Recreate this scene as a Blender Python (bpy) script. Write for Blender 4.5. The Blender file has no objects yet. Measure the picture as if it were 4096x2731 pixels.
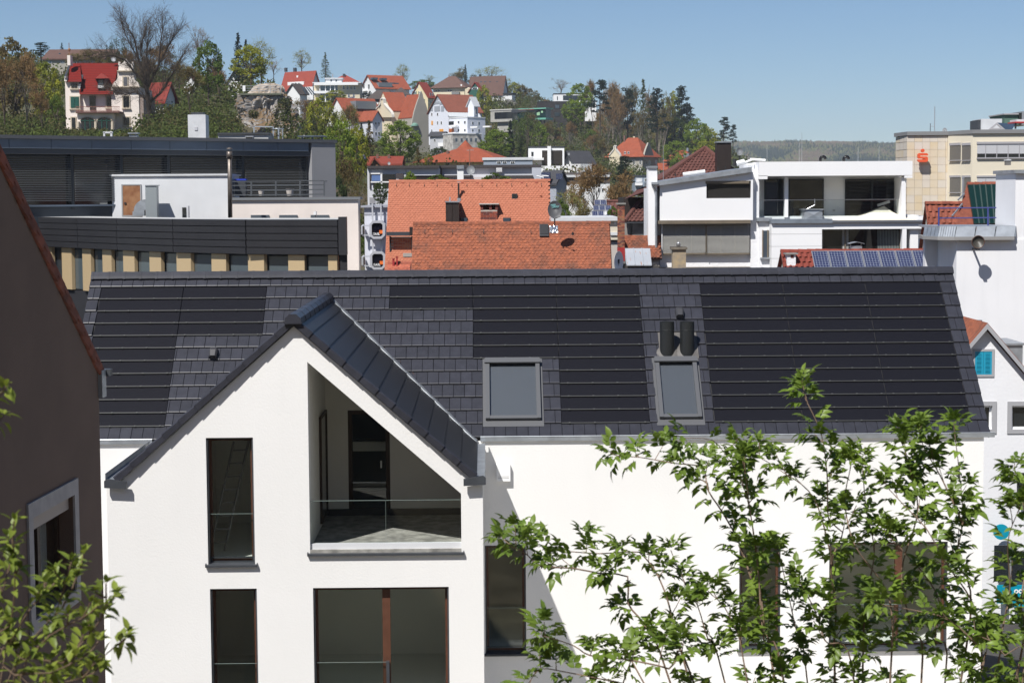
import bpy, bmesh, math, random
from math import sin, cos, tan, pi, radians, atan2, sqrt
from mathutils import Vector, Matrix, noise
from mathutils.geometry import tessellate_polygon

# ------------------------------------------------------------------ camera, sky, sun, exposure
SC = bpy.context.scene
COL = SC.collection
CAMZ = 13.0
FPX = 7400.0                      # focal length in pixels of the 4096 px wide photograph
HAZE = 0.0001
PITCH, ROLL = radians(4.56), -0.0062
SUN_AZ, SUN_EL = radians(32), radians(53)   # the sun stands behind the camera, to its left

cam_d = bpy.data.cameras.new('camera'); cam = bpy.data.objects.new('camera', cam_d); COL.objects.link(cam)
cam_d.sensor_width = 36.0; cam_d.lens = FPX / 4096 * 36.0
cam_d.clip_start = 0.2; cam_d.clip_end = 12000
CAMM = Matrix.Translation((0, 0, CAMZ)) @ Matrix.Rotation(pi / 2 - PITCH, 4, 'X') @ Matrix.Rotation(ROLL, 4, 'Z')
cam.matrix_world = CAMM
cam_d.dof.use_dof = True; cam_d.dof.focus_distance = 42.0; cam_d.dof.aperture_fstop = 9.0
SC.camera = cam

world = bpy.data.worlds.new('World'); SC.world = world; world.use_nodes = True
wn = world.node_tree
bg = wn.nodes['Background']; bg.inputs['Strength'].default_value = 0.069
sky = wn.nodes.new('ShaderNodeTexSky'); sky.sky_type = 'NISHITA'; sky.sun_disc = False
sky.sun_elevation = SUN_EL; sky.sun_rotation = pi + SUN_AZ
sky.altitude = 1500; sky.air_density = 1.0; sky.dust_density = 0.15; sky.ozone_density = 7.0
wn.links.new(sky.outputs[0], bg.inputs[0])

sun_d = bpy.data.lights.new('sun', 'SUN'); sun_d.energy = 5.0; sun_d.angle = radians(0.53); sun_d.color = (1.0, 0.97, 0.93)
sun = bpy.data.objects.new('sun', sun_d); COL.objects.link(sun)
SUNDIR = Vector((sin(SUN_AZ) * cos(SUN_EL), cos(SUN_AZ) * cos(SUN_EL), -sin(SUN_EL)))
sun.rotation_euler = SUNDIR.to_track_quat('-Z', 'Y').to_euler()

vs = SC.view_settings
vs.view_transform = 'Standard'; vs.look = 'None'; vs.exposure = 0.30; vs.gamma = 1.0; vs.use_curve_mapping = False
SC.cycles.max_bounces = 8; SC.cycles.diffuse_bounces = 5; SC.cycles.transparent_max_bounces = 12; SC.cycles.volume_bounces = 0
SC.cycles.use_denoising = True

# ------------------------------------------------------------------ helpers
def ray(u, v):
    d = CAMM.to_3x3() @ Vector(((u - 2048) / FPX, -(v - 1365.5) / FPX, -1))
    return Vector((0, 0, CAMZ)), d
def px(u, v, y):
    o, d = ray(u, v); return o + d * (y / d.y)

class MB:
    def __init__(s): s.v = []; s.f = []
    def add(s, vs, fs):
        n = len(s.v); s.v.extend(tuple(p) for p in vs); s.f.extend(tuple(i + n for i in f) for f in fs); return s
    def box(s, x0, x1, y0, y1, z0, z1):
        return s.add([(x0,y0,z0),(x1,y0,z0),(x1,y1,z0),(x0,y1,z0),(x0,y0,z1),(x1,y0,z1),(x1,y1,z1),(x0,y1,z1)],
                     [(0,3,2,1),(4,5,6,7),(0,1,5,4),(1,2,6,5),(2,3,7,6),(3,0,4,7)])
    def quad(s, *p): return s.add(p, [tuple(range(len(p)))])
    def loft(s, rings, caps=True, closed=True):
        n = len(rings[0]); b = len(s.v)
        for r in rings: s.v.extend(tuple(p) for p in r)
        for i in range(len(rings) - 1):
            for j in range(n if closed else n - 1):
                k = (j + 1) % n
                s.f.append((b+i*n+j, b+i*n+k, b+(i+1)*n+k, b+(i+1)*n+j))
        if caps:
            s.f.append(tuple(b + j for j in range(n))[::-1]); e = b + (len(rings)-1)*n
            s.f.append(tuple(e + j for j in range(n)))
        return s
    def prism(s, pts, axis, a, b):
        m = {'x': lambda p, t: (t, p[0], p[1]), 'y': lambda p, t: (p[0], t, p[1]), 'z': lambda p, t: (p[0], p[1], t)}[axis]
        return s.loft([[m(p, a) for p in pts], [m(p, b) for p in pts]])
    def bar(s, p, q, w, h=None, up=(0, 0, 1)):
        p, q = Vector(p), Vector(q); h = h or w; d = (q - p).normalized()
        x = d.cross(Vector(up))
        if x.length < 1e-4: x = d.cross(Vector((0, 1, 0)))
        x.normalize(); z = x.cross(d); x *= w/2; z *= h/2
        return s.loft([[p-x-z, p+x-z, p+x+z, p-x+z], [q-x-z, q+x-z, q+x+z, q-x+z]])
    def tube(s, pts, rad, n=8, caps=True):
        pts = [Vector(p) for p in pts]
        rad = rad if isinstance(rad, (list, tuple)) else [rad] * len(pts)
        rings = []; ux = None
        for i, p in enumerate(pts):
            d = (pts[min(i+1, len(pts)-1)] - pts[max(i-1, 0)]).normalized()
            if ux is None:
                ux = d.cross(Vector((0, 0, 1)))
                if ux.length < 1e-3: ux = d.cross(Vector((0, 1, 0)))
            ux = (ux - d * ux.dot(d)).normalized(); uy = d.cross(ux)
            rings.append([p + (ux * cos(2*pi*j/n) + uy * sin(2*pi*j/n)) * rad[i] for j in range(n)])
        return s.loft(rings, caps)
    def lathe(s, prof, n=16, c=(0, 0, 0), axis='z'):
        m = {'z': lambda r, a, h: (c[0]+r*cos(a), c[1]+r*sin(a), c[2]+h), 'y': lambda r, a, h: (c[0]+r*cos(a), c[1]+h, c[2]+r*sin(a)),
             'x': lambda r, a, h: (c[0]+h, c[1]+r*cos(a), c[2]+r*sin(a))}[axis]
        return s.loft([[m(r, 2*pi*j/n, h) for j in range(n)] for r, h in prof])
    def wall(s, outer, holes, y, t):
        # a vertical wall in the XZ plane at Y=y, t thick, with real openings
        polys = [outer] + holes
        flat = [p for q in polys for p in q]
        tris = tessellate_polygon([[Vector((p[0], p[1], 0)) for p in q] for q in polys])
        b = len(s.v); n = len(flat)
        s.v.extend((p[0], y, p[1]) for p in flat); s.v.extend((p[0], y + t, p[1]) for p in flat)
        for a in tris:
            s.f.append(tuple(b + i for i in a)); s.f.append(tuple(b + n + i for i in reversed(a)))
        k = 0
        for q in polys:
            for i in range(len(q)):
                j = (i + 1) % len(q); s.f.append((b+k+i, b+k+j, b+n+k+j, b+n+k+i))
            k += len(q)
        return s
    def mesh(s, name, mats, smooth=False):
        me = bpy.data.meshes.new(name); me.from_pydata(s.v, [], s.f)
        for m in (mats if isinstance(mats, (list, tuple)) else [mats]): me.materials.append(m)
        bm = bmesh.new(); bm.from_mesh(me); bmesh.ops.recalc_face_normals(bm, faces=bm.faces[:]); bm.to_mesh(me); bm.free()
        if smooth: me.polygons.foreach_set('use_smooth', [True] * len(me.polygons))
        me.update(); return me

def rq(x0, x1, z0, z1): return [(x0, z0), (x1, z0), (x1, z1), (x0, z1)]
def link(name, me, parent=None):
    o = bpy.data.objects.new(name, me); COL.objects.link(o)
    if parent is not None: o.parent = parent
    return o
def tag(o, label=None, cat=None, group=None, kind=None):
    for k, v in (('label', label), ('category', cat), ('group', group), ('kind', kind)):
        if v: o[k] = v
    return o
def inst(name, me, parent=None, loc=(0, 0, 0), rot=(0, 0, 0), scale=None):
    o = link(name, me, parent); o.location = loc; o.rotation_euler = rot
    if scale: o.scale = scale if isinstance(scale, (tuple, list)) else (scale,) * 3
    return o

class B:
    """a thing: an Empty at its base; parts are its children, built in its own metres"""
    def __init__(s, name, label, cat, loc, rz=0, group=None, kind=None):
        s.o = bpy.data.objects.new(name, None); COL.objects.link(s.o); s.o.empty_display_size = .2
        s.o.location = loc; s.o.rotation_euler = (0, 0, radians(rz))
        tag(s.o, label, cat, group, kind)
        s.M = Matrix.Translation(loc) @ Matrix.Rotation(radians(rz), 4, 'Z'); s.I = s.M.inverted()
    def lray(s, u, v):
        o, d = ray(u, v); return s.I @ o, s.I.to_3x3() @ d
    def fy(s, u, v, y=0):
        o, d = s.lray(u, v); t = (y - o.y) / d.y; p = o + d*t; return p.x, p.z
    def fx(s, u, v, x=0):
        o, d = s.lray(u, v); t = (x - o.x) / d.x; p = o + d*t; return p.y, p.z
    def hit(s, u, v, p0, n):
        o, d = s.lray(u, v); n = Vector(n); t = (Vector(p0) - o).dot(n) / d.dot(n); return o + d*t
    def rect(s, u0, u1, v0, v1, y=0):
        um, vm = (u0+u1)/2, (v0+v1)/2
        return s.fy(u0, vm, y)[0], s.fy(u1, vm, y)[0], s.fy(um, v1, y)[1], s.fy(um, v0, y)[1]
    def rectx(s, u0, u1, v0, v1, x=0):
        um, vm = (u0+u1)/2, (v0+v1)/2
        a, b = s.fx(u0, vm, x)[0], s.fx(u1, vm, x)[0]
        return min(a, b), max(a, b), s.fx(um, v1, x)[1], s.fx(um, v0, x)[1]
    def add(s, name, mb, mat, parent=None, smooth=False, label=None, kind=None):
        o = link(name, mb.mesh(name, mat, smooth), parent or s.o)
        if label: o['label'] = label
        if kind: o['kind'] = kind
        return o
    def box(s, name, mat, x0, x1, y0, y1, z0, z1, parent=None):
        return s.add(name, MB().box(x0, x1, y0, y1, z0, z1), mat, parent)

# ------------------------------------------------------------------ materials
MATS = {}
def M(name, col, rough=.8, var=0.0, vs=1.0, bump=0.0, bs=30.0, metal=0.0, spec=.4, rand=0.0, col2=None, streak=0.0, coat=0.0, trans=0.0):
    if name in MATS: return MATS[name]
    m = bpy.data.materials.new(name); m.use_nodes = True; nt = m.node_tree; N = nt.nodes; Lk = nt.links
    p = N['Principled BSDF']
    p.inputs['Roughness'].default_value = rough; p.inputs['Metallic'].default_value = metal
    p.inputs['Specular IOR Level'].default_value = spec; p.inputs['Coat Weight'].default_value = coat
    c = (*col, 1); src = None
    geo = N.new('ShaderNodeNewGeometry')
    def noise_n(scale, det=4, vec=None):
        t = N.new('ShaderNodeTexNoise'); t.inputs['Scale'].default_value = scale; t.inputs['Detail'].default_value = det
        Lk.new(vec or geo.outputs['Position'], t.inputs['Vector']); return t.outputs['Fac']
    def ramp(fac, a, b):
        r = N.new('ShaderNodeMapRange'); r.inputs['From Min'].default_value = a; r.inputs['From Max'].default_value = b
        Lk.new(fac, r.inputs['Value']); return r.outputs[0]
    def mix(fac, a, b, mode='MIX'):
        x = N.new('ShaderNodeMix'); x.data_type = 'RGBA'; x.blend_type = mode
        if isinstance(fac, float): x.inputs[0].default_value = fac
        else: Lk.new(fac, x.inputs[0])
        for q, i in ((a, 6), (b, 7)):
            if isinstance(q, tuple): x.inputs[i].default_value = q
            else: Lk.new(q, x.inputs[i])
        return x.outputs[2]
    src = c
    if var or col2:
        d = (*(col2 or tuple(x*(1-var) for x in col)), 1)
        src = mix(ramp(noise_n(vs, 6), .35, .65), src, d)
    if streak:
        mp = N.new('ShaderNodeMapping'); mp.inputs['Scale'].default_value = (1.6, 1.6, .12); Lk.new(geo.outputs['Position'], mp.inputs[0])
        f = ramp(noise_n(2.2, 5, mp.outputs[0]), .5, .8)
        k = N.new('ShaderNodeMath'); k.operation = 'MULTIPLY'; k.inputs[1].default_value = streak; Lk.new(f, k.inputs[0])
        src = mix(k.outputs[0], src, tuple(x*.55 for x in col) + (1,))
    if rand:
        oi = N.new('ShaderNodeObjectInfo')
        r = N.new('ShaderNodeMapRange'); r.inputs['To Min'].default_value = 1-rand; r.inputs['To Max'].default_value = 1+rand
        Lk.new(oi.outputs['Random'], r.inputs['Value'])
        cb = N.new('ShaderNodeCombineColor'); [Lk.new(r.outputs[0], cb.inputs[i]) for i in range(3)]
        src = mix(1.0, src, cb.outputs[0], 'MULTIPLY')
    if isinstance(src, tuple): p.inputs['Base Color'].default_value = src
    else: Lk.new(src, p.inputs['Base Color'])
    if bump:
        b = N.new('ShaderNodeBump'); b.inputs['Strength'].default_value = bump; b.inputs['Distance'].default_value = .02
        Lk.new(noise_n(bs, 3), b.inputs['Height']); Lk.new(b.outputs[0], p.inputs['Normal'])
    if trans:
        t = N.new('ShaderNodeBsdfTranslucent')
        if isinstance(src, tuple): t.inputs[0].default_value = src
        else: Lk.new(src, t.inputs[0])
        ms = N.new('ShaderNodeMixShader'); ms.inputs[0].default_value = trans
        Lk.new(p.outputs[0], ms.inputs[1]); Lk.new(t.outputs[0], ms.inputs[2]); Lk.new(ms.outputs[0], N['Material Output'].inputs[0])
    MATS[name] = m; return m
def clear(name, tint=(.96, .975, .965), fres=1.65):
    if name in MATS: return MATS[name]
    m = bpy.data.materials.new(name); m.use_nodes = True; nt = m.node_tree; N = nt.nodes; Lk = nt.links
    N.remove(N['Principled BSDF'])
    t = N.new('ShaderNodeBsdfTransparent'); t.inputs[0].default_value = (*tint, 1)
    g = N.new('ShaderNodeBsdfGlossy'); g.inputs['Roughness'].default_value = 0.0
    # Schlick reflectance, the same from both sides of the pane
    lw = N.new('ShaderNodeLayerWeight'); lw.inputs[0].default_value = .5; pw = N.new('ShaderNodeMath'); pw.operation = 'POWER'; pw.inputs[1].default_value = 5; Lk.new(lw.outputs['Facing'], pw.inputs[0])
    f0 = ((fres-1)/(fres+1))**2; f = N.new('ShaderNodeMath'); f.operation = 'MULTIPLY_ADD'; f.inputs[1].default_value = 1-f0; f.inputs[2].default_value = f0; Lk.new(pw.outputs[0], f.inputs[0])
    x = N.new('ShaderNodeMixShader'); Lk.new(f.outputs[0], x.inputs[0]); Lk.new(t.outputs[0], x.inputs[1]); Lk.new(g.outputs[0], x.inputs[2])
    Lk.new(x.outputs[0], N['Material Output'].inputs[0]); MATS[name] = m; return m
def lined(name, col, col2, scale, axis='Z', rough=.4, width=.25, coord='Object', spec=.5, bump=.0, metal=0.0):
    # fine printed lines or ribs along one axis of the piece
    if name in MATS: return MATS[name]
    m = M(name, col, rough, spec=spec, metal=metal); nt = m.node_tree; N = nt.nodes; Lk = nt.links
    tc = N.new('ShaderNodeTexCoord'); w = N.new('ShaderNodeTexWave'); w.bands_direction = axis; w.inputs['Scale'].default_value = scale
    Lk.new(tc.outputs[coord], w.inputs['Vector'])
    r = N.new('ShaderNodeMapRange'); r.inputs['From Min'].default_value = 1 - width; Lk.new(w.outputs['Fac'], r.inputs['Value'])
    x = N.new('ShaderNodeMix'); x.data_type = 'RGBA'; x.inputs[6].default_value = (*col, 1); x.inputs[7].default_value = (*col2, 1)
    Lk.new(r.outputs[0], x.inputs[0]); Lk.new(x.outputs[2], N['Principled BSDF'].inputs['Base Color'])
    if bump:
        b = N.new('ShaderNodeBump'); b.inputs['Strength'].default_value = bump; b.inputs['Distance'].default_value = .01
        Lk.new(w.outputs['Fac'], b.inputs['Height']); Lk.new(b.outputs[0], N['Principled BSDF'].inputs['Normal'])
    return m

plaster = M('white_plaster', (.80, .79, .765), .9, var=.05, vs=.35, bump=.16, bs=26, streak=.05)
plaster2 = M('white_plaster_blue', (.80, .80, .81), .9, var=.05, vs=.5, streak=.1)
zinc = M('zinc', (.42, .45, .48), .42, var=.25, vs=3, metal=.55, spec=.5)
alu = M('aluminium', (.55, .56, .58), .35, metal=.7)
anthr = M('anthracite_metal', (.055, .06, .068), .45, var=.2, vs=4)
dtile = M('dark_engobed_tile', (.033, .034, .044), .40, var=.2, vs=6, spec=.42, rand=.14)
brownf = M('brown_window_frame', (.11, .045, .025), .5, var=.2, vs=8)
blackm = M('black_membrane', (.02, .02, .022), .7)
glass = clear('window_glass')
railglass = clear('rail_glass', (.93, .955, .945), 1.45)
dpane = M('dark_pane', (.015, .019, .022), .06, spec=.9)
bpane = M('bluish_pane', (.05, .07, .09), .08, spec=.9)
whitep = M('white_paint', (.80, .80, .79), .55)
roomg = M('room_grey', (.74, .74, .69), .9)
concrete = M('raw_concrete', (.27, .265, .25), .9, var=.35, vs=2.2, bump=.3, bs=40)
ORD = 'first second third fourth fifth sixth seventh eighth ninth tenth eleventh twelfth'.split()
# ------------------------------------------------------------------ the white house with the dark solar roof
O0 = px(1177, 1900, 34.6)
HS = B('solar_roof_house', 'white plastered house with dark solar tile roof and projecting pointed gable', 'house', (O0.x, O0.y, 0), 0.85)
YW = 4.62                                     # the main wall stands this far behind the gable front
def hx(u, v, y): return HS.fy(u, v, y)[0]
def hz(u, v, y): return HS.fy(u, v, y)[1]
ZER = hz(1900, 1893, 0)
gx0, gx1 = hx(432, 2200, 0), hx(1933, 2200, 0)
gxc = hx(1178, 1500, 0); zapx = hz(1177, 1296, 0)
GS = radians(41.4)                            # slope of the gable roof
xke = hx(1884, 1900, 0); zge = zapx - (xke - gxc) * tan(GS)   # the slope ends short of the corner, under the gutter
GS0 = 0
# main roof plane
FI = radians(44.5); YE = YW - .008; ZE = hz(2600, 1747, YE)
up = Vector((0, cos(FI), sin(FI))); nr = Vector((0, -sin(FI), cos(FI)))
def roofpt(u, v): return HS.hit(u, v, (0, YE, ZE), nr)
pr = roofpt(2200, 1094); YR, ZR = pr.y, pr.z
SL = sqrt((YR-YE)**2 + (ZR-ZE)**2); CR = SL / 13
rx0 = roofpt(369, 1106).x; rx1 = roofpt(3788, 1082).x + .1
print('roof', YR, ZR, 'course', CR, 'x', rx0, rx1, 'eave x chk', roofpt(237, 1760).x, roofpt(3985, 1738).x, 'gable', gx0, gx1, zapx, zge)
wx0, wx1 = rx0 + .2, rx1 - .12
zmw = ZE - .055                                # top of the main wall
def rect(u0, u1, v0, v1, y): return HS.rect(u0, u1, v0, v1, y)
F_ST = 2.88
# openings
wA = rect(828, 1016, 1750, 2256, 0); wB = rect(840, 1027, 2366, 2366, 0); wB = (wB[0], wB[1], wA[2]-F_ST, wA[3]-F_ST)
wD = rect(1252, 1795, 2360, 2360, 0); wD = (wD[0], wD[1], wB[2], wB[3])
lg = [HS.fy(*p) for p in ((1240, 2212, 0), (1846, 2200, 0), (1844, 1973, 0), (1229, 1447, 0))]
lg[0] = (lg[3][0], lg[0][1]); lg[1] = (lg[2][0], lg[0][1])
wE = rect(1941, 2104, 2180, 2612, YW); wF = rect(2957, 3122, 2172, 2595, YW); wG = rect(3316, 3789, 2167, 2592, YW)
outer = [(gx0, 0), (gx1, 0), (gx1, zge), (xke, zge), (gxc, zapx), (2*gxc-xke, zge), (gx0, zge)]
mb = MB().wall(outer, [rq(*wA), rq(*wB), rq(*wD), lg], 0, .36)
HS.add('gable_wall', mb, plaster)
mb = MB()
mb.box(gx0, gx0+.36, .36, YW+1.0, 0, zge).box(gx1-.36, gx1, .36, YW, 0, zge)
HS.add('gable_side_wall', mb, plaster)
mb = MB().wall([(wx0, 0), (wx1, 0), (wx1, zmw), (wx0, zmw)],
               [rq(*wE), rq(*wF), rq(*wG), rq(gx0+.4, gx1-.4, .2, zmw-.2)], YW, .36)
HS.add('main_wall', mb, plaster)
YB = 2*YR - YW
mb = MB()
for xa, xb in ((wx0, wx0+.3), (wx1-.3, wx1)):
    mb.prism([(YW+.36, 0), (YB, 0), (YB, zmw), (YR, ZR-.2), (YW+.36, zmw+.1)], 'x', xa, xb)
mb.box(wx0+.3, wx1-.3, YB-.3, YB, 0, zmw)
HS.add('end_wall', mb, plaster)

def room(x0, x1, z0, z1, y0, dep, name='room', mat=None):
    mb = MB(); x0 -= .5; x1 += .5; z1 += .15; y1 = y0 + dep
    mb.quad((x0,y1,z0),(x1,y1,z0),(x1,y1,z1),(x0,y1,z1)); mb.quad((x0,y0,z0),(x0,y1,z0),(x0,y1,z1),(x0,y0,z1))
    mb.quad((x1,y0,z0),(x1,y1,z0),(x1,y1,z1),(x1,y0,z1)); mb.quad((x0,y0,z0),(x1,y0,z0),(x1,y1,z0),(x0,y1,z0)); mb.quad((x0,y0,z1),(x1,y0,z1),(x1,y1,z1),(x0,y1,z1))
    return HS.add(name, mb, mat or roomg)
def sill(x0, x1, z, y, parent, mat=None):
    mb = MB().prism([(y-.07, z-.045), (y-.07, z-.005), (y+.17, z+.02), (y+.17, z-.03)], 'x', x0-.04, x1+.04)
    for xs in (x0-.05, x1+.035): mb.prism([(y-.07, z-.045), (y-.07, z+.01), (y+.02, z+.03), (y+.02, z-.045)], 'x', xs, xs+.015)
    HS.add('sill', mb, mat or anthr, parent)
def frame_mb(x0, x1, z0, z1, y0, y1, w):
    return MB().box(x0, x0+w, y0, y1, z0, z1).box(x1-w, x1, y0, y1, z0, z1).box(x0+w, x1-w, y0, y1, z1-w, z1).box(x0+w, x1-w, y0, y1, z0, z0+w)
def house_window(r, y, split=None, label=None, rail=True, dep=4.2, rail_h=.95):
    x0, x1, z0, z1 = r; yf = y + .17
    mb = frame_mb(x0, x1, z0, z1, yf, yf+.09, .075)
    if split: xs = x0 + (x1-x0)*split; mb.box(xs-.075, xs+.075, yf-.02, yf+.09, z0+.075, z1-.075)
    w = HS.add('window', mb, brownf, label=label)
    mb = MB().box(x0, x0+.03, y+.03, yf-.005, z0, z1).box(x1-.03, x1, y+.03, yf-.005, z0, z1).box(x0+.03, x1-.03, y+.1, yf-.005, z1-.04, z1)
    HS.add('guide_rail', mb, anthr, w)
    HS.add('lower_frame', frame_mb(x0+.03, x1-.03, z0+.01, z0+.12, yf-.04, yf-.004, .03), anthr, w)
    if split:
        HS.box('pane', glass, x0+.07, xs-.05, yf+.04, yf+.055, z0+.07, z1-.07, w); HS.box('pane', glass, xs+.05, x1-.07, yf+.04, yf+.055, z0+.07, z1-.07, w)
    else: HS.box('pane', glass, x0+.07, x1-.07, yf+.04, yf+.055, z0+.07, z1-.07, w)
    sill(x0, x1, z0, y, w)
    if rail:
        xr = xs+.0 if split else x1-.03
        HS.box('railing_pane', railglass, x0+.03, xr, yf-.10, yf-.084, z0+.1, z0+rail_h, w)
        HS.box('glass_edge', M('glass_edge', (.18, .23, .21), .3), x0+.03, xr, yf-.101, yf-.083, z0+rail_h, z0+rail_h+.006, w)
        if split: HS.box('railing_post', anthr, xr-.01, xr+.05, yf-.11, yf-.05, z0+.1, z0+rail_h+.02, w)
    room(x0, x1, z0-.02, z1, y+.37, dep)
    return w
house_window(wA, 0); house_window(wB, 0)
house_window(wD, 0, .535)
house_window(wE, YW, rail_h=.98); house_window(wF, YW); house_window(wG, YW, .6)
# loggia
lx0, lx1 = lg[0][0], lg[1][0]; lz0 = lg[0][1]; LD = 3.75
soff = lambda x: lg[3][1] + (x - lg[3][0]) * (lg[2][1]-lg[3][1]) / (lg[2][0]-lg[3][0])
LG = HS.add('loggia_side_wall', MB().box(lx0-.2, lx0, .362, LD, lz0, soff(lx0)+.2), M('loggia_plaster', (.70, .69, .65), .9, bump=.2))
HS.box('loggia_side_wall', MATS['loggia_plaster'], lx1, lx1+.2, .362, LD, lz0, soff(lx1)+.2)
dr = rect(1393, 1560, 1640, 2053, LD); 
zf = hz(1450, 2060, LD); zf = max(zf, lz0-.25)
HS.box('loggia_floor', M('loggia_concrete', (.34, .33, .30), .8, var=.5, vs=5, bump=.3, bs=40), lx0, lx1, .0, LD, zf-.1, zf)
HS.box('loggia_skirting', blackm, lx0+.002, lx1-.002, LD-.03, LD-.001, zf+.001, zf+.14)
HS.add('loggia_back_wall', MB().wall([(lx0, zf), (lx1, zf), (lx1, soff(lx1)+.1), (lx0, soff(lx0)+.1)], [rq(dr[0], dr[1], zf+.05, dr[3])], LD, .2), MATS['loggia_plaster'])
mb = MB(); mb.loft([[(lx0-.1, .362, soff(lx0-.1)+.02), (lx1+.1, .362, soff(lx1+.1)+.02), (lx1+.1, .362, soff(lx1+.1)+.1), (lx0-.1, .362, soff(lx0-.1)+.1)],
                    [(lx0-.1, LD, soff(lx0-.1)+.02), (lx1+.1, LD, soff(lx1+.1)+.02), (lx1+.1, LD, soff(lx1+.1)+.1), (lx0-.1, LD, soff(lx0-.1)+.1)]])
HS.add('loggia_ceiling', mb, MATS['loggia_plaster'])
ld = HS.add('loggia_door', frame_mb(dr[0], dr[1], zf+.06, dr[3], LD+.02, LD+.1, .09), M('dark_brown_frame', (.035, .018, .012), .5))
HS.box('pane', glass, dr[0]+.09, dr[1]-.09, LD+.05, LD+.07, zf+.15, dr[3]-.09, ld)
HS.box('handle', alu, dr[1]-.2, dr[1]-.17, LD-.03, LD+.02, zf+1.0, zf+1.15, ld)
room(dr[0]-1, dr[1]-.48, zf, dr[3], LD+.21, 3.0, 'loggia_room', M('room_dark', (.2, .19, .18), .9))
ls = HS.add('side_glazing', frame_mb(2.2, 3.6, zf+.1, zf+2.25, 0, 1, .05), MATS['dark_brown_frame'])
ls.data.transform(Matrix(((0, .05, 0, lx0+.002), (1, 0, 0, 0), (0, 0, 1, 0), (0, 0, 0, 1))))
HS.box('pane', M('grey_pane', (.12, .13, .12), .12, spec=.8), lx0+.004, lx0+.03, 2.25, 3.55, zf+.15, zf+2.2, ls)
lr = HS.box('loggia_rail', M('alu_bright', (.72, .73, .75), .45, metal=.2), lx0, lx1, .06, .16, lz0+.02, lz0+.17)
xm = (lx0+lx1)/2
gedge = M('glass_edge', (.18, .23, .21), .3)
for xa, xb in ((lx0+.01, xm-.006), (xm+.006, lx1-.01)): HS.box('rail_pane', railglass, xa, xb, .10, .117, lz0+.17, lz0+.98, lr); HS.box('glass_edge', gedge, xa, xb, .099, .118, lz0+.98, lz0+.987, lr)
HS.box('glass_edge', gedge, xm-.002, xm+.002, .101, .116, lz0+.17, lz0+.98, lr)
sill(lx0, lx1, lz0, 0, lr)

# --- main roof body and coverings
def RP(x, s, n=0.0):                      # point on the roof: x along the eave, s up the slope, n above it
    p = Vector((x, YE, ZE)) + up*s + nr*n; return p
mb = MB()
mb.loft([[RP(rx0+.05, .03, -.12), RP(rx1-.05, .03, -.12), RP(rx1-.05, .03, -.01), RP(rx0+.05, .03, -.01)],
         [RP(rx0+.05, SL-.02, -.12), RP(rx1-.05, SL-.02, -.12), RP(rx1-.05, SL-.02, -.01), RP(rx0+.05, SL-.02, -.01)]])
roof = HS.add('roof', mb, blackm)
upb = Vector((0, cos(FI), -sin(FI)))
HS.add('rear_roof', MB().quad(Vector((rx0, YR, ZR+.02)), Vector((rx1, YR, ZR+.02)), Vector((rx1, YR, ZR+.02))+upb*SL, Vector((rx0, YR, ZR+.02))+upb*SL), dtile)
def tile_mesh(name, w, mat, L, th=.022, lift=.035, lip=.014):
    mb = MB()      # local: x across, y up the slope, z off the roof; the lower end rides on the course below
    prof = [(0, lift-th*.6), (0.0, lift+th*.25), (lip*.45, lift+th*.8), (lip*1.5, lift+th), (L, th*.6), (L, 0)]
    mb.prism(prof, 'x', .005, w-.005)
    return mb.mesh(name, mat)
TW = .2425
TL = CR + .055
TM = {}
def tmesh(w):
    k = round(w, 3)
    if k not in TM: TM[k] = tile_mesh('roof_tile', k, dtile, TL)
    return TM[k]
NT = [0]
def tile(x, w, row):
    if w < .03: return
    NT[0] += 1
    p = RP(x, row*CR)
    o = inst('roof_tile', tmesh(w), roof, p, (FI + random.uniform(-.009, .009), random.uniform(-.008, .008), random.uniform(-.005, .005)))
random.seed(5)
pvm = lined('solar_tile', (.0048, .005, .0085), (.012, .012, .017), 22.0, 'Y', .5, .22, spec=.16)
# solar fields: (u0, u1) pixel bounds read on a row, turned into metres along the eave
def ux(u, v): return roofpt(u, v).x
fL = [ux(402, 1180), ux(732, 1178), ux(1066, 1178)]
fM = [ux(1559, 1172), ux(1892, 1172), ux(2224, 1170), ux(2556, 1166)]
fR = [ux(2800, 1160), ux(3132, 1157), ux(3462, 1154), ux(3762, 1150)]
PM = {}
def panel(xa, xb, row):
    k = round(xb-xa, 3)
    if k not in PM:
        PM[k] = (tile_mesh('solar_panel', k-.008, pvm, TL, .018, .03), )
        mb = MB().box(0, k-.008, -.012, .004, .032, .05)
        for q in range(4): c = k*(.09 + q*.285); mb.box(c-.02, c+.02, -.022, .012, .03, .062)
        PM[k] += (mb.mesh('solar_panel_rail', M('rail_metal', (.06, .062, .06), .55, metal=.3)),)
    o = inst('solar_panel', PM[k][0], roof, RP(xa+.004, row*CR), (FI, 0, 0))
    inst('panel_rail', PM[k][1], o)
def cover(row):                               # solar spans of a row, counted from the eave (row 0) to the ridge (row 12)
    r = 12 - row; out = []
    if 1 <= r <= 11:
        out += [(fL[0], fL[1])]
        if r <= 4: out += [(fL[1], fL[2])]
        if r <= 2: out += [(fM[0], fM[1])]
        if r <= 6: out += [(fM[1], fM[2])]
        out += [(fM[2], fM[3])]
        out += [(fR[i], fR[i+1]) for i in range(3)]
    return out
sky1 = (ux(1931, 1580), ux(2172, 1580)); sky2 = (ux(2618, 1580), ux(2808, 1580))
pipes = (ux(2632, 1350), ux(2786, 1350))
def gable_limit(row):                          # where the gable roof meets this course
    z = ZE + (row+.5)*CR*sin(FI); h = zapx + .12 - z
    return (gxc - h/tan(GS), gxc + h/tan(GS)) if h > 0 else None
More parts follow.
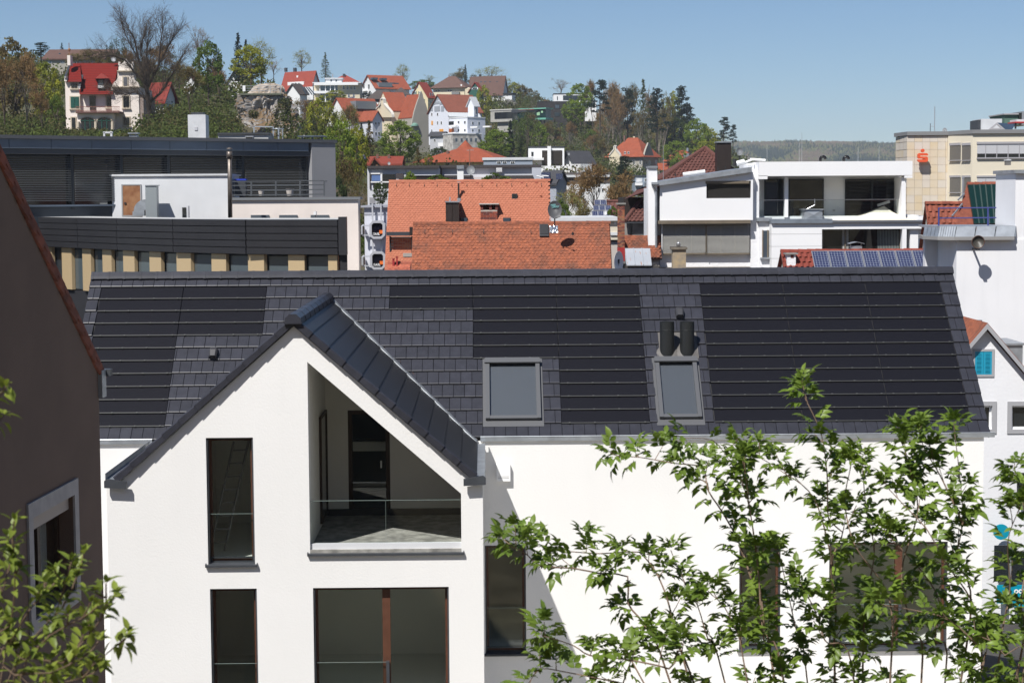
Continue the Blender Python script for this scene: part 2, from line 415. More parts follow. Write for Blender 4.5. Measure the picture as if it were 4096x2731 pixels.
def blocks(row):
    r = 12 - row; b = list(cover(row)); nb = len(b)
    if 7 <= r <= 11: b += [sky1, sky2]
    if 5 <= r <= 6: b += [pipes]
    g = gable_limit(row)
    if g: b += [(g[0]+.12, g[1]-.12)]
    return sorted(b), g
vtile = {}
for row in range(13):
    b, g = blocks(row)
    for xa, xb in cover(row):
        if g and xa < g[1] and xb > g[0]:
            if xa >= g[0]: continue
            if xb - g[0] > .5: continue
        panel(xa, xb, row)
    off = (row % 2) * TW/2
    spans = []; x = rx0
    for xa, xb in b:
        if xa > x: spans.append((x, xa))
        x = max(x, xb)
    if x < rx1: spans.append((x, rx1))
    for xa, xb in spans:
        x = xa
        first = math.floor((xa - rx0 + off) / TW) * TW + rx0 - off + TW
        if first - xa > .04: tile(xa, first-xa, row); x = first
        while xb - x > .04:
            w = min(TW, xb-x); w = w if xb-(x+w) > .04 else xb-x
            tile(x, w, row); x += w
print('tiles', NT[0])
# verge boards of the main roof ends
for xs in (rx0-.012, rx1-.006):
    mb = MB()
    for row in range(13): mb.loft([[RP(xs, row*CR-.01, -.11), RP(xs+.018, row*CR-.01, -.11), RP(xs+.018, row*CR-.01, .05), RP(xs, row*CR-.01, .05)],
                                   [RP(xs, (row+1)*CR, -.11), RP(xs+.018, (row+1)*CR, -.11), RP(xs+.018, (row+1)*CR, .02), RP(xs, (row+1)*CR, .02)]])
    HS.add('verge_trim', mb, dtile)
# ridge caps
cw = .368; n = int((rx1-rx0)/cw)
prof = [(-.17, -.09), (-.15, -.03), (-.06, .06), (.06, .06), (.15, -.03), (.17, -.09)]
mb = MB(); inn = [(a*.9, b-.02) for a, b in prof]
ring = lambda x, s: [(x, a*s, b*s) for a, b in prof] + [(x, a*s, b*s) for a, b in reversed(inn)]
mb.loft([ring(0, 1.06), ring(.05, 1.06), ring(.051, 1.0), ring(cw+.02, .96)])
rme = mb.mesh('ridge_cap', dtile)
for i in range(n+1): inst('ridge_cap', rme, roof, (rx0 + (rx1-rx0-cw)/n*i, YR, ZR+.045), (0, random.uniform(-.006, .006), 0))
# gutter
mb = MB(); g0, g1 = rx0-.06, rx1+.1
def gut(mb, xa, xb): 
    y0, z0 = YE-.05, ZE-.06
    mb.box(xa, xb, y0, y0+.006, z0, z0+.10).box(xa, xb, y0+.006, y0+.05, z0, z0+.006).tube([(xa, y0, z0+.1), (xb, y0, z0+.1)], .011, 6)
    mb.box(xa, xa+.006, y0+.006, y0+.05, z0+.006, z0+.09).box(xb-.006, xb, y0+.006, y0+.05, z0+.006, z0+.09)
gut(mb, gx1-.05, g1); HS.add('gutter', mb, zinc); mb = MB(); gut(mb, g0, gx0+.05); HS.add('gutter', mb, zinc)

# --- gable roof: ribbed solar courses between the verge tiles and the zinc valley
Zg = zapx + .09; cs, sn = cos(GS), sin(GS)
def yback(z): return YE + (z - ZE) / tan(FI)
glen = (xke - gxc + .06) / cs; NC = 11; gc = glen / NC
gmat = lined('ribbed_solar_tile', (.026, .0255, .026), (.013, .013, .014), 26, 'Y', .38, .5, bump=.25)
for sgn in (1, -1):
    def GP(d, y, nn=0.0): return Vector((gxc + sgn*(d*cs + nn*sn), y, Zg - d*sn + nn*cs))
    body = MB(); yb0, yb1 = yback(Zg), yback(Zg - glen*sn)
    body.loft([[GP(0, .0, -.1), GP(0, .0, -.01), GP(glen-.02, .0, -.01), GP(glen-.02, .0, -.1)], [GP(0, yb0, -.1), GP(0, yb0, -.01), GP(glen-.02, yb1, -.01), GP(glen-.02, yb1, -.1)]])
    gr = HS.add('gable_roof', body, blackm)
    for i in range(NC):
        d0, d1 = i*gc, (i+1)*gc + .03
        y0 = lambda d: yback(Zg - d*sn) - .13
        a, b = max(0, d0-.03), d1
        mb = MB()
        ring = lambda d, n0, n1: [GP(d, -.02, n0), GP(d, y0(d), n0), GP(d, y0(d), n1), GP(d, -.02, n1)]
        mb.loft([ring(a, 0, .015), ring(d1-.05, .02, .042), ring(d1-.02, .024, .043), ring(d1, .024, .034)])
        HS.add('gable_solar_tile', mb, gmat, gr)
        # verge tile with its side flange
        mb = MB(); vr = lambda d, o: [GP(d, -.12-o, -.075), GP(d, -.09-o, -.075), GP(d, -.09-o, .01), GP(d, .0, .01), GP(d, .0, .05+o), GP(d, -.09-o, .055+o), GP(d, -.12-o, .03+o)]
        mb.loft([vr(a, -.012), vr(d1, .012)]); HS.add('verge_tile', mb, dtile, gr)
    # zinc valley strip with its raised edge
    mb = MB()
    for (o0, o1, n) in ((-.14, .05, .045), ):
        mb.loft([[GP(0, yback(Zg)+o0, n), GP(0, yback(Zg)+o1, n+.03), GP(0, yback(Zg)+o1, n+.01), GP(0, yback(Zg)+o0, n-.02)],
                 [GP(glen, yb1+o0, n), GP(glen, yb1+o1, n+.03), GP(glen, yb1+o1, n+.01), GP(glen, yb1+o0, n-.02)]])
    HS.add('valley_strip', mb, zinc)
    # ragged cut tile edge above the valley
    mb = MB(); nseg = 46
    for q in range(nseg):
        da, db = glen*q/nseg, glen*(q+.85)/nseg; h = random.uniform(.06, .13)
        mb.loft([[GP(da, yback(Zg-da*sn)+.06, .02), GP(da, yback(Zg-da*sn)+.13, .03), GP(da, yback(Zg-da*sn)+.13, h), GP(da, yback(Zg-da*sn)+.06, h)],
                 [GP(db, yback(Zg-db*sn)+.06, .02), GP(db, yback(Zg-db*sn)+.13, .03), GP(db, yback(Zg-db*sn)+.13, h), GP(db, yback(Zg-db*sn)+.06, h)]])
    HS.add('cut_tile_edge', mb, M('cut_clay', (.10, .05, .035), .9, var=.5, vs=20), kind='stuff')
    # eave gutter of the gable, running back to the main wall
    xe = gxc + sgn*(glen*cs); ze = Zg - glen*sn
    mb = MB(); xa, xb = sorted((xe - sgn*.03, xe + sgn*.2)); xo = xe + sgn*.2
    mb.box(min(xo, xo+sgn*.012), max(xo, xo+sgn*.012), -.1, YE-.12, zge+.005, zge+.13).box(xa, xb, -.1, YE-.12, zge+.004, zge+.016)
    HS.add('gable_gutter', mb, zinc)
    mb = MB().prism([(xe-sgn*.2, ze-.19), (xe+sgn*.22, ze-.17), (xe+sgn*.22, ze-.04), (xe+sgn*.17, ze+.0), (xe-sgn*.2, ze-.06)], 'y', -.17, -.105)
    HS.add('gutter_end_cap', mb, anthr)
mb = MB(); gp = [(-.16, -.12), (-.14, -.02), (-.06, .055), (.06, .055), (.14, -.02), (.16, -.12)]
NR = 8; yend = yback(Zg) - .05
for i in range(NR):
    a, b = -.18 + (yend+.18)*i/NR, -.18 + (yend+.18)*(i+1)/NR + .03
    mb = MB().loft([[(gxc+p*1.05, a, Zg+.05+q*1.05) for p, q in gp], [(gxc+p*1.05, a+.05, Zg+.05+q*1.05) for p, q in gp], [(gxc+p, a+.055, Zg+.05+q) for p, q in gp], [(gxc+p*.97, b, Zg+.05+q*.97) for p, q in gp]])
    HS.add('gable_ridge_cap', mb, dtile)

# --- roof windows, vents and pipes
def roof_window(xs, label, r0, r1):
    xa, xb = xs; s0, s1 = (12-r1)*CR+.02, (13-r0)*CR-.02
    def slab(mb, a, b, s, t, n0, n1):
        return mb.loft([[RP(a, s, n0), RP(b, s, n0), RP(b, s, n1), RP(a, s, n1)], [RP(a, t, n0), RP(b, t, n0), RP(b, t, n1), RP(a, t, n1)]])
    fl = HS.add('roof_window', slab(MB(), xa, xb, s0-.1, s1, .0, .035), M('grey_flashing', (.11, .112, .118), .42, metal=.3), label=label)
    a, b, s, t = xa+.06, xb-.06, s0+.07, s1-.03
    fm = M('grey_sash', (.115, .118, .125), .38, metal=.3)
    mb = MB(); slab(mb, a, a+.09, s, t, .03, .12); slab(mb, b-.09, b, s, t, .03, .12); slab(mb, a+.09, b-.09, s, s+.08, .03, .11); slab(mb, a+.09, b-.09, t-.11, t, .03, .12)
    HS.add('sash', mb, fm, fl)
    mb = MB(); slab(mb, a-.02, b+.02, t-.17, t-.06, .12, .16); HS.add('top_cover', mb, fm, fl)
    mb = MB(); slab(mb, a+.08, b-.08, s+.07, t-.1, .07, .085); HS.add('pane', clear('skylight_glass', (.55, .62, .64), 1.9), mb and fl) if False else HS.add('pane', mb, clear('skylight_glass', (.95, .97, .98), 1.7), fl)
    mb = MB(); slab(mb, a+.1, b-.1, s+.08, t-.1, -.009, -.004); HS.add('blind', mb, M('skylight_blind', (.12, .15, .155), .8), fl)
roof_window(sky1, 'wide roof window', 7, 11)
roof_window(sky2, 'narrow roof window', 7, 11)
# flashing and twin black pipes
mb = MB(); s0, s1 = 6*CR-.05, 8.2*CR
mb.loft([[RP(pipes[0], s0, .03), RP(pipes[1], s0, .03), RP(pipes[1], s0, .045), RP(pipes[0], s0, .045)], [RP(pipes[0], s1, .01), RP(pipes[1], s1, .01), RP(pipes[1], s1, .02), RP(pipes[0], s1, .02)]])
HS.add('pipe_flashing', mb, M('lead_flashing', (.13, .122, .115), .6, var=.3, vs=5, bump=.3))
pm = M('black_pipe', (.018, .02, .021), .42)
for uu in (2668, 2748):
    b = roofpt(uu, 1415); mb = MB().lathe([(.16, -.2), (.16, .52), (.164, .525), (.164, .535), (.16, .54), (.16, .72), (.135, .72), (.135, .60), (.0, .60)], 24)
    o = HS.add('vent_pipe', mb, pm, smooth=False); o.location = b
    mb = MB(); mb.loft([[RP(b.x+.24*cos(a), (b-Vector((0,YE,ZE))).dot(up)+.24*sin(a)-.02, .05) for a in [k*pi/8 for k in range(16)]], [Vector((b.x+.15*cos(a), b.y+.15*sin(a), b.z+.1+.15*sin(a)*tan(FI))) for a in [k*pi/8 for k in range(16)]]])
    HS.add('pipe_collar', mb, MATS['lead_flashing'], o).location = -b
for (uu, vv) in ((2717, 1262), (855, 1424)):
    b = roofpt(uu, vv); mb = MB()
    for s, w, n in ((-.13, .10, .0),):
        mb.loft([[(-.09, -.13, .0), (.09, -.13, 0), (.08, -.13, .11), (.05, -.13, .15), (-.05, -.13, .15), (-.08, -.13, .11)],
                 [(-.10, .03, .0), (.10, .03, 0), (.09, .03, .14), (.06, .03, .17), (-.06, .03, .17), (-.09, .03, .14)],
                 [(-.10, .14, .0), (.10, .14, 0), (.08, .14, .08), (.05, .14, .10), (-.05, .14, .10), (-.08, .14, .08)]])
    o = HS.add('vent_tile', mb, M('vent_cap', (.05, .05, .055), .3)); o.location = b + nr*.03; o.rotation_euler = (FI, 0, 0)
# ladder leaning inside the tall gable window
ldr = B('ladder', 'aluminium ladder leaning inside the upper tall gable window', 'ladder', HS.M @ Vector((hx(866, 2071, 1.3), 1.3, wA[2])))
la, lb = Vector((0, 0, 0)), Vector((hx(962, 1770, 1.5)-hx(866, 2071, 1.3), .3, hz(960, 1765, 1.5)-wA[2]))
for dx in (-.14, .14): ldr.add('rail', MB().bar(la+Vector((dx, dx*.3, 0)), lb+Vector((dx, dx*.3, 0)), .05, .03), M('ladder_grey', (.2, .2, .2), .5))
for q in range(8): p_ = la.lerp(lb, (q+.7)/8.4); ldr.add('rung', MB().bar(p_+Vector((-.14, -.04, 0)), p_+Vector((.14, .04, 0)), .03), MATS['ladder_grey'])
# small white air outlet on the wall
r = rect(1986, 2041, 1856, 1921, YW)
vb = HS.box('air_outlet', M('white_plastic', (.85, .85, .84), .4), r[0], r[1], YW-.11, YW-.001, r[2], r[3])
for k in range(2): HS.box('vent_slot', M('slot_grey', (.3, .3, .3), .6), r[0]+.03, r[1]-.03, YW-.112, YW-.109, r[2]+.06+.035*k, r[2]+.07+.035*k, vb)
# ------------------------------------------------------------------ brown house at the left
DC = 27.0; c0 = px(398, 1700, DC)
BR = B('brown_house', 'dark brown plastered house with red clay verge tiles and grey framed window', 'house', (c0.x, c0.y, 0), -3.0)
# local: the wall lies in the plane X=0 and runs towards the camera along -Y
brown = M('brown_plaster', (.165, .112, .087), .95, var=.12, vs=1.2, bump=.5, bs=60)
zE = BR.fx(388, 1478, 0)[1]; q = BR.fx(0, 640, 0)
sl = (q[1]-zE) / (-q[0]); yr = -11.0
w = BR.rectx(105, 308, 2050, 2050, 0)
ow = (w[0], w[1], BR.fx(308, 2405, 0)[1], BR.fx(308, 1908, 0)[1])
fw = .19
iw = (ow[0]+fw, ow[1]-fw, ow[2]+fw, ow[3]-fw*1.1)
mb = MB().wall([(2*yr, 0), (0, 0), (0, zE), (yr, zE - sl*yr), (2*yr, zE)], [rq(*iw)], 0, .4)
o = BR.add('gable_wall', mb, brown); o.data.transform(Matrix(((0, -1, 0, 0), (1, 0, 0, 0), (0, 0, 1, 0), (0, 0, 0, 1))))
BR.box('end_wall', brown, -9.0, -.4, -.4, -.002, 0, zE-.02)
mb = MB()
def onx(mb): [mb.v.__setitem__(i, (p[1], p[0], p[2])) for i, p in enumerate(mb.v)]; return mb
mb = MB().box(ow[0], iw[0], -.03, .0, ow[2], ow[3]).box(iw[1], ow[1], -.03, .0, ow[2], ow[3]).box(iw[0], iw[1], -.03, 0, iw[3], ow[3]).box(iw[0], iw[1], -.03, 0, ow[2], iw[2])
for i, p in enumerate(mb.v): mb.v[i] = (-p[1]+.002, p[0], p[2])
wn_ = BR.add('window', mb, M('grey_band', (.42, .39, .38), .9, var=.15, vs=5))
mb = frame_mb(iw[0], iw[1], iw[2], iw[3]-.22, .2, .27, .07).box((iw[0]+iw[1])/2-.06, (iw[0]+iw[1])/2+.06, .2, .27, iw[2]+.07, iw[3]-.29)
for i, p in enumerate(mb.v): mb.v[i] = (-p[1], p[0], p[2])
BR.add('sash', mb, MATS['dark_brown_frame'], wn_)
mb = MB().box(iw[0], iw[1], .06, .2, iw[3]-.2, iw[3])
for i, p in enumerate(mb.v): mb.v[i] = (-p[1], p[0], p[2])
BR.add('shutter_box', mb, M('pale_beige', (.42, .36, .32), .8), wn_)
BR.box('pane', glass, -.25, -.23, iw[0]+.05, iw[1]-.05, iw[2]+.05, iw[3]-.25, wn_)
mb = MB()
for a, b_ in ((iw[0]+.2, iw[0]+.5), (iw[1]-.5, iw[1]-.15)):
    pts = [(-.34-.02*(k % 2), a + (b_-a)*k/8) for k in range(9)]
    for k in range(8): mb.quad((*pts[k], iw[2]+.05), (*pts[k+1], iw[2]+.05), (*pts[k+1], iw[3]-.25), (*pts[k], iw[3]-.25))
BR.add('curtain', mb, M('pale_curtain', (.5, .5, .5), .9, trans=.3), wn_)
BR.add('room', MB().box(-3.5, -.42, iw[0]-.3, iw[1]+.2, iw[2]-.3, iw[3]+.2), M('room_black', (.05, .05, .05), .9))
# roof slab and clay verge tiles stepping down to the eave
ct = M('clay_verge', (.22, .062, .035), .75, var=.45, vs=6, rand=.25)
rs = lambda y, x, n: (x, y, zE - sl*y + n)
mb = MB().loft([[(-9, .25, zE-.25*sl+.02), (.05, .25, zE-.25*sl+.02), (.05, .25, zE-.25*sl+.1), (-9, .25, zE-.25*sl+.1)], [rs(yr, -9, .02), rs(yr, .05, .02), rs(yr, .05, .1), rs(yr, -9, .1)]])
BR.add('roof', mb, ct)
Lt = .36; nt = int(-yr/Lt/cos(math.atan(sl)))
for k in range(nt):
    ya, yb_ = .0 - k*Lt*cos(math.atan(sl)), .0 - (k+1.15)*Lt*cos(math.atan(sl))
    prof = lambda y, o: [(.0+o, y, zE-sl*y-.10), (.03+o, y, zE-sl*y-.08), (.04+o, y, zE-sl*y+.05+o), (.0, y, zE-sl*y+.16+o), (-.1, y, zE-sl*y+.13+o), (-.1, y, zE-sl*y+.08), (.02, y, zE-sl*y+.05)]
    BR.add('verge_tile', MB().loft([prof(ya, .025), prof(yb_, -.015)]), ct)
BR.box('gutter_end', zinc, -.3, .06, -.02, .2, zE-.42, zE-.02)
BR.box('gutter', anthr, -3, .12, .2, .33, zE-.12, zE-.02)

# ------------------------------------------------------------------ long dark grey office building
slate = M('slate_blue_metal', (.13, .165, .21), .45, var=.18, vs=.7, metal=.2)
slat_m = M('dark_slat', (.17, .18, .185), .42, metal=.3)
darkf = M('dark_facade', (.022, .028, .034), .4)
greyp = M('grey_plaster', (.30, .30, .31), .9, var=.06, vs=.6, streak=.06)
def slats(Bd, x0, x1, z0, z1, y, n, mat, parent, tilt=.5, wd=.07, seed=0, drop=None):
    h = (z1-z0)/n; mb = MB()
    mb.loft([[(x0, -wd/2*cos(tilt), -wd/2*sin(tilt)), (x0, wd/2*cos(tilt), wd/2*sin(tilt)), (x0, wd/2*cos(tilt), wd/2*sin(tilt)+.012), (x0, -wd/2*cos(tilt), -wd/2*sin(tilt)+.012)],
             [(x1, -wd/2*cos(tilt), -wd/2*sin(tilt)), (x1, wd/2*cos(tilt), wd/2*sin(tilt)), (x1, wd/2*cos(tilt), wd/2*sin(tilt)+.012), (x1, -wd/2*cos(tilt), -wd/2*sin(tilt)+.012)]])
    me = mb.mesh('slat', mat)
    for k in range(n):
        if drop and k < drop: continue
        inst('slat', me, parent, (0, y, z0 + h*(k+.5)))
ga = px(1235, 700, 128.0)
GB = B('grey_office_building', 'long dark grey office building with slatted blinds and light grey end wall', 'building', (ga.x, ga.y, 0), 38)
# local X=0 is the right end of the blind facade; the facade runs to -X, coming nearer to the camera
zt = GB.fy(1235, 572, 0)[1]; zb = GB.fy(1235, 800, 0)[1]
zf1 = GB.fy(1200, 605, 0)[1]; zf2 = GB.fy(1200, 626, 0)[1]; zlo = GB.fy(300, 806, 0)[1]
xl = GB.fy(-120, 700, 0)[0]
GB.box('core_wall', darkf, xl, 0, .5, 9, 0, zt-.15)
xe1 = GB.fy(1343, 700, -.42)[0]
GB.box('end_wall', greyp, .005, xe1, -.42, 8, zb+.1, zt-.02)
GB.box('roof', M('roof_edge', (.09, .095, .105), .5), xl, xe1+.12, -.5, 9, zt, zt+.22)
px_b = [GB.fy(u, 600, -.36)[0] for u in (1235, 1112, 973, 827, 680, 525, 368, 205, 37, -130)]
for i in range(len(px_b)-1): GB.box('fascia_panel', slate, px_b[i+1]+.015, px_b[i]-.015, -.36, .4, zf1-.02, zt-.01)
GB.box('fascia_band', M('slate_grey', (.06, .066, .074), .5, streak=.3), xl, 0, -.28, .45, zf2, zf1-.03)
jx = [GB.fy(u, 700, 0)[0] for u in (1235, 975, 678, 489, 291, 0, -130)]
for i in range(len(jx)-1):
    a, b_ = jx[i+1]+.12, jx[i]-.12
    wd = GB.box('window', dpane, a, b_, .42, .46, zlo-.3, zf2-.02)
    GB.add('frame', frame_mb(a-.1, b_+.1, zlo-.35, zf2-.01, .3, .44, .12), darkf, wd)
    if i != 2: slats(GB, a, b_, zlo, zf2-.1, .0, 26, slat_m, wd, .35, .085)
    else: slats(GB, a, b_, zlo+.9, zf2-.1, .0, 17, slat_m, wd, .2, .085)
for u, in ((488,), (676,), (974,), (290,)):
    x = GB.fy(u, 700, 0)[0]; GB.box('facade_post', darkf, x-.1, x+.1, .02, .4, zlo-.5, zf2-.01)
GB.box('lower_wall', M('slate_dark', (.04, .05, .062), .5), xl, 0, .1, .5, zlo-2.0, zlo-.36)
GB.box('window_sill', slate, xl, 0, -.05, .28, zlo-.32, zlo-.2)
# things on its roof
def roofbox(name, label, cat, u0, u1, v0, v1, D, mat, dep=1.0, rz=0):
    p = px(u0, v1, D); b = B(name, label, cat, (p.x, p.y, p.z), rz); r = b.rect(u0, u1, v0, v1, 0); return b, r, dep
def aboxes(b, lst):
    for nm, mat, (u0, u1, v0, v1), y0, y1 in lst:
        r = b.rect(u0, u1, v0, v1, y0); b.box(nm, mat, r[0], r[1], y0, y1, r[2], r[3])
b = B('roof_chimney', 'tall white sheet-clad chimney block on the dark grey office roof', 'chimney', px(752, 562, 150))
whs = M('white_sheet', (.62, .63, .64), .5, var=.1, vs=2, streak=.15)
aboxes(b, [('shaft', whs, (752, 823, 459, 575), 0, 1.6), ('cap', anthr, (765, 812, 450, 459), .3, 1.3), ('hatch', M('hatch_grey', (.5, .5, .52), .5), (778, 790, 508, 522), -.05, 0)])
b = B('roof_parapet_box', 'low light grey plastered box with dark rim behind the grey office roof', 'roof box', px(872, 562, 150))
aboxes(b, [('wall', M('light_render', (.48, .48, .47), .9, streak=.2), (873, 1073, 538, 575), 0, 3), ('rim', anthr, (870, 1076, 531, 539), -.15, 3.1), ('opening', dpane, (985, 1008, 548, 575), -.04, 0), ('opening_frame', alu, (980, 1014, 543, 549), -.08, 0)])
b = B('roof_frame', 'grey steel tube frame with round ladder cage on the office roof', 'steel frame', px(1014, 570, 152))
k = 152/FPX; gl = M('galvanised', (.42, .46, .50), .4, metal=.4)
P_ = lambda u, v, y=0: (b.fy(u, v, y)[0], y, b.fy(u, v, y)[1])
b.add('hoop', MB().bar(P_(1016, 566), P_(1016, 507), .09).bar(P_(1014, 507), P_(1095, 508), .09).bar(P_(1093, 508), P_(1093, 566), .09), gl)
for u in (1113, 1116, 1131): b.add('post', MB().tube([P_(u, 566), P_(u, 516)], .04, 6), gl)
cc = P_(1113, 516); b.add('ring', MB().tube([(cc[0]+.45*cos(a), .45*sin(a), cc[2]) for a in [j*pi/8 for j in range(17)]], .035, 5), gl)
b.add('rung', MB().bar(P_(1075, 541), P_(1094, 541), .06), gl)
b = B('roof_hood', 'long low slate blue vent hood at the end of the office roof', 'vent hood', px(1196, 568, 140))
aboxes(b, [('body', slate, (1198, 1290, 557, 572), 0, 1.2), ('lid', slate, (1190, 1299, 543, 547), -.2, 1.5), ('foot', slate, (1206, 1212, 546, 558), 0, .15), ('foot', slate, (1247, 1253, 546, 558), 0, .15), ('foot', slate, (1285, 1291, 546, 558), 0, .15)])
b = B('roof_vent_cap', 'small zinc vent cap in front of the shrubs on the office roof', 'vent cap', px(515, 556, 135))
aboxes(b, [('body', zinc, (516, 548, 541, 558), 0, .6), ('lid', zinc, (511, 552, 531, 536), -.1, .7), ('post', zinc, (519, 525, 535, 542), 0, .1), ('post', zinc, (539, 545, 535, 542), 0, .1)])
b = B('vent_arch', 'small white vent arch beside the villa garden, above the office roof', 'vent', px(413, 556, 135))
aboxes(b, [('post', whs, (413, 420, 531, 556), 0, .2), ('post', whs, (441, 449, 531, 556), 0, .2), ('top', whs, (412, 450, 527, 534), 0, .25)])

# ------------------------------------------------------------------ plant room hut, terrace block and railing
lwhite = M('hut_plaster', (.65, .66, .67), .9, var=.05, streak=.1)
b = B('roof_plant_room', 'light grey plastered plant room with rusty door on the terrace', 'plant room', px(448, 872, 119))
r = b.rect(448, 912, 704, 880, 0)
b.box('wall', lwhite, r[0], r[1], 0, 5, r[2]-2, r[3]); b.box('coping', whs, r[0]-.1, r[1]+.12, -.12, 5.1, r[3], r[3]+.12)
r2 = b.rect(912, 925, 704, 880, 0)
rust = M('rusty_door', (.20, .075, .028), .7, col2=(.33, .17, .08), vs=1.6)
d_ = b.rect(492, 562, 742, 866, 0)
dr_ = b.box('door', rust, d_[0], d_[1], -.04, 0, d_[2], d_[3]); b.add('frame', frame_mb(d_[0]-.08, d_[1]+.08, d_[2], d_[3]+.08, -.06, 0, .08), M('frame_grey', (.3, .3, .3), .7), dr_)
h_ = b.rect(497, 505, 810, 816, -.06); b.box('handle', blackm, h_[0], h_[1], -.1, -.04, h_[2], h_[3], dr_)
b = B('duct_bend', 'bent silver air duct joined to a grey sheet shaft beside the rusty door', 'air duct', px(535, 870, 117.5))
P_ = lambda u, v, y=0: (b.fy(u, v, y)[0], y, b.fy(u, v, y)[1])
aboxes(b, [('shaft', M('duct_grey', (.30, .33, .34), .45, metal=.3), (582, 627, 742, 874), 0, .7), ('shaft_cap', zinc, (580, 629, 740, 744), -.05, .75)])
c_ = P_(582, 846); R_ = abs(P_(534, 846)[0]-c_[0])
mb = MB()
ri = R_*.14
mb.loft([[(c_[0]-R_*cos(a), .05, c_[2]+R_*sin(a)), (c_[0]-R_*cos(a), .65, c_[2]+R_*sin(a)), (c_[0]-ri*cos(a), .65, c_[2]+ri*sin(a)), (c_[0]-ri*cos(a), .05, c_[2]+ri*sin(a))] for a in [j*pi/16 for j in range(9)]])
b.add('bend', mb, zinc); aboxes(b, [('flange', zinc, (530, 577, 846, 864), 0, .75)])
b = B('small_vent_shaft', 'small white vent shaft with dark louvre in front of the plant room', 'vent', px(724, 874, 117))
aboxes(b, [('body', whs, (724, 753, 824, 874), 0, .5), ('louvre', dpane, (729, 745, 830, 874), -.03, 0)])
b = B('steel_flue', 'weathered brown steel flue pipe with conical cap beside the plant room', 'flue', px(920, 874, 115))
P_ = lambda u, v, y=0: (b.fy(u, v, y)[0], y, b.fy(u, v, y)[1])
ss = M('weathered_steel', (.20, .17, .145), .4, var=.4, vs=3, metal=.5)
rr = 9*115/FPX; 
b.add('pipe', MB().tube([P_(921, 870), P_(918, 608)], rr, 14), ss, smooth=True)
b.add('sleeve', MB().tube([P_(918, 634), P_(918, 606)], rr*1.3, 14), ss, smooth=True)
for q in (-6, 6): b.add('strut', MB().tube([P_(918+q, 608), P_(918+q, 597)], .02, 4), ss)
pc = P_(918, 597); b.add('cap', MB().lathe([(rr*1.45, 0), (rr*.8, .09), (0, .12)], 14, pc), ss)
cream = M('cream_plaster', (.76, .68, .62), .9, var=.05, vs=.8, streak=.08)
b = B('terrace_block', 'pale cream plastered block with grey coping and terrace railing', 'building', px(930, 1090, 118))
r = b.rect(922, 1434, 800, 1090, 0)
b.box('wall', cream, r[0], r[1], 0, 1.6, -12, r[3]); b.box('coping', M('coping_grey', (.17, .18, .19), .5), r[0], r[1]+.15, -.15, 1.8, r[3], r[3]+.17)
for u in (1005, 1118, 1244): q = b.rect(u, u+72, 860, 882, 0); b.box('shutter_box', M('shutter_blue', (.09, .105, .12), .5), q[0], q[1], -.2, 0, q[2]-1.5, q[3])
P_ = lambda u, v, y=0: (b.fy(u, v, y)[0], y, b.fy(u, v, y)[1])
stm = M('rail_steel', (.12, .13, .14), .4, metal=.5)
for u in (1005, 1103, 1200, 1297): b.add('railing_post', MB().bar(P_(u, 784, .6), P_(u, 724, .6), .1, .1), stm)
for v in (725, 741, 760, 779): b.add('railing_bar', MB().bar(P_(930, v+1.5, .6), P_(1297, v-1.5, .6), .06, .07), stm)
b.add('railing_bar', MB().bar(P_(1297, 725, .6), (P_(1297, 725, .6)[0]+.05, 1.6, P_(1297, 725, .6)[2]), .06), stm)
cam_ = B('wall_camera', 'small white camera post at the parapet before the cream block', 'camera', px(1261, 874, 112))
aboxes(cam_, [('post', alu, (1259, 1266, 845, 876), 0, .1), ('head', whitep, (1254, 1264, 847, 860), -.35, .05)])
for u, v, lab, nm, mat in ((1045, 783, 'small pale flower pot on the terrace, left of its neighbour', 'flower_pot', M('pot_pale', (.55, .5, .45), .8)), (1160, 783, 'wider pale flower pot on the terrace by the railing end', 'flower_pot', MATS['pot_pale'])):
    s_ = 1 if u < 1100 else 1.35
    b2 = B(nm, lab, 'flower pot', px(u, v, 121)); b2.add('pot', MB().lathe([(.14*s_, 0), (.2*s_, .32*s_), (.22*s_, .34*s_), (.18*s_, .34*s_), (.16*s_, .28*s_), (0, .28*s_)], 12), mat)
b = B('blue_bin', 'dark bin with bright blue lid on the terrace behind the flue', 'bin', px(960, 784, 121))
aboxes(b, [('body', anthr, (938, 982, 722, 784), 0, .7), ('lid', M('blue_lid', (.03, .06, .45), .4), (936, 984, 716, 722), -.05, .75)])

# ------------------------------------------------------------------ black curved building with gold window piers
blackp = M('black_panel', (.042, .042, .047), .42, var=.12, vs=.8, metal=.25)
gold = lined('gold_mesh', (.60, .46, .27), (.42, .30, .16), 9, 'Z', .45, .45, metal=.25)
top = [(-190, 862, 122), (124, 864, 117), (312, 868, 111.5), (470, 872.5, 107), (694, 875.5, 102), (985, 877, 98), (1353, 877, 96)]
pc = px(1353, 877, 96)
KB = B('black_curved_building', 'curved black panelled building with gold window piers below its parapet', 'building', (pc.x, pc.y, 0))
pts = [px(u, v, D) for u, v, D in top]
zt = pts[-1].z; zl = px(1353, 1020, 96).z
cor = [(p.x-pc.x, p.y-pc.y) for p in pts]
nrow = 5; hh = (zt-zl)/nrow
for i in range(len(cor)-1):
    (xa, ya), (xb, yb_) = cor[i], cor[i+1]
    d = Vector((xb-xa, yb_-ya, 0)); L_ = d.length; d.normalize(); n_ = Vector((d.y, -d.x, 0))
    for j in range(nrow):
        a = Vector((xa, ya, zl+j*hh+.02)) + d*.03; e = Vector((xb, yb_, zl+j*hh+.02)) - d*.03
        ring = lambda p: [p + n_*.05 + Vector((0, 0, 0)), p + n_*.09 + Vector((0, 0, hh-.05)), p - n_*.15 + Vector((0, 0, hh-.03)), p - n_*.15]
        KB.add('panel', MB().loft([ring(a), ring(e)]), blackp)
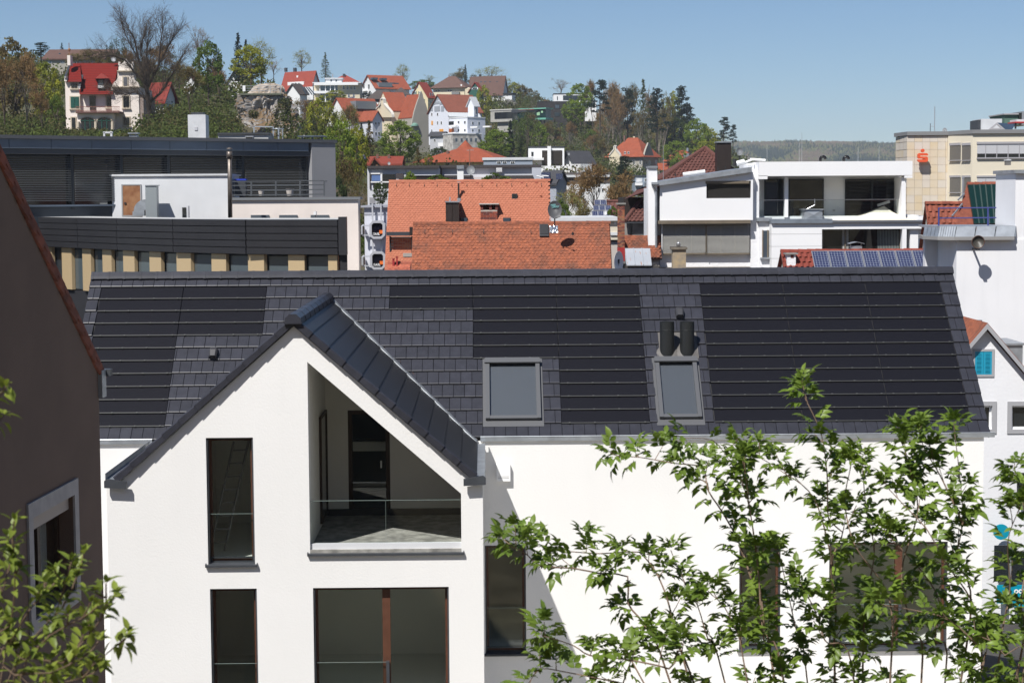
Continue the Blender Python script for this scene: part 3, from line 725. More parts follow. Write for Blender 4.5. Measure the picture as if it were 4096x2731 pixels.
mb = MB(); bk = [(x-.6, y+6) for x, y in cor]
out = cor + bk[::-1]
KB.add('core_wall', MB().prism([(x+.06*0, y+.16) for x, y in out], 'z', zl+.03, zt-.04), blackm)
KB.add('roof_gravel', MB().prism([(x, y+.3) for x, y in out], 'z', zt-.035, zt-.01), M('roof_light', (.45, .45, .44), .9))
for nm, z0, z1, off, mat in (('glazing_wall', zl-2.6, zl+.02, .55, darkf), ('lower_band', zl-8, zl-2.6, .1, blackp)):
    KB.add(nm, MB().prism([(x+(.1 if off > .3 else .25), y+off+.2) for x, y in out], 'z', z0, z1), mat)
ex = cor[-1][0]
KB.box('end_panel', blackp, ex, ex+.42, cor[-1][1]-.05, cor[-1][1]+.5, zl, zt+.12)
KB.box('end_panel', blackm, ex+.05, ex+.40, cor[-1][1]+.2, cor[-1][1]+.5, zl-8, zl)
def along(u):                                          # point on the facade line under pixel column u
    best = None
    for i in range(len(cor)-1):
        a, e = pts[i], pts[i+1]; o_, d_ = ray(u, 1080)
        w_ = e - a; q_ = o_ - a; den = w_.x*d_.y - w_.y*d_.x
        s_ = (q_.x*d_.y - q_.y*d_.x) / den if abs(den) > 1e-9 else -1
        if -.02 <= s_ <= 1.02: return Vector((a.x+(e.x-a.x)*s_-pc.x, a.y+(e.y-a.y)*s_-pc.y, 0)), (e-a).to_2d().normalized()
    return None
for u0, u1 in ((236, 275), (318, 352), (398, 434), (481, 526), (586, 632), (694, 751), (835, 893), (981, 1045), (1146, 1211), (1306, 1342), (170, 196)):
    a, e = along(u0), along(u1)
    if not a or not e: continue
    dd = Vector((a[1].x, a[1].y, 0)); n_ = Vector((dd.y, -dd.x, 0)); p, q_ = a[0], e[0]
    ring = lambda w: [w - n_*.2 + Vector((0, 0, zl-2.55)), w - n_*.42 + Vector((0, 0, zl-2.55)), w - n_*.42 + Vector((0, 0, zl-.02)), w - n_*.2 + Vector((0, 0, zl-.02))]
    KB.add('gold_pier', MB().loft([ring(p), ring(q_)]), gold)
for u0, u1 in ((276, 312), (356, 392), (438, 476), (530, 580), (640, 688), (756, 828), (900, 975), (1062, 1140), (1220, 1300)):
    a, e = along(u0), along(u1)
    if not a or not e: continue
    dd = Vector((a[1].x, a[1].y, 0)); n_ = Vector((dd.y, -dd.x, 0)); p, q_ = a[0], e[0]
    ring = lambda w: [w - n_*.42 + Vector((0, 0, zl-2.5)), w - n_*.46 + Vector((0, 0, zl-2.5)), w - n_*.46 + Vector((0, 0, zl-.1)), w - n_*.42 + Vector((0, 0, zl-.1))]
    KB.add('window', MB().loft([ring(p), ring(q_)]), M('teal_pane', (.07, .09, .10), .15, spec=.8))
# ------------------------------------------------------------------ clay roofs in the middle
def beaver(name, w, L, th, mat, round_=.5):
    mb = MB(); n = 6; a = [( w/2 - w/2*cos(pi*k/n), (w*round_)*(1 - sin(pi*k/n))) for k in range(n+1)]
    topz = lambda y: .03*(1 - y/L) + th
    pts = a + [(w, L), (0, L)]
    mb.loft([[(x+.001 if x < w/2 else x-.001, y, topz(y)-th) for x, y in pts], [(x+.001 if x < w/2 else x-.001, y, topz(y)) for x, y in pts]])
    return mb.mesh(name, mat)
def tiled_slope(Bd, parent, p0, xdir, sdir, width, length, tw, course, me, mat, nobj=300, name='roof_tile', skip=None, jig=.006, first_rows=True, rough=0.0, fall=None):
    """lay courses of tiles on a slope; the lowest are objects, the rest one joined part"""
    xd, sd = Vector(xdir).normalized(), Vector(sdir).normalized(); nn = xd.cross(sd)
    R = Matrix((xd, sd, nn)).transposed(); eul = R.to_euler(); rows = int(length/course); cols = int(width/tw); k = 0
    rest = MB(); vs_ = [Vector(v.co) for v in me.vertices]; fs_ = [tuple(p.vertices) for p in me.polygons]
    rr_ = range(rows) if fall is None else sorted(range(rows), key=fall)
    for r in rr_:
        for c in range(-1, cols+1):
            x = c*tw + (tw/2 if r % 2 else 0)
            hs = 1.0
            if x < -.01 or x + tw > width+.01:
                if not r % 2 or x < -tw*.6 or x > width-.1: continue
                x = max(x, 0.0); hs = .5
            if skip and skip(x+tw/2, (r+.5)*course): continue
            p = Vector(p0) + xd*x + sd*(r*course) + nn*random.uniform(0, rough)
            if k < nobj:
                inst(name, me, parent, p, (eul.x+random.uniform(-jig, jig), eul.y+random.uniform(-jig, jig), eul.z+random.uniform(-jig, jig)*.7), None if hs == 1 else (.5, 1, 1)); k += 1
            else:
                Rj = R @ Matrix.Rotation(random.uniform(-jig, jig), 3, 'X'); rest.add([p + Rj @ Vector((v.x*hs, v.y, v.z)) for v in vs_], fs_)
    if rest.f: o = Bd.add(name + '_field', rest, mat, parent, kind='stuff')
random.seed(11)
def clay(name, a, b_, dark, rand=.1, moss=.0, vs=6.0):
    m = M(name, a, .85, col2=b_, vs=vs, rand=rand)
    nt = m.node_tree; N = nt.nodes; Lk = nt.links; p = N['Principled BSDF']; src = p.inputs['Base Color'].links[0].from_socket
    geo = N.new('ShaderNodeNewGeometry'); wn2 = N.new('ShaderNodeTexWhiteNoise'); wn2.noise_dimensions = '3D'
    sn_ = N.new('ShaderNodeVectorMath'); sn_.operation = 'SNAP'; sn_.inputs[1].default_value = (.09, .08, .08); Lk.new(geo.outputs['Position'], sn_.inputs[0]); Lk.new(sn_.outputs[0], wn2.inputs[0])
    mr = N.new('ShaderNodeMapRange'); mr.inputs['To Min'].default_value = 1-rand; mr.inputs['To Max'].default_value = 1+rand; Lk.new(wn2.outputs[0], mr.inputs['Value'])
    cb = N.new('ShaderNodeCombineColor'); [Lk.new(mr.outputs[0], cb.inputs[i]) for i in range(3)]
    x = N.new('ShaderNodeMix'); x.data_type = 'RGBA'; x.blend_type = 'MULTIPLY'; x.inputs[0].default_value = 1; Lk.new(src, x.inputs[6]); Lk.new(cb.outputs[0], x.inputs[7])
    out = x.outputs[2]
    if moss:
        t = N.new('ShaderNodeTexNoise'); t.inputs['Scale'].default_value = 1.1; t.inputs['Detail'].default_value = 8; t.inputs['Roughness'].default_value = .7; Lk.new(geo.outputs['Position'], t.inputs['Vector'])
        r = N.new('ShaderNodeMapRange'); r.inputs['From Min'].default_value = .5; r.inputs['From Max'].default_value = .72; r.inputs['To Max'].default_value = moss; Lk.new(t.outputs['Fac'], r.inputs['Value'])
        x = N.new('ShaderNodeMix'); x.data_type = 'RGBA'; Lk.new(r.outputs[0], x.inputs[0]); Lk.new(out, x.inputs[6]); x.inputs[7].default_value = (*dark, 1); out = x.outputs[2]
    Lk.new(out, p.inputs['Base Color']); return m
clayA = clay('smooth_orange_clay', (.40, .143, .082), (.36, .124, .07), (.2, .1, .07), .07)
clayB = clay('weathered_orange_clay', (.275, .085, .040), (.185, .06, .033), (.06, .04, .03), .16, .75)
def clay_house(name, label, uL, uR, vR, D, slope, drop, tw, course, mat, wallmat, ridgemat=None, left_wall=None, nobj=300):
    """house whose roof slope faces the camera: ridge from (uL..uR, vR) at depth D, sloping towards us"""
    pL, pR = px(uL, vR+.0062*(uL-uR)/2*-1, D), px(uR, vR, D)
    W = pR.x - pL.x; run = drop/tan(slope)
    Hh = B(name, label, 'house', (pL.x, D-run, 0)); zr = (pL.z+pR.z)/2; ze = zr-drop
    Hh.W, Hh.run, Hh.zr, Hh.ze, Hh.slope = W, run, zr, ze, slope
    Hh.add('wall', MB().prism([(.25, 0), (2*run-.25, 0), (2*run-.25, ze-.25), (run, zr-.3), (.25, ze-.25)], 'x', .12, W-.12), wallmat)
    sd = Vector((0, cos(slope), sin(slope))); LL = drop/sin(slope); nn = Vector((0, -sin(slope), cos(slope)))
    mb = MB(); A = Vector((0, 0, ze))
    mb.loft([[A-nn*.12, A+Vector((W, 0, 0))-nn*.12, A+Vector((W, 0, 0))-nn*.005, A-nn*.005], [A+sd*LL-nn*.12, A+sd*LL+Vector((W, 0, 0))-nn*.12, A+sd*LL+Vector((W, 0, 0))-nn*.005, A+sd*LL-nn*.005]])
    rf = Hh.add('roof', mb, blackm if False else M('batten_dark', (.09, .04, .03), .9))
    Hh.add('rear_roof', MB().quad((0, run, zr), (W, run, zr), (W, 2*run, ze), (0, 2*run, ze)), mat)
    me = beaver('clay_tile', tw, course*1.55, .034, mat)
    Hh.tile = lambda skip=None, fall=None, rough=.004, jig=.01: tiled_slope(Hh, rf, A, (1, 0, 0), sd, W, LL, tw, course, me, mat, nobj, 'clay_tile', skip, jig, rough=rough, fall=fall)
    Hh.rf = rf; Hh.sd, Hh.nn, Hh.A, Hh.LL = sd, nn, A, LL
    Hh.on = lambda u, v: Hh.hit(u, v, A, nn)
    n = max(1, int(W/.36)); 
    prof = [(-.13, -.05), (-.1, .03), (0, .085), (.1, .03), (.13, -.05)]
    ring = lambda x, s: [(x, a*s, b_*s) for a, b_ in prof]
    rme = MB().loft([ring(0, 1.1), ring(W/n+.03, .94)]).mesh('ridge_tile', mat)
    for i in range(n): inst('ridge_tile', rme, rf, (W/n*i, run, zr+.01+random.uniform(-.008, .008)), (0, random.uniform(-.03, .03), 0))
    return Hh
brickw = M('pale_render', (.5, .45, .4), .9)
# larger, newer roof behind
CA = clay_house('orange_roof_house', 'house with large smooth orange clay roof, behind the mossy one', 1556, 2199, 724, 103, radians(47), 6.2, .182, .155, clayA, brickw)
zl_ = CA.on(1560, 1010); 
vis = lambda h, v0, v1: None
CA.tile(fall=lambda r: abs(r-8))
# older mossy roof in front
CBH = clay_house('mossy_roof_house', 'old house with weathered mossy orange beaver-tail tile roof', 1652, 2440, 893, 86, radians(49), 4.4, .182, .165, clayB, brickw)
CBH.tile(fall=lambda r: abs(r-13), rough=.012, jig=.018)
# details on the roofs
def snow_hooks(Hh, us, v, mat):
    me = MB().box(-.02, .02, -.16, .1, .03, .06).box(-.02, .02, -.16, -.13, .06, .14).mesh('snow_hook', mat)
    for u in us:
        p = Hh.on(u, v); inst('snow_hook', me, Hh.rf, p, (Hh.slope, 0, 0))
hk = M('hook_brown', (.07, .035, .025), .7)
snow_hooks(CA, [1587, 1638, 1698, 1749, 1808, 1868, 1928, 1987, 2047, 2107, 2166], 741, hk)
snow_hooks(CBH, [1700, 1810, 1935, 2124], 928, hk)
vme = MB().loft([[(-.1, -.1, .02), (.1, -.1, .02), (.07, -.1, .09), (-.07, -.1, .09)], [(-.1, .12, .02), (.1, .12, .02), (.02, .12, .03), (-.02, .12, .03)]]).mesh('vent_tile', M('vent_clay', (.30, .08, .05), .8))
for u in (1612, 1672, 1731, 1791, 1850, 1910, 1969, 2028, 2088, 2147): inst('vent_tile', vme, CA.rf, CA.on(u, 731), (CA.slope, 0, 0))
def onroof(Hh, name, label, cat, u, v):
    p = Hh.on(u, v); return B(name, label, cat, Hh.M @ p)
dbrown = M('dark_copper_sheet', (.045, .034, .030), .5, var=.25, vs=2, metal=.3)
b = onroof(CA, 'sheet_clad_chimney', 'dark brown sheet-metal clad chimney with small pipe on the orange roof', 'chimney', 1808, 900)
aboxes(b, [('shaft', dbrown, (1783, 1809, 809, 920), -.35, .9), ('shaft', dbrown, (1810, 1836, 809, 920), -.35, .9), ('cap', zinc, (1780, 1839, 805, 810), -.42, .97), ('pipe', alu, (1797, 1802, 788, 806), 0, .07)])
b = onroof(CA, 'flue_pipe', 'slim square brown flue with flat plate on the orange roof', 'flue', 1835, 800)
aboxes(b, [('shaft', dbrown, (1831, 1838, 733, 800), -.06, .05), ('plate', alu, (1828, 1842, 727, 730), -.1, .1), ('flashing', zinc, (1829, 1843, 793, 804), -.12, .0)])
b = onroof(CA, 'attic_hatch', 'small black roof hatch with soot around it on the orange roof', 'roof hatch', 2058, 792)
aboxes(b, [('frame', anthr, (2047, 2069, 775, 798), -.12, .25), ('pane', dpane, (2050, 2066, 777, 792), -.135, -.12)])
b = onroof(CA, 'vent_stub', 'little orange clay vent pipe low at the roof edge', 'vent pipe', 2163, 795)
P_ = lambda u, v, y=0: (b.fy(u, v, y)[0], y, b.fy(u, v, y)[1])
b.add('pipe', MB().tube([P_(2163, 800), P_(2163, 782)], .05, 10), clayA); b.add('cap', MB().lathe([(.08, 0), (.05, .05), (0, .06)], 10, P_(2163, 782)), clayA)
for u0, u1, lab in ((1843, 1870, 'small tilted roof hatch by the sheet-clad chimney'), (2012, 2042, 'small roof hatch right of the brick chimney')):
    b = onroof(CA, 'roof_hatch', lab, 'roof hatch', (u0+u1)/2, 884); aboxes(b, [('frame', anthr, (u0, u1, 871, 890), -.1, .25), ('pane', bpane, (u0+3, u1-3, 874, 886), -.115, -.1)])
# brick chimneys, laid brick by brick
def brick_stack(b, u0, u1, v0, v1, mats, dep, bh, bl, mortar, holes=False, name='brick'):
    r = b.rect(u0, u1, v0, v1, 0); b.box('mortar_core', mortar, r[0]+.012, r[1]-.012, .012, dep-.012, r[2]-.5, r[3])
    rows = int((r[3]-r[2])/bh); W = r[1]-r[0]; ms = {}
    for j in range(rows):
        x = r[0]; first = True
        while x < r[1]-.03:
            L_ = bl/2 if (first and j % 2) else bl; first = False
            e = min(x+L_, r[1]); e = r[1] if r[1]-e < .05 else e
            key = (round(e-x, 3), random.randrange(len(mats)))
            if key not in ms: ms[key] = MB().box(.006, key[0]-.006, 0, dep, .006, bh-.006).mesh('brick', mats[key[1]])
            inst(name, ms[key], b.o, (x, 0, r[2]+j*bh)); x = e
    return r
bm_ = [M('brick_red', (.30, .075, .045), .9, var=.4, vs=9), M('brick_dark', (.16, .05, .04), .9, var=.3, vs=9), M('brick_orange', (.42, .15, .07), .9, var=.3, vs=9)]
mort = M('mortar', (.42, .38, .33), .95)
b = onroof(CA, 'brick_chimney', 'old red brick chimney with open top and flat slab', 'chimney', 1955, 885)
r = brick_stack(b, 1922, 1990, 840, 900, bm_[:2], .8, .105, .33, mort)
for u in (1922, 1957, 1981): q = b.rect(u, u+10, 817, 840, 0); b.box('brick_pillar', bm_[1], q[0], q[1], 0, .8, q[2], q[3])
q = b.rect(1916, 1996, 814, 818, 0); b.box('slab', M('slab_pale', (.45, .43, .4), .9), q[0], q[1], -.1, .9, q[2], q[3])
# satellite dish on the mossy roof
def text_part(cu, b, loc, mat, rot=(pi/2, 0, 0)):
    t = bpy.data.objects.new('tmp_text', cu); COL.objects.link(t); bpy.context.view_layer.update()
    me = bpy.data.meshes.new_from_object(t); bpy.data.objects.remove(t); me.materials.clear(); me.materials.append(mat)
    return inst('lettering', me, b.o, loc, rot)
def dish(name, label, u, v, D, ru, rv, mat, arm=True, yaw=0.0, mast_v=None, text=None, tilt=0.0, mast_u=None):
    c = px(u, v, D); b = B(name, label, 'satellite dish', c, 0); R_ = rv*D/FPX; k = ru/rv
    mb = MB(); n = 28; rings = []
    for rr, dp in ((0.0, .16), (.35, .14), (.7, .08), (.96, .005), (1.0, -.02), (1.0, -.035), (.96, -.01), (.6, .08), (.0, .15)):
        rings.append([(R_*k*rr*cos(2*pi*j/n), R_*dp + .0, R_*rr*sin(2*pi*j/n)) for j in range(n)])
    mb.loft(rings); o = b.add('reflector', mb, mat, smooth=True)
    Rm = Matrix.Rotation(yaw, 4, 'Z') @ Matrix.Rotation(tilt, 4, 'X'); o.data.transform(Rm)
    mp = M('mast_dark', (.05, .05, .055), .5)
    b.add('bracket', MB().box(-.06*R_*2, .06*R_*2, .16*R_, .36*R_, -.2*R_, .2*R_), mp)
    if mast_v:
        zb_ = b.fy(u, mast_v, 0)[1]; b.add('mast', MB().tube([(0, .3*R_, 0), (0, .3*R_, zb_)], max(.03, .06*R_), 8), mp)
    if arm:
        f = Rm @ Vector((R_*k*.62, -R_*.9, -R_*.85)); s_ = Rm @ Vector((0.0, 0, -R_*.98))
        b.add('feed_arm', MB().bar(s_, f, .03*R_*1.5), mp); b.add('receiver', MB().lathe([(.07*R_, 0), (.09*R_, .12*R_), (.04*R_, .24*R_)], 10, f - Vector((0, .1*R_, -.05*R_)), 'y'), M('lnb_grey', (.35, .35, .36), .5))
    if text:
        for ln, (dx, dz, sz) in text:
            cu = bpy.data.curves.new('lettering', 'FONT'); cu.body = ln; cu.size = sz; cu.align_x = 'CENTER'; cu.shear = .25; cu.offset = .006; cu.extrude = .003
            text_part(cu, b, (dx, R_*.045, dz), M('lettering_teal', (.16, .36, .36), .6))
    return b
dsh = M('dish_grey', (.085, .085, .09), .5)
R0 = 36*84.2/FPX
dish('satellite_dish', 'large dark grey satellite dish with lettering on the mossy roof ridge', 2219, 839, 84.2, 28.5, 36, dsh, True, .12, 905, [('WISI', (-.085, .17, .115)), ('ORBIT', (.02, .09, .115))], -.1)
b = onroof(CBH, 'foil_patch', 'crumpled silver foil sheet below the dish mast', 'foil', 2215, 918)
mb = MB(); q = b.rect(2198, 2231, 903, 931, -.2); nx, nz = 6, 5
for j in range(nz+1):
    for i in range(nx+1):
        x = q[0]+(q[1]-q[0])*i/nx; z = q[2]+(q[3]-q[2])*j/nz; p = CBH.hit(2198+33*i/nx, 931-28*j/nz, CBH.A+CBH.nn*(.06+random.uniform(0, .06)), CBH.nn)
        mb.v.append(tuple(b.I @ (CBH.M @ p)))
for j in range(nz):
    for i in range(nx): a = j*(nx+1)+i; mb.f.append((a, a+1, a+nx+2, a+nx+1))
b.add('sheet', mb, M('foil', (.75, .76, .78), .25, metal=.9))
b = onroof(CBH, 'black_hatch', 'black roof hatch on the mossy roof beside the dish', 'roof hatch', 2176, 935)
def slopebox(Hh, b, nm, mat, u0, u1, v0, v1, n0, n1):
    a, c = Hh.on(u0, v1), Hh.on(u1, v0); lo = Hh.on((u0+u1)/2, v1); hi = Hh.on((u0+u1)/2, v0)
    xs = (Hh.on(u0, (v0+v1)/2).x, Hh.on(u1, (v0+v1)/2).x); T_ = b.I @ Hh.M
    rg = lambda p: [T_ @ (Vector((x, p.y, p.z)) + Hh.nn*n) for x, n in ((xs[0], n0), (xs[1], n0), (xs[1], n1), (xs[0], n1))]
    return b.add(nm, MB().loft([rg(lo), rg(hi)]), mat)
slopebox(CBH, b, 'frame', anthr, 2158, 2194, 905, 952, .02, .16); slopebox(CBH, b, 'cover', M('hatch_black', (.02, .02, .022), .4), 2160, 2192, 907, 947, .16, .19)
b = onroof(CBH, 'pipe_vent', 'small dark vent pipe on the mossy roof', 'vent pipe', 2291, 945)
P_ = lambda u, v, y=0: (b.fy(u, v, y)[0], y, b.fy(u, v, y)[1])
b.add('pipe', MB().tube([P_(2291, 948), P_(2291, 929)], .045, 8), blackm); slopebox(CBH, b, 'flashing', anthr, 2281, 2300, 938, 952, .03, .05)
# brick wall, gutter and lean-to at the left of the mossy roof
b = B('brick_wall', 'patched orange brick wall below the eave of the smooth orange roof', 'wall', px(1560, 1010, 99.5))
r = b.rect(1564, 1648, 948, 1046, 0); b.box('mortar_bed', M('lime_mortar', (.50, .45, .38), .95, var=.2, vs=4), r[0], r[1], .01, .4, r[2], r[3])
mbs = [MB(), MB(), MB()]; bh = .083; rows = int((r[3]-r[2])/bh)
for j in range(rows):
    x = r[0] + (0.13 if j % 2 else 0)
    while x < r[1]-.05:
        L_ = random.choice((.25, .25, .125)); e = min(x+L_, r[1]); random.choice(mbs).box(x+.007, e-.007, 0, .05, r[2]+j*bh+.007, r[2]+(j+1)*bh-.007); x = e
for q, mt in zip(mbs, (M('brick_clay_a', (.50, .16, .07), .9), M('brick_clay_b', (.42, .12, .06), .9), M('brick_clay_c', (.56, .24, .12), .9))): b.add('brick_courses', q, mt, kind='stuff')
aboxes(b, [('gutter', anthr, (1546, 1648, 928, 943), -.5, -.1), ('downpipe', dbrown, (1646, 1653, 945, 1090), -.35, -.2), ('hopper', dbrown, (1638, 1652, 908, 940), -.55, -.2), ('beam', M('old_beam', (.35, .33, .3), .9), (1612, 1651, 1013, 1027), -.4, -.2), ('pipe', blackm, (1558, 1564, 945, 1046), -.1, .0)])
LT = clay_house('lean_to_roof', 'low brown-red tiled lean-to roof with two red pipes', 1551, 1648, 1052, 97, radians(35), 1.6, .3, .28, clay('lean_clay', (.36, .10, .055), (.28, .08, .05), (.1, .06, .05), .15), brickw, nobj=60)
LT.tile()
for u, v0, lab in ((1575, 1036, 'short red vent pipe on the lean-to roof'), (1588, 1028, 'taller square red vent pipe on the lean-to roof')):
    b = onroof(LT, 'vent_pipe', lab, 'vent pipe', u, 1066); q = b.rect(u-3, u+3, v0, 1066, 0); s_ = .0 if u == 1588 else .3
    b.box('shaft', M('red_sheet', (.32, .03, .03), .5), q[0]-s_*.1, q[1], -.05, .05, q[2]-.2, q[3]); b.box('cap', MATS['red_sheet'], q[0]-.03, q[1]+.03, -.08, .08, q[3], q[3]+.03)

# ------------------------------------------------------------------ the white shop building with octagonal HAIL windows
hb = M('shop_white', (.62, .63, .68), .6, var=.03)
HB = B('shop_tower_building', 'pale panelled building with two octagonal HAIL shop windows', 'building', px(1458, 1085, 114))
r = HB.rect(1459, 1572, 830, 1120, 0)
HB.box('wall', hb, r[0], r[1], 0, 8, -9, r[3]); HB.box('roof_edge', M('edge_lilac', (.33, .34, .38), .6), r[0]-.2, r[1], -.22, 8, r[3], r[3]+.12)
HB.box('top_band', M('band_lilac', (.40, .41, .46), .6), r[0], r[1], -.03, 0, r[3]-.45, r[3])
tub = M('tube_grey', (.50, .51, .54), .45, metal=.2)
for u in (1491, 1525): q = HB.rect(u-3, u+3, 814, 1090, -.4); HB.add('column_tube', MB().box(q[0], q[1], -.42, -.3, q[2], q[3]), tub)
def octa(cx, cz, w, h, c): return [(cx-w+c, cz-h), (cx+w-c, cz-h), (cx+w, cz-h+c), (cx+w, cz+h-c), (cx+w-c, cz+h), (cx-w+c, cz+h), (cx-w, cz+h-c), (cx-w, cz-h+c)]
K = 114/FPX
for i, (u, v) in enumerate(((1509, 919), (1511, 1042))):
    x, z = HB.fy(u, v, -.85); a, c = octa(x, z, 31*K, 36*K, 14*K), octa(x, z, 21.5*K, 26.5*K, 7*K)
    fr = HB.add('octagon_window', MB().wall(a, [c], -.95, .9), tub)
    HB.add('pane', MB().prism(c, 'y', -.82, -.78), M('shop_black', (.006, .006, .012), .08, spec=.8), fr)
    for zz in (16, -22): HB.add('side_tube', MB().bar((x-56*K, -.5, z+zz*K), (x+56*K, -.5, z+zz*K), .07), tub, fr)
    HB.add('side_loop', MB().tube([(x-56*K, -.5, z+18*K), (x-62*K, -.6, z+14*K), (x-62*K, -.6, z-18*K), (x-56*K, -.5, z-24*K)], .06, 6), tub, fr)
    HB.box('side_panel', M('mauve_pane', (.25, .18, .18), .4), x-57*K, x-53*K, -.5, -.1, z-16*K, z+10*K, fr)
    # lettering: three upright strokes, an open A, an I and an L
    wl = whitep; z0 = z-21*K; hL = 9.5*K; x0 = x-18.5*K; yy = -.84
    L_ = MB()
    def st(xa, xb, za=0, zb_=1, hh_=None): L_.box(x0+xa*K, x0+xb*K, yy, yy+.02, z0+za*hL, z0+zb_*hL)
    for xa in (0, 5): st(xa, xa+2.2, 0, .42); st(xa, xa+2.2, .52, 1)
    L_.loft([[(x0+8.6*K, yy, z0), (x0+11*K, yy, z0), (x0+11*K, yy+.02, z0), (x0+8.6*K, yy+.02, z0)], [(x0+11.3*K, yy, z0+hL), (x0+13.6*K, yy, z0+hL), (x0+13.6*K, yy+.02, z0+hL), (x0+11.3*K, yy+.02, z0+hL)]])
    L_.loft([[(x0+14*K, yy, z0), (x0+16.4*K, yy, z0), (x0+16.4*K, yy+.02, z0), (x0+14*K, yy+.02, z0)], [(x0+11.4*K, yy, z0+hL), (x0+13.5*K, yy, z0+hL), (x0+13.5*K, yy+.02, z0+hL), (x0+11.4*K, yy+.02, z0+hL)]])
    st(18.2, 20.4); st(22.2, 24.4); st(24.4, 28, 0, .24)
    HB.add('lettering', L_, wl, fr)
    om = M('orange_sign', (.85, .19, .03), .5); HB.box('orange_square', om, x+8*K, x+21*K, yy-.01, yy+.02, z-15.5*K, z-2*K, fr)
    L_ = MB()
    for rr_, (n_, zz) in enumerate(((4, -4.3), (3, -7.6))):
        for j in range(n_): L_.box(x+(9.6+2.8*j+(rr_*.6))*K, x+(11.3+2.8*j+(rr_*.6))*K, yy-.014, yy-.009, z+(zz-.8)*K, z+(zz+.5)*K)
    L_.box(x+10*K, x+19*K, yy-.014, yy-.009, z-13.2*K, z-12.2*K)
    HB.add('sign_print', L_, M('sign_print_brown', (.45, .09, .02), .6), fr)

# ------------------------------------------------------------------ flat-roofed penthouse behind the orange roof
pw = M('pale_panel', (.60, .61, .64), .7, var=.04)
PB = B('penthouse_building', 'flat-roofed pale grey apartment building with dark roof rim behind orange roof', 'building', px(1472, 830, 134))
def prect(nm, mat, u0, u1, v0, v1, y0=0, y1=.3, parent=None):
    q = PB.rect(u0, u1, v0, v1, y0); return PB.box(nm, mat, q[0], q[1], y0, y1, q[2], q[3], parent)
rimm = M('dark_rim', (.055, .048, .048), .6)
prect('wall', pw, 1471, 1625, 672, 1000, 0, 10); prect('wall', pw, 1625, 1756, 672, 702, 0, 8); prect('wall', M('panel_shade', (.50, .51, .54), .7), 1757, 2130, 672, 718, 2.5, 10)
prect('roof_rim', rimm, 1468, 1757, 663, 673, -.3, 10); prect('roof_rim', rimm, 1757, 2166, 660, 671, 2.2, 10)
prect('end_wall', M('panel_blue', (.45, .47, .52), .7), 2128, 2165, 671, 800, 1.5, 9)
wq = prect('window', bpane, 1487, 1522, 697, 726, -.06, .0); prect('frame', whitep, 1483, 1526, 692, 697, -.12, .0, wq); prect('frame', whitep, 1522, 1529, 692, 760, -.12, .0, wq); prect('frame', whitep, 1483, 1560, 726, 731, -.12, 0, wq)
prect('shutter', M('blue_curtain', (.10, .17, .36), .8), 1487, 1522, 699, 724, -.068, -.06, wq)
wq = prect('window', dpane, 1530, 1582, 697, 728, -.06, .0); wq = prect('window', dpane, 1492, 1560, 731, 750, -.06, 0); prect('guide_rail', rimm, 1478, 1483, 692, 755, -.1, 0)
prect('blind_box', M('dark_box', (.06, .05, .05), .6), 1584, 1613, 694, 716, -1.2, -.2); prect('window', M('grey_shutter', (.3, .3, .32), .7), 1478, 1500, 790, 815, -.05, 0)
prect('lower_rim', rimm, 1625, 1890, 702, 709, 1.0, 2.6); prect('lower_rim', rimm, 1960, 2132, 702, 726, 1.0, 2.6); prect('lower_wall', M('pink_panel', (.58, .52, .5), .8), 1625, 1960, 709, 760, 1.2, 3)
prect('door', dpane, 1758, 1768, 675, 706, 2.4, 2.5); prect('chimney', whitep, 1829, 1854, 675, 740, -1.5, -.7); prect('chimney_cap', zinc, 1827, 1855, 662, 676, -1.6, -.6)
wv = prect('vent_box', whitep, 1985, 2008, 672, 688, 2.2, 2.5)
for k in range(4): prect('vent_fin', M('fin_grey', (.4, .4, .4), .6), 1986, 2007, 675+3.4*k, 676.2+3.4*k, 2.19, 2.2, wv)
dish('satellite_dish', 'round grey satellite dish on the penthouse beside a white chimney', 1883, 681, 130, 16.5, 18, M('dish_mid', (.23, .24, .25), .5), True, .1, 712, None, -.15)
b = B('roof_antenna', 'thin rusty antenna mast behind the grey penthouse dish', 'antenna', px(1878, 668, 133)); P_ = lambda u, v, y=0: (b.fy(u, v, y)[0], y, b.fy(u, v, y)[1])
b.add('mast', MB().tube([P_(1879, 668), P_(1879, 596)], .035, 6), M('rust_mast', (.25, .12, .08), .7)); b.add('cross_bar', MB().bar(P_(1867, 602), P_(1895, 600), .04), alu)
b = B('roof_antenna', 'white tubular antenna lying above the orange roof corner', 'antenna', px(2165, 712, 108)); P_ = lambda u, v, y=0: (b.fy(u, v, y)[0], y, b.fy(u, v, y)[1])
b.add('boom', MB().tube([P_(2146, 704), P_(2175, 711)], .04, 6), whitep); b.add('boom', MB().tube([P_(2166, 703), P_(2194, 705)], .04, 6), whitep); b.add('mast', MB().tube([P_(2172, 711), P_(2172, 730)], .03, 6), alu)
# ------------------------------------------------------------------ white modern building on the right
WB = B('white_modern_building', 'white modern building with glazed roof terrace, dark blinds and sloping zinc edge', 'building', px(2593, 1085, 100))
def W(nm, mat, u0, u1, v0, v1, y0=0, y1=.3, parent=None):
    q = WB.rect(u0, u1, v0, v1, y0); return WB.box(nm, mat, q[0], q[1], y0, y1, q[2], q[3], parent)
wht = M('bright_white', (.82, .82, .82), .8, var=.02); rough_w = M('rough_white', (.78, .78, .79), .95, bump=.9, bs=9, var=.04)
brz = M('bronze_sheet', (.20, .165, .12), .5, var=.15, vs=2, metal=.2); brs = M('bronze_slat', (.075, .07, .065), .35, metal=.4)
W('chimney_slab', wht, 2593, 2629, 672, 1300, -.6, .6); W('slab_cap', zinc, 2591, 2631, 664, 672, -.7, .7)
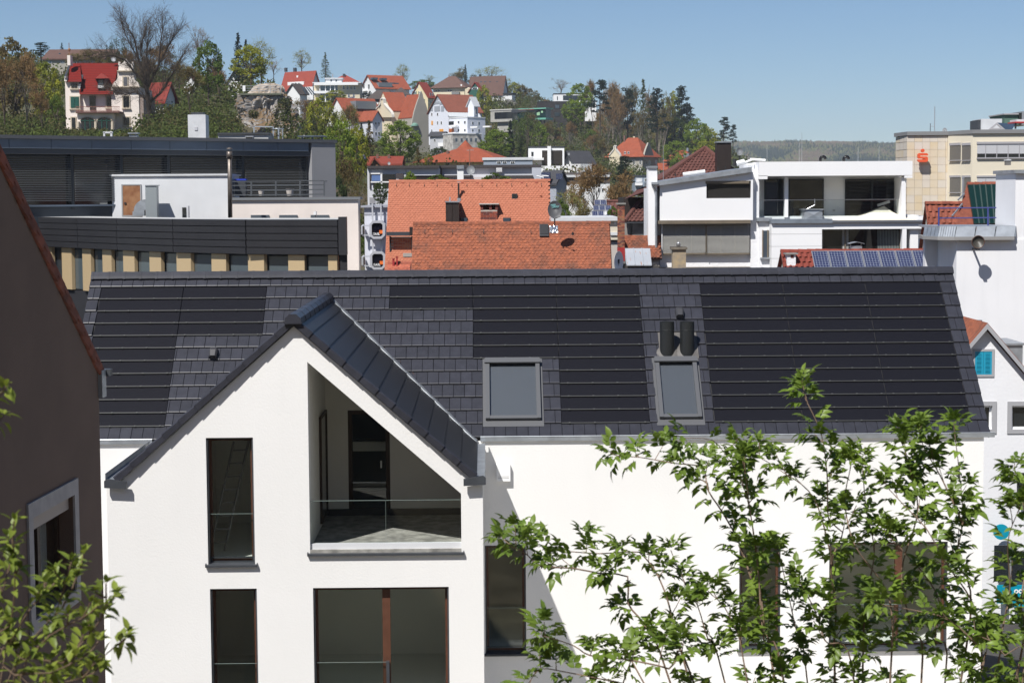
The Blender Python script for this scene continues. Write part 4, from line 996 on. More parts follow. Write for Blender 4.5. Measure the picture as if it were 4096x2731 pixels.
# bay with sloping top
q = WB.rect(2636, 3006, 742, 881, 0); zl_, zr_ = WB.fy(2636, 742, 0)[1], WB.fy(3006, 690, 0)[1]
ow_ = WB.rect(2821, 2998, 724, 793, 0)
WB.add('bay_wall', MB().wall([(q[0], q[2]), (q[1], q[2]), (q[1], zr_), (q[0], zl_)], [rq(*ow_)], -.6, .4), wht)
WB.box('core_wall', wht, q[0]+.05, q[1], .25, 9, -10, zl_-.2)
f = [WB.fy(*p) for p in ((2630, 744, -.8), (3007, 689, -.8), (3007, 668, -.8), (2630, 727, -.8))]
WB.add('sloping_fascia', MB().prism(f, 'y', -.85, 9), zinc)
wd = W('window', dpane, 2821, 2998, 724, 793, -.25, -.22); W('blind_box', brz, 2822, 2997, 724, 735, -.62, -.3, wd)
slats(WB, ow_[0]+.04, ow_[1]-.04, ow_[2], ow_[3]-.16, -.45, 14, brs, wd, .5, .07)
W('lintel', brz, 2632, 3002, 881, 895, -.75, .2)
ob = WB.rect(2645, 3000, 895, 1018, 0)
wd = WB.box('window', M('office_pane', (.06, .065, .065), .08, spec=.9), ob[0], ob[1], .1, .13, ob[2], ob[3])
for u in (2704, 2766, 2822, 2884, 2940): q = WB.rect(u-2, u+2, 895, 1010, 0); WB.box('mullion', brz, q[0], q[1], .03, .1, q[2], q[3], wd)
for u0, u1 in ((2648, 2822), (2826, 2998)):
    q = WB.rect(u0, u1, 898, 1012, -.3); slats(WB, q[0], q[1], q[2], q[3], -.3, 26, M('pale_slat', (.62, .61, .57), .45), wd, .25, .07)
    WB.box('bottom_bar', brz, q[0], q[1], -.34, -.26, q[2]-.08, q[2], wd)
q = WB.rect(2824, 2826, 895, 1018, -.3); WB.box('guide_rail', brz, q[0], q[1], -.4, -.2, q[2], q[3], wd)
q = WB.rect(2646, 2649, 895, 1018, -.3); WB.box('guide_rail', whitep, q[0], q[1], -.4, -.2, q[2], q[3], wd)
W('lower_wall', rough_w, 2640, 3002, 1018, 1069, -.05, .5); W('lower_band', brz, 2636, 3002, 1069, 1083, -.6, .2); W('base_wall', rough_w, 2640, 3002, 1083, 1300, 0, .5)
q = WB.rect(2616, 2640, 730, 1300, .3); WB.box('side_wall', rough_w, q[0], q[1], .3, 8, -10, q[3]-.3)
P_ = lambda u, v, y=0: (WB.fy(u, v, y)[0], y, WB.fy(u, v, y)[1])
WB.add('downpipe', MB().tube([P_(2610, 738, -.9), P_(2613, 750, -.85), P_(2624, 764, -.7), P_(2624, 1120, -.7)], .06, 8), zinc)
W('gutter', zinc, 2607, 2633, 728, 738, -1.0, 1)
W('stair_wall', rough_w, 3002, 3036, 676, 1200, -.2, 6); W('stair_wall', rough_w, 3036, 3086, 885, 1200, -.3, 5)
wd = W('window', bpane, 3051, 3083, 922, 1030, -.32, -.3); W('frame', brz, 3049, 3053, 920, 1034, -.36, -.3, wd); W('frame', brz, 3069, 3074, 920, 1034, -.36, -.3, wd); W('sill', zinc, 3042, 3085, 1030, 1036, -.5, -.3, wd)
# upper storey set back
W('top_band', wht, 3036, 3650, 646, 703, -.6, 8); W('top_band_drop', wht, 3036, 3070, 703, 717, -.6, .2); W('top_band_drop', wht, 3618, 3650, 703, 712, -.6, .2)
W('soffit', M('soffit_grey', (.62, .62, .60), .8), 3070, 3612, 703, 706, -.5, 2); W('back_wall', wht, 3036, 3600, 703, 884, 1.7, 8)
for u0, u1, bl in ((3057, 3137, 0), (3154, 3295, 0), (3380, 3592, 1)):
    wd = W('window', M('terrace_pane', (.008, .009, .011), .03, spec=.8), u0, u1, 716, 864, 1.62, 1.68)
    q = WB.rect(u0, u1, 716, 864, 1.6); WB.add('frame', frame_mb(q[0], q[1], q[2], q[3], 1.58, 1.66, .06), darkf, wd)
    if bl:
        slats(WB, q[0]+.06, q[1]-.06, q[2]+.1, q[3]-.12, 1.5, 24, M('night_slat', (.028, .03, .04), .35, metal=.3), wd, .6, .075)
        m_ = (q[0]+q[1])/2; WB.box('mullion', darkf, m_-.05, m_+.05, 1.42, 1.5, q[2], q[3], wd)
W('pier', wht, 3139, 3153, 703, 870, .2, .6); W('end_pier', wht, 3606, 3623, 709, 884, -.4, 1.7); W('socket', M('socket_grey', (.5, .5, .5), .5), 3331, 3341, 838, 846, 1.66, 1.7)
W('plinth', wht, 3036, 3600, 864, 886, .4, 1.7)
rl = W('glass_railing', railglass, 3036, 3606, 799, 866, .3, .33); W('rail', alu, 3034, 3608, 798, 800.5, .26, .37, rl)
# lower storey
W('lower_wall_panel', wht, 3086, 3288, 893, 936, -1.2, 4); W('lower_wall_panel', wht, 3086, 3288, 937, 985, -1.2, 4); W('lower_wall_panel', wht, 3086, 3288, 986, 1033, -1.2, 4); W('lower_wall_panel', wht, 3086, 3288, 1034, 1300, -1.2, 4)
W('coping', M('coping_blue', (.20, .23, .27), .5, var=.3, vs=2), 3086, 3330, 877, 893, -1.35, 1); W('coping', zinc, 3028, 3088, 871, 885, -.5, 1)
W('coping', M('coping_slate', (.12, .13, .15), .5), 3330, 3708, 882, 889, -1.35, 1); W('head_wall', wht, 3288, 3708, 889, 916, -1.2, 4)
wd = W('window', M('living_pane', (.012, .012, .011), .03, spec=.7), 3290, 3602, 916, 1100, -.6, -.56)
for u in (3290, 3380, 3600): q = WB.rect(u-3, u+3, 916, 1100, -.62); WB.box('mullion', brz, q[0], q[1], -.68, -.6, q[2], q[3], wd)
for u0, u1 in ((3369, 3382), (3384, 3394), (3510, 3596)):
    mb = MB(); n = max(4, int((u1-u0)/3)); 
    for k in range(n):
        a, c = P_(u0+(u1-u0)*k/n, 918, -.62+.03*(k % 2)), P_(u0+(u1-u0)*(k+1)/n, 918, -.62+.03*((k+1) % 2)); zz = P_(u0, 1100)[2]
        mb.quad((a[0], a[1], zz), (c[0], c[1], zz), (c[0], c[1], a[2]), (a[0], a[1], a[2]))
    WB.add('curtain', mb, M('grey_curtain', (.20, .22, .21), .9) if u0 > 3500 else M('white_curtain', (.55, .55, .52), .9), wd)
W('end_pier', wht, 3608, 3625, 916, 1200, -1.2, -.7); W('end_wall', wht, 3640, 3672, 860, 1200, -1.0, 3.0); W('end_wall', wht, 3672, 3820, 866, 1000, -.5, 3.5)
# roof things
for u, lab in ((3292, 'black bent vent pipe nearer the middle of the white flat roof'), (3385, 'black bent vent pipe further along the white flat roof')):
    b = B('bent_pipe', lab, 'vent pipe', px(u, 646, 103)); rp = 10*103/FPX
    b.add('bend', MB().tube([(-rp, 0, -.1), (-rp, 0, .12)] + [(-rp*cos(a), 0, .12+rp*sin(a)) for a in [j*pi/8 for j in range(1, 9)]], .085, 10), M('gloss_black', (.01, .01, .011), .2), smooth=True)
for i_, (u, v0, v1) in enumerate(((2653, 585, 718), (3068, 578, 646), (3197, 575, 646), (3207, 532, 646), (3432, 590, 646), (3516, 585, 646))):
    b = B('lightning_rod', ('thin rod before the brown hip roof', 'thin rod at the left end of the white flat roof', 'shorter of two thin rods standing close together on the white roof', 'tallest thin rod on the white roof', 'thin rod right of the black bent pipes', 'thin rod nearest the bank on the white roof')[i_], 'lightning rod', px(u, v1, 102), group='lightning rods on the white roof'); b.add('rod', MB().tube([(0, 0, -.1), (0, 0, (v1-v0)*102/FPX)], .012, 5), alu)
b = B('awning_motor', 'folded white awning arms and tubes on the sloping roof end', 'awning', px(2945, 668, 101)); P_ = lambda u, v, y=0: (b.fy(u, v, y)[0], y, b.fy(u, v, y)[1])
for (u0, v0), (u1, v1), r_ in (((2940, 664), (2940, 637), .09), ((2946, 655), (2978, 647), .14), ((2980, 650), (3010, 638), .06), ((3000, 637), (3062, 641), .06), ((2985, 662), (3040, 652), .06)):
    b.add('arm' if r_ < .1 else 'case', MB().tube([P_(u0, v0), P_(u1, v1)], r_, 8), blackm if u0 == 2940 else whitep)
for u in (2701, 2872, 2902): q = P_(u, 700-(u-2701)*.15); b.add('clip', MB().tube([P_(u, 706-(u-2701)*.15), P_(u, 694-(u-2701)*.15)], .03, 6), blackm)
b.add('tube', MB().tube([P_(2732, 698), P_(2820, 686)], .1, 8), whitep)
b = B('skylight_box', 'grey sheet-metal box with folded cross pattern on the lower roof', 'roof box', px(3213, 877, 99.5)); r = b.rect(3217, 3290, 840, 879, 0)
mb = MB().box(r[0], r[1], 0, 1.3, r[2], r[3]); b.add('body', mb, zinc)
cx, cz = (r[0]+r[1])/2, (r[2]+r[3])/2
b.add('cross_fold', MB().add([(r[0], -.002, r[2]), (r[1], -.002, r[2]), (r[1], -.002, r[3]), (r[0], -.002, r[3]), (cx, -.07, cz)], [(0, 1, 4), (1, 2, 4), (2, 3, 4), (3, 0, 4)]), zinc)
b.box('rim', zinc, r[0]-.06, r[1]+.06, -.08, 1.4, r[3], r[3]+.05)
b.add('stay', MB().tube([b.fy(3228, 836)[:1] + (0,) + b.fy(3228, 836)[1:], b.fy(3259, 820)[:1] + (0,) + b.fy(3259, 820)[1:], b.fy(3259, 796)[:1] + (0,) + b.fy(3259, 796)[1:]], .02, 5), alu)
b = B('sun_umbrella', 'large cream square sun umbrella spread over the white terrace', 'umbrella', px(3536, 884, 101)); P_ = lambda u, v, y=0: Vector((b.fy(u, v, y)[0], y, b.fy(u, v, y)[1]))
ap = P_(3536, 824, 0); a_, c_ = P_(3350, 882, -2.2), P_(3668, 880, -2.2); zz = (a_.z+c_.z)/2
cs_ = [Vector((a_.x, -2.2, zz)), Vector((c_.x, -2.2, zz)), Vector((c_.x, 2.2, zz)), Vector((a_.x, 2.2, zz))]
mb = MB(); n = 8
for i in range(4):
    A_, C_ = cs_[i], cs_[(i+1) % 4]; rows = []
    for j in range(n+1):
        t = j/n; sag = -.16*sin(pi*t); rows.append([(ap*(1-t) + (A_*(1-s)+C_*s)*t) + Vector((0, 0, sag)) for s in [k/n for k in range(n+1)]])
    mb.loft(rows, False, False)
b.add('canopy', mb, M('cream_canvas', (.74, .68, .58), .9, var=.06, vs=4, bump=.2)); b.add('pole', MB().tube([(ap.x, 0, zz-2.2), (ap.x, 0, ap.z)], .04, 8), alu)
b.add('crank_arm', MB().bar(P_(3510, 822), P_(3558, 806), .14), alu)
# plaster chimney in front
b = B('plaster_chimney', 'weathered ochre plaster chimney with stone slab and silver pipe', 'chimney', px(2717, 1080, 62)); r = b.rect(2691, 2744, 998, 1120, 0)
b.box('shaft', M('ochre_plaster', (.40, .31, .19), .95, col2=(.27, .23, .18), vs=5, bump=.6, bs=30), r[0], r[1], 0, .45, r[2]-6, r[3]); q = b.rect(2684, 2749, 989, 998, 0); b.box('slab', M('old_stone', (.19, .165, .13), .95, var=.4, vs=9), q[0], q[1], -.06, .5, q[2], q[3])
c_ = b.fy(2716, 989); k = 62/FPX; b.add('pipe', MB().lathe([(9*k, 0), (8*k, 7*k), (10*k, 7.5*k), (6*k, 12*k), (8*k, 13*k), (4*k, 19*k), (0, 21*k)], 16, (c_[0], .22, c_[1])), alu, smooth=True)
# red roof with a row of solar panels
redt = clay('red_pantile', (.215, .044, .028), (.18, .037, .025), (.1, .04, .03), .12)
def pantile(name, w, L, mat):
    mb = MB(); n = 8; pr = [(w*k/n, .028*sin(2*pi*k/n)) for k in range(n+1)]
    mb.loft([[(x, 0, z+.05) for x, z in pr] + [(x, 0, z+.03) for x, z in pr[::-1]], [(x, L, z+.02) for x, z in pr] + [(x, L, z) for x, z in pr[::-1]]]); return mb.mesh(name, mat)
SR = clay_house('solar_panel_house', 'house with dark red roof carrying a row of blue solar panels', 3122, 3720, 1003, 80, radians(36), 2.6, .29, .33, redt, brickw, nobj=0)
me = pantile('pantile', .245, .40, redt)
spv = [3246, 3313, 3380, 3447, 3514, 3581, 3648, 3715]; xsp = SR.on(3246, 1040).x
tiled_slope(SR, SR.rf, SR.A, (1, 0, 0), SR.sd, SR.W, SR.LL, .245, .33, me, redt, 300, 'pantile', lambda x, s: x > xsp+.3 and s < SR.LL-.55, .01)
def pvmat():
    m = M('blue_cells', (.014, .018, .055), .16, spec=.6, col2=(.02, .026, .08), vs=14); nt = m.node_tree; N = nt.nodes; Lk = nt.links; p = N['Principled BSDF']
    tc = N.new('ShaderNodeTexCoord'); bk_ = N.new('ShaderNodeTexBrick'); bk_.offset = 0; bk_.inputs['Scale'].default_value = 1; bk_.inputs['Brick Width'].default_value = .125; bk_.inputs['Row Height'].default_value = .125; bk_.inputs['Mortar Size'].default_value = .006
    src = p.inputs['Base Color'].links[0].from_socket; Lk.new(tc.outputs['Object'], bk_.inputs[0]); Lk.new(src, bk_.inputs[1]); Lk.new(src, bk_.inputs[2]); bk_.inputs[3].default_value = (.30, .33, .40, 1); Lk.new(bk_.outputs[0], p.inputs['Base Color']); return m
bluec = pvmat()
s1_ = (SR.on(3400, 1017)-SR.A).dot(SR.sd); s0_ = s1_-1.6
for i in range(7):
    x0_, x1_ = SR.on(spv[i]-3, 1017).x, SR.on(spv[i+1]-3, 1017).x; w_ = x1_-x0_-.02
    pm_ = MB().box(.03, w_-.03, .03, 1.57, .0, .03).mesh('cells', bluec)
    fm_ = MB().box(0, .03, 0, 1.6, -.02, .035).box(w_-.03, w_, 0, 1.6, -.02, .035).box(.03, w_-.03, 0, .03, -.02, .035).box(.03, w_-.03, 1.57, 1.6, -.02, .035).mesh('panel_frame', alu)
    o = inst('solar_panel', fm_, SR.rf, SR.A + SR.sd*s0_ + SR.nn*.16 + Vector((x0_, 0, 0)), (SR.slope, 0, 0)); inst('cells', pm_, o)
b = onroof(SR, 'white_chimney', 'small white plastered chimney with flat slab on the red roof', 'chimney', 3166, 1060); aboxes(b, [('shaft', rough_w, (3148, 3183, 1018, 1085), -.1, .4), ('slab', M('slab_grey', (.25, .24, .22), .9), (3142, 3193, 1013, 1018), -.18, .46), ('opening', bm_[1], (3163, 3175, 1019, 1032), -.11, -.1)])
b = B('hooded_chimney', 'metal chimney with curved hood in front of the dark living room window', 'chimney', px(3426, 1004, 84)); k = 84/FPX; r = b.rect(3405, 3448, 984, 1006, 0)
b.box('body', zinc, r[0], r[1], 0, .45, r[2]-.6, r[3]); c_ = (r[0]+r[1])/2
for sx in (-1, 1): b.add('strut', MB().tube([(c_+sx*20*k, .2, r[3]), (c_+sx*22*k, .2, r[3]+9*k)], .012, 4), alu)
b.add('hood', MB().loft([[(c_+x*k, yy, r[3]+(z+t)*k) for x, z, t in ((-30, 8, 0), (-15, 12, 0), (0, 15, 0), (15, 12, 0), (30, 8, 0), (30, 8, 2), (15, 12, 2), (0, 15, 2), (-15, 12, 2), (-30, 8, 2))] for yy in (-.1, .55)]), zinc)
# ------------------------------------------------------------------ tall white house at the right edge
TB = B('tall_white_house', 'tall plain white house with zinc ledge and round floodlight at the edge', 'house', px(3817, 1330, 66))
def TW_(nm, mat, u0, u1, v0, v1, y0=0, y1=.3, parent=None):
    q = TB.rect(u0, u1, v0, v1, y0); return TB.box(nm, mat, q[0], q[1], y0, y1, q[2], q[3], parent)
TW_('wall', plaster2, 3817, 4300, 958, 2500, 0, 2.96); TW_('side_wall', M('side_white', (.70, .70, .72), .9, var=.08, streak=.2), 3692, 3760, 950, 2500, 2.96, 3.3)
TW_('tower', plaster2, 4061, 4300, 690, 960, .05, 2.75); TW_('tower_cap', zinc, 4058, 4300, 679, 693, -.1, 2.85)
a = [TB.fy(*p, 0) for p in ((3817, 958), (4056, 950))]; zl_ = a[0][1]
led = [(3690, 1.4), (3750, .2), (3817, -.25), (4058, -.25)]
pts_ = [(TB.fy(u, 960, y)[0], y) for u, y in led]; bk_ = [(pts_[-1][0], 3), (pts_[0][0]+.3, 3.5)]
TB.add('ledge_soffit', MB().prism(pts_+bk_, 'z', zl_-.02, zl_+.10), M('ledge_grey', (.27, .265, .26), .7))
for i in range(3):
    (xa, ya), (xb, yb_) = pts_[i], pts_[i+1]; n = (4, 7, 3)[i] if i != 2 else 3
    for k in range(n):
        t0, t1 = k/n+.01, (k+1)/n-.01; A_ = Vector((xa+(xb-xa)*t0, ya+(yb_-ya)*t0, zl_+.1)); C_ = Vector((xa+(xb-xa)*t1, ya+(yb_-ya)*t1, zl_+.1)); inw = Vector((.12, .22, .36))
        TB.add('ledge_sheet', MB().loft([[A_+Vector((.02, .05, 0)), C_+Vector((.02, .05, 0)), C_+Vector((.1, .1, 0)), A_+Vector((.1, .1, 0))], [A_+inw, C_+inw, C_+inw+Vector((.05, .1, 0)), A_+inw+Vector((.05, .1, 0))]]), zinc)
TB.add('ledge_top', MB().prism([(x+.1, y+.25) for x, y in pts_]+bk_, 'z', zl_+.4, zl_+.47), zinc)
blue_r = M('blue_railing', (.04, .05, .20), .5)
P_ = lambda u, v, y=1.0: (TB.fy(u, v, y)[0], y, TB.fy(u, v, y)[1])
for u in (3755, 3952): TB.add('railing_post', MB().tube([P_(u, 910), P_(u, 832)], .03, 6), blue_r)
for v in (832, 872): TB.add('railing_bar', MB().tube([P_(3753, v+1), P_(3985, v-1)], .025, 6), blue_r)
fl_ = B('round_floodlight', 'round dark floodlight on a bracket before the tall white wall', 'floodlight', px(3912, 968, 65.3)); k = 65.3/FPX
fl_.add('reflector', MB().lathe([(0, .10), (14*k, .09), (22*k, .05), (25*k, 0), (25.5*k, -.02), (24*k, -.02), (21*k, .02), (0, .06)], 28, (0, 0, 0), 'y'), M('lamp_bowl', (.055, .05, .042), .45), smooth=True); fl_.add('rim', MB().tube([(25*k*cos(a), -.015, 25*k*sin(a)) for a in [j*pi/14 for j in range(29)]], .018, 6), M('rim_brown', (.09, .05, .035), .5)); fl_.add('bracket', MB().bar((0, 0, -24*k), (0, .75, -30*k), .06).box(-.06, .06, -.05, .08, -32*k, -25*k), blackm)
# ------------------------------------------------------------------ gabled white house with turquoise shutters
TH = B('shutter_house', 'white gabled house with turquoise louvred shutters and grey verge boards', 'house', px(3942, 1800, 55))
gy = 0; A_ = TH.fy(3942, 1318, 0); R_ = TH.fy(4110, 1517, 0); slp = (A_[1]-R_[1])/(R_[0]-A_[0]); hw = 3.3; gm = M('verge_grey', (.36, .36, .37), .6)
ws = TH.rect(3899, 3967, 1405, 1504, 0); w2 = TH.rect(4046, 4130, 1622, 1716, 0); w1 = TH.rect(3935, 3968, 1622, 1716, 0)
TH.add('wall', MB().wall([(-hw, -TH.o.location.z), (hw, -TH.o.location.z), (hw, A_[1]-slp*hw), (A_[0], A_[1]), (-hw, A_[1]-slp*hw)], [rq(*ws), rq(*w2), rq(*w1)], 0, .3), M('fine_white', (.78, .78, .79), .95, bump=.25, bs=12, var=.04, streak=.05))
for sx in (-1, 1):
    a, e = Vector((A_[0]-sx*.0, -.25, A_[1]+.12)), Vector((A_[0]+sx*(hw+.3), -.25, A_[1]+.12-slp*(hw+.3)))
    TH.add('verge_board', MB().loft([[a+Vector((0, 0, -.09)), a+Vector((0, .04, -.09)), a+Vector((0, .04, .07)), a+Vector((0, 0, .07))], [e+Vector((0, 0, -.09)), e+Vector((0, .04, -.09)), e+Vector((0, .04, .07)), e+Vector((0, 0, .07))]]), gm)
    TH.add('roof', MB().loft([[a+Vector((0, .041, .0)), a+Vector((0, 8, 0)), a+Vector((0, 8, .1)), a+Vector((0, .041, .1))], [e+Vector((0, .041, .0)), e+Vector((0, 8, 0)), e+Vector((0, 8, .1)), e+Vector((0, .041, .1))]]), clayB)
tq = M('turquoise_paint', (.015, .29, .43), .45)
sh = TH.add('shutter_surround', frame_mb(ws[0]-.07, ws[1]+.07, ws[2]-.02, ws[3]+.07, -.03, .0, .07), gm)
xm = (ws[0]+ws[1])/2
for xa, xb in ((ws[0], xm-.004), (xm+.004, ws[1])):
    s_ = TH.add('shutter', frame_mb(xa, xb, ws[2], ws[3], -.02, .02, .06), tq, sh)
    TH.box('mid_stile', tq, xa+.06, xb-.06, .01, .02, ws[2]+.06, ws[3]-.06, s_) 
    hh = (ws[3]-ws[2]-.12)/16
    for j in range(16): TH.add('louvre', MB().loft([[(x, -.03, ws[2]+.06+j*hh), (x, -.025, ws[2]+.06+j*hh-.005), (x, .008, ws[2]+.06+j*hh+hh*.6), (x, .003, ws[2]+.06+j*hh+hh*.66)] for x in (xa+.05, xb-.05)]), tq, s_)
for w_ in (w1, w2):
    fr = TH.add('window_surround', frame_mb(w_[0]-.13, w_[1]+.13, w_[2]-.13, w_[3]+.13, -.03, -.002, .13), gm); TH.add('frame', frame_mb(w_[0], w_[1], w_[2], w_[3], .1, .16, .06), whitep, fr); TH.box('pane', dpane, w_[0]+.06, w_[1]-.06, .13, .14, w_[2]+.06, w_[3]-.06, fr)
b = B('silver_pipe', 'wide silver ventilation pipe behind the shutter house gable', 'vent pipe', px(3903, 1305, 57)); k = 57/FPX; b.add('pipe', MB().lathe([(25*k, -.5), (25*k, 8*k), (26*k, 9*k), (25*k, 10*k), (25*k, 24*k), (27*k, 25*k), (24*k, 25*k), (23*k, 10*k), (0, 10*k)], 24), alu, smooth=False)
b = B('side_roof', 'small old clay roof corner beside the shutter house gable', 'roof', px(3850, 1400, 57.5)); 
mb = MB(); a_ = [b.fy(*p) for p in ((3848, 1292, 0), (3932, 1313, 0), (3945, 1400, 0), (3800, 1480, 0))]
mb.prism(a_, 'y', 0, .1); b.add('tile_field', mb, clayB); a_ = [b.fy(*p, -.05) for p in ((3848, 1286), (3932, 1308), (3930, 1322), (3848, 1302))]; b.add('ridge', MB().prism(a_, 'y', -.08, .1), M('ridge_brown', (.13, .10, .075), .9, var=.4, vs=8)); a_ = [b.fy(*p, -.02) for p in ((3848, 1302), (3930, 1322), (3928, 1327), (3848, 1309))]; b.add('blue_strip', MB().prism(a_, 'y', -.03, .1), M('blue_strip', (.03, .06, .22), .5))
b = B('zinc_dormer', 'weathered zinc dormer box behind the shutter house roof', 'dormer', px(4010, 1470, 58)); r = b.rect(4008, 4090, 1380, 1560, 0); b.box('body', zinc, r[0], r[1], 0, 2, r[2], r[3]); b.box('lid', zinc, r[0]-.05, r[1]+.06, -.06, 2.1, r[3], r[3]+.06)
# shop front at street level
tqs = M('turquoise_sign', (.0, .27, .38), .4)
b = B('shop_frontage', 'turquoise shop sign boards with white lettering below the shutter house', 'shop sign', px(4043, 2440, 54.6))
aboxes(b, [('sign_board', tqs, (4043, 4140, 2339, 2426), -.05, .0), ('sign_board', tqs, (3988, 4019, 2339, 2412), .0, .04), ('window', dpane, (4047, 4140, 2205, 2325), -.04, 0), ('window', dpane, (3976, 4035, 2180, 2325), -.02, .0), ('frame', alu, (4037, 4046, 2180, 2339), -.08, .0), ('upper_window', dpane, (4068, 4120, 1890, 2000), -.03, 0)])
q = b.fy(4006, 2127, -.03); b.add('round_sign', MB().lathe([(0, -.03), (.235, -.03), (.235, .03), (0, .03)], 24, (q[0], 0, q[1]), 'y'), tqs)
cu = bpy.data.curves.new('lettering', 'FONT'); cu.body = 'och'; cu.size = .24; cu.extrude = .004; cu.offset = .008
q = b.fy(4056, 2371, -.06); text_part(cu, b, (q[0], -.06, q[1]), whitep)
# ------------------------------------------------------------------ bank building with stone slabs and red sign
SPK = B('bank_building', 'cream and sandstone bank building with big red S sign', 'building', px(3628, 900, 150))
cream2 = M('bank_cream', (.72, .65, .51), .9, var=.03)
st_ = [M('sandstone_a', (.64, .57, .48), .8, var=.06, vs=1), M('sandstone_b', (.64, .56, .45), .8, col2=(.62, .50, .33), vs=.5), M('sandstone_c', (.62, .56, .48), .8), M('sandstone_d', (.62, .51, .35), .8, col2=(.64, .56, .45), vs=.5)]
def SP(nm, mat, u0, u1, v0, v1, y0=0, y1=.3, parent=None):
    q = SPK.rect(u0, u1, v0, v1, y0); return SPK.box(nm, mat, q[0], q[1], y0, y1, q[2], q[3], parent)
us = [3601, 3628, 3658, 3689, 3720, 3751, 3782, 3790]; vs_ = [543, 568, 598.5, 629, 659.5, 690, 720.5, 751, 781.5, 812, 842.5, 873]
random.seed(3)
for i in range(1, 7):
    for j in range(11): SP('stone_slab', random.choice([st_[0], st_[0], st_[2], st_[1], st_[3]]), us[i]+.38, us[i+1]-.38, vs_[j]+.38, vs_[j+1]-.38, 0, .09)
p0 = SPK.fy(3628, 700, 0)[0]; y_l = 4.0
for j in range(11):
    z1, z0 = SPK.fy(3628, vs_[j], 0)[1], SPK.fy(3628, vs_[j+1], 0)[1]
    for k in range(3):
        t0, t1 = k/3+.01, (k+1)/3-.01; xl_ = SPK.fy(3581, 700, y_l)[0]; a = Vector((p0+(xl_-p0)*t0, y_l*t0, 0)); e = Vector((p0+(xl_-p0)*t1, y_l*t1, 0)); o_ = Vector((.08, .05, 0))
        SPK.add('stone_slab', MB().loft([[a+Vector((0, 0, z0+.02)), e+Vector((0, 0, z0+.02)), e+o_+Vector((0, 0, z0+.02)), a+o_+Vector((0, 0, z0+.02))], [a+Vector((0, 0, z1-.02)), e+Vector((0, 0, z1-.02)), e+o_+Vector((0, 0, z1-.02)), a+o_+Vector((0, 0, z1-.02))]]), random.choice(st_))
yb1 = 0; xa_, zt_ = SPK.fy(3789, 541, 0); SPK.add('core_wall', MB().prism([(p0+.06, .09), (xa_, .09), (xa_, 4.3), (SPK.fy(3581, 700, y_l)[0]+.12, 4.3)], 'z', 0, zt_-.02), M('joint_grey', (.42, .37, .30), .9)); xA = SPK.fy(3789, 700, 0)[0]; yC = -3.6; xC = SPK.fy(3888, 700, yC)[0]; zt_ = SPK.fy(3789, 541, 0)[1]; xD = SPK.fy(4250, 700, yC)[0]; xl_ = SPK.fy(3579, 700, y_l)[0]
SPK.add('cream_wall', MB().prism([(xA, .02), (xC, yC), (xD, yC), (xD, 12), (xA, 12)], 'z', 0, zt_), cream2)
SPK.add('roof_rim', MB().prism([(xl_-.1, y_l), (p0-.05, -.15), (xA, -.15), (xC-.05, yC-.18), (xD, yC-.18), (xD, 12), (xA, 12), (xA, 4.4), (xl_, 4.4)], 'z', zt_, zt_+.3), M('rim_grey', (.22, .22, .22), .6))
zg = M('grey_lintel', (.36, .35, .36), .7)
dirv = Vector((xC-xA, yC, 0)); dl = dirv.length; dirv.normalize(); nv = Vector((dirv.y, -dirv.x, 0))
def diag(u0, u1, v0, v1, nm, mat, o0, o1, parent=None):
    def at(u, v): p = SPK.hit(u, v, (xA, 0, 0), nv); return p
    a, c = at(u0, v1), at(u1, v1); z0, z1 = at((u0+u1)/2, v1).z, at((u0+u1)/2, v0).z
    rg = lambda z: [Vector((a.x, a.y, z))+nv*o0, Vector((c.x, c.y, z))+nv*o0, Vector((c.x, c.y, z))+nv*o1, Vector((a.x, a.y, z))+nv*o1]
    return SPK.add(nm, MB().loft([rg(z0), rg(z1)]), mat, parent)
bl_ = lined('bank_blind', (.10, .095, .085), (.20, .19, .17), 5, 'Z', .5, .5)
for v0, v1, l0 in ((582, 641, 572), (710, 770, 702)):
    for u0, u1 in ((3801, 3843), (3850, 3883)): w_ = diag(u0, u1, v0, v1, 'window', bl_, .0, .06); diag(u0, u1, l0, v0, 'lintel', zg, .0, .1, w_); diag(u0-1, u1+1, v1, v1+3, 'sill', zg, 0, .15, w_)
for v0, v1, vb_, l0 in ((576, 615, 630, 567), (709, 748, 760, 702)):
    for u0, u1 in ((3909, 3942), (3944, 3987), (3989, 4032), (4034, 4077), (4079, 4120)):
        w_ = SP('window', dpane, u0, u1, v0, vb_, yC-.03, yC+.05); SP('blind', lined('bank_blind_white', (.55, .55, .56), (.36, .36, .37), 6, 'Z', .5, .4), u0, u1-1, v0, v1, yC-.06, yC-.03, w_); SP('post', zg, u1-1, u1+2, v0, vb_+3, yC-.08, yC, w_)
    SP('lintel', zg, 3908, 4130, l0, v0, yC-.12, yC); SP('sill', zg, 3908, 4130, vb_, vb_+5, yC-.15, yC)
redS = M('sign_red', (.72, .10, .035), .5); k = 150/FPX
sg = B('bank_sign', 'red letter S sign with a dot on the sandstone wall', 'sign', px(3690, 622, 149.5)); c = lambda u, v: sg.fy(u, v, 0)
sg.add('dot', MB().lathe([(0, -.15), (7*k, -.15), (7*k, .1), (0, .1)], 24, (c(3690, 603)[0], 0, c(3690, 603)[1]), 'y'), redS)
def rr(cx, cz, w, h, r, n=4):
    o = []
    for ax, az, s0 in ((w-r, h-r, 0), (-w+r, h-r, 1), (-w+r, -h+r, 2), (w-r, -h+r, 3)):
        for j in range(n+1): a = (s0 + j/n)*pi/2; o.append((cx+ax+r*cos(a), cz+az+r*sin(a)))
    return o
cx, cz = c(3690, 631); X = lambda d: cx+d*k; Z = lambda d: cz+d*k
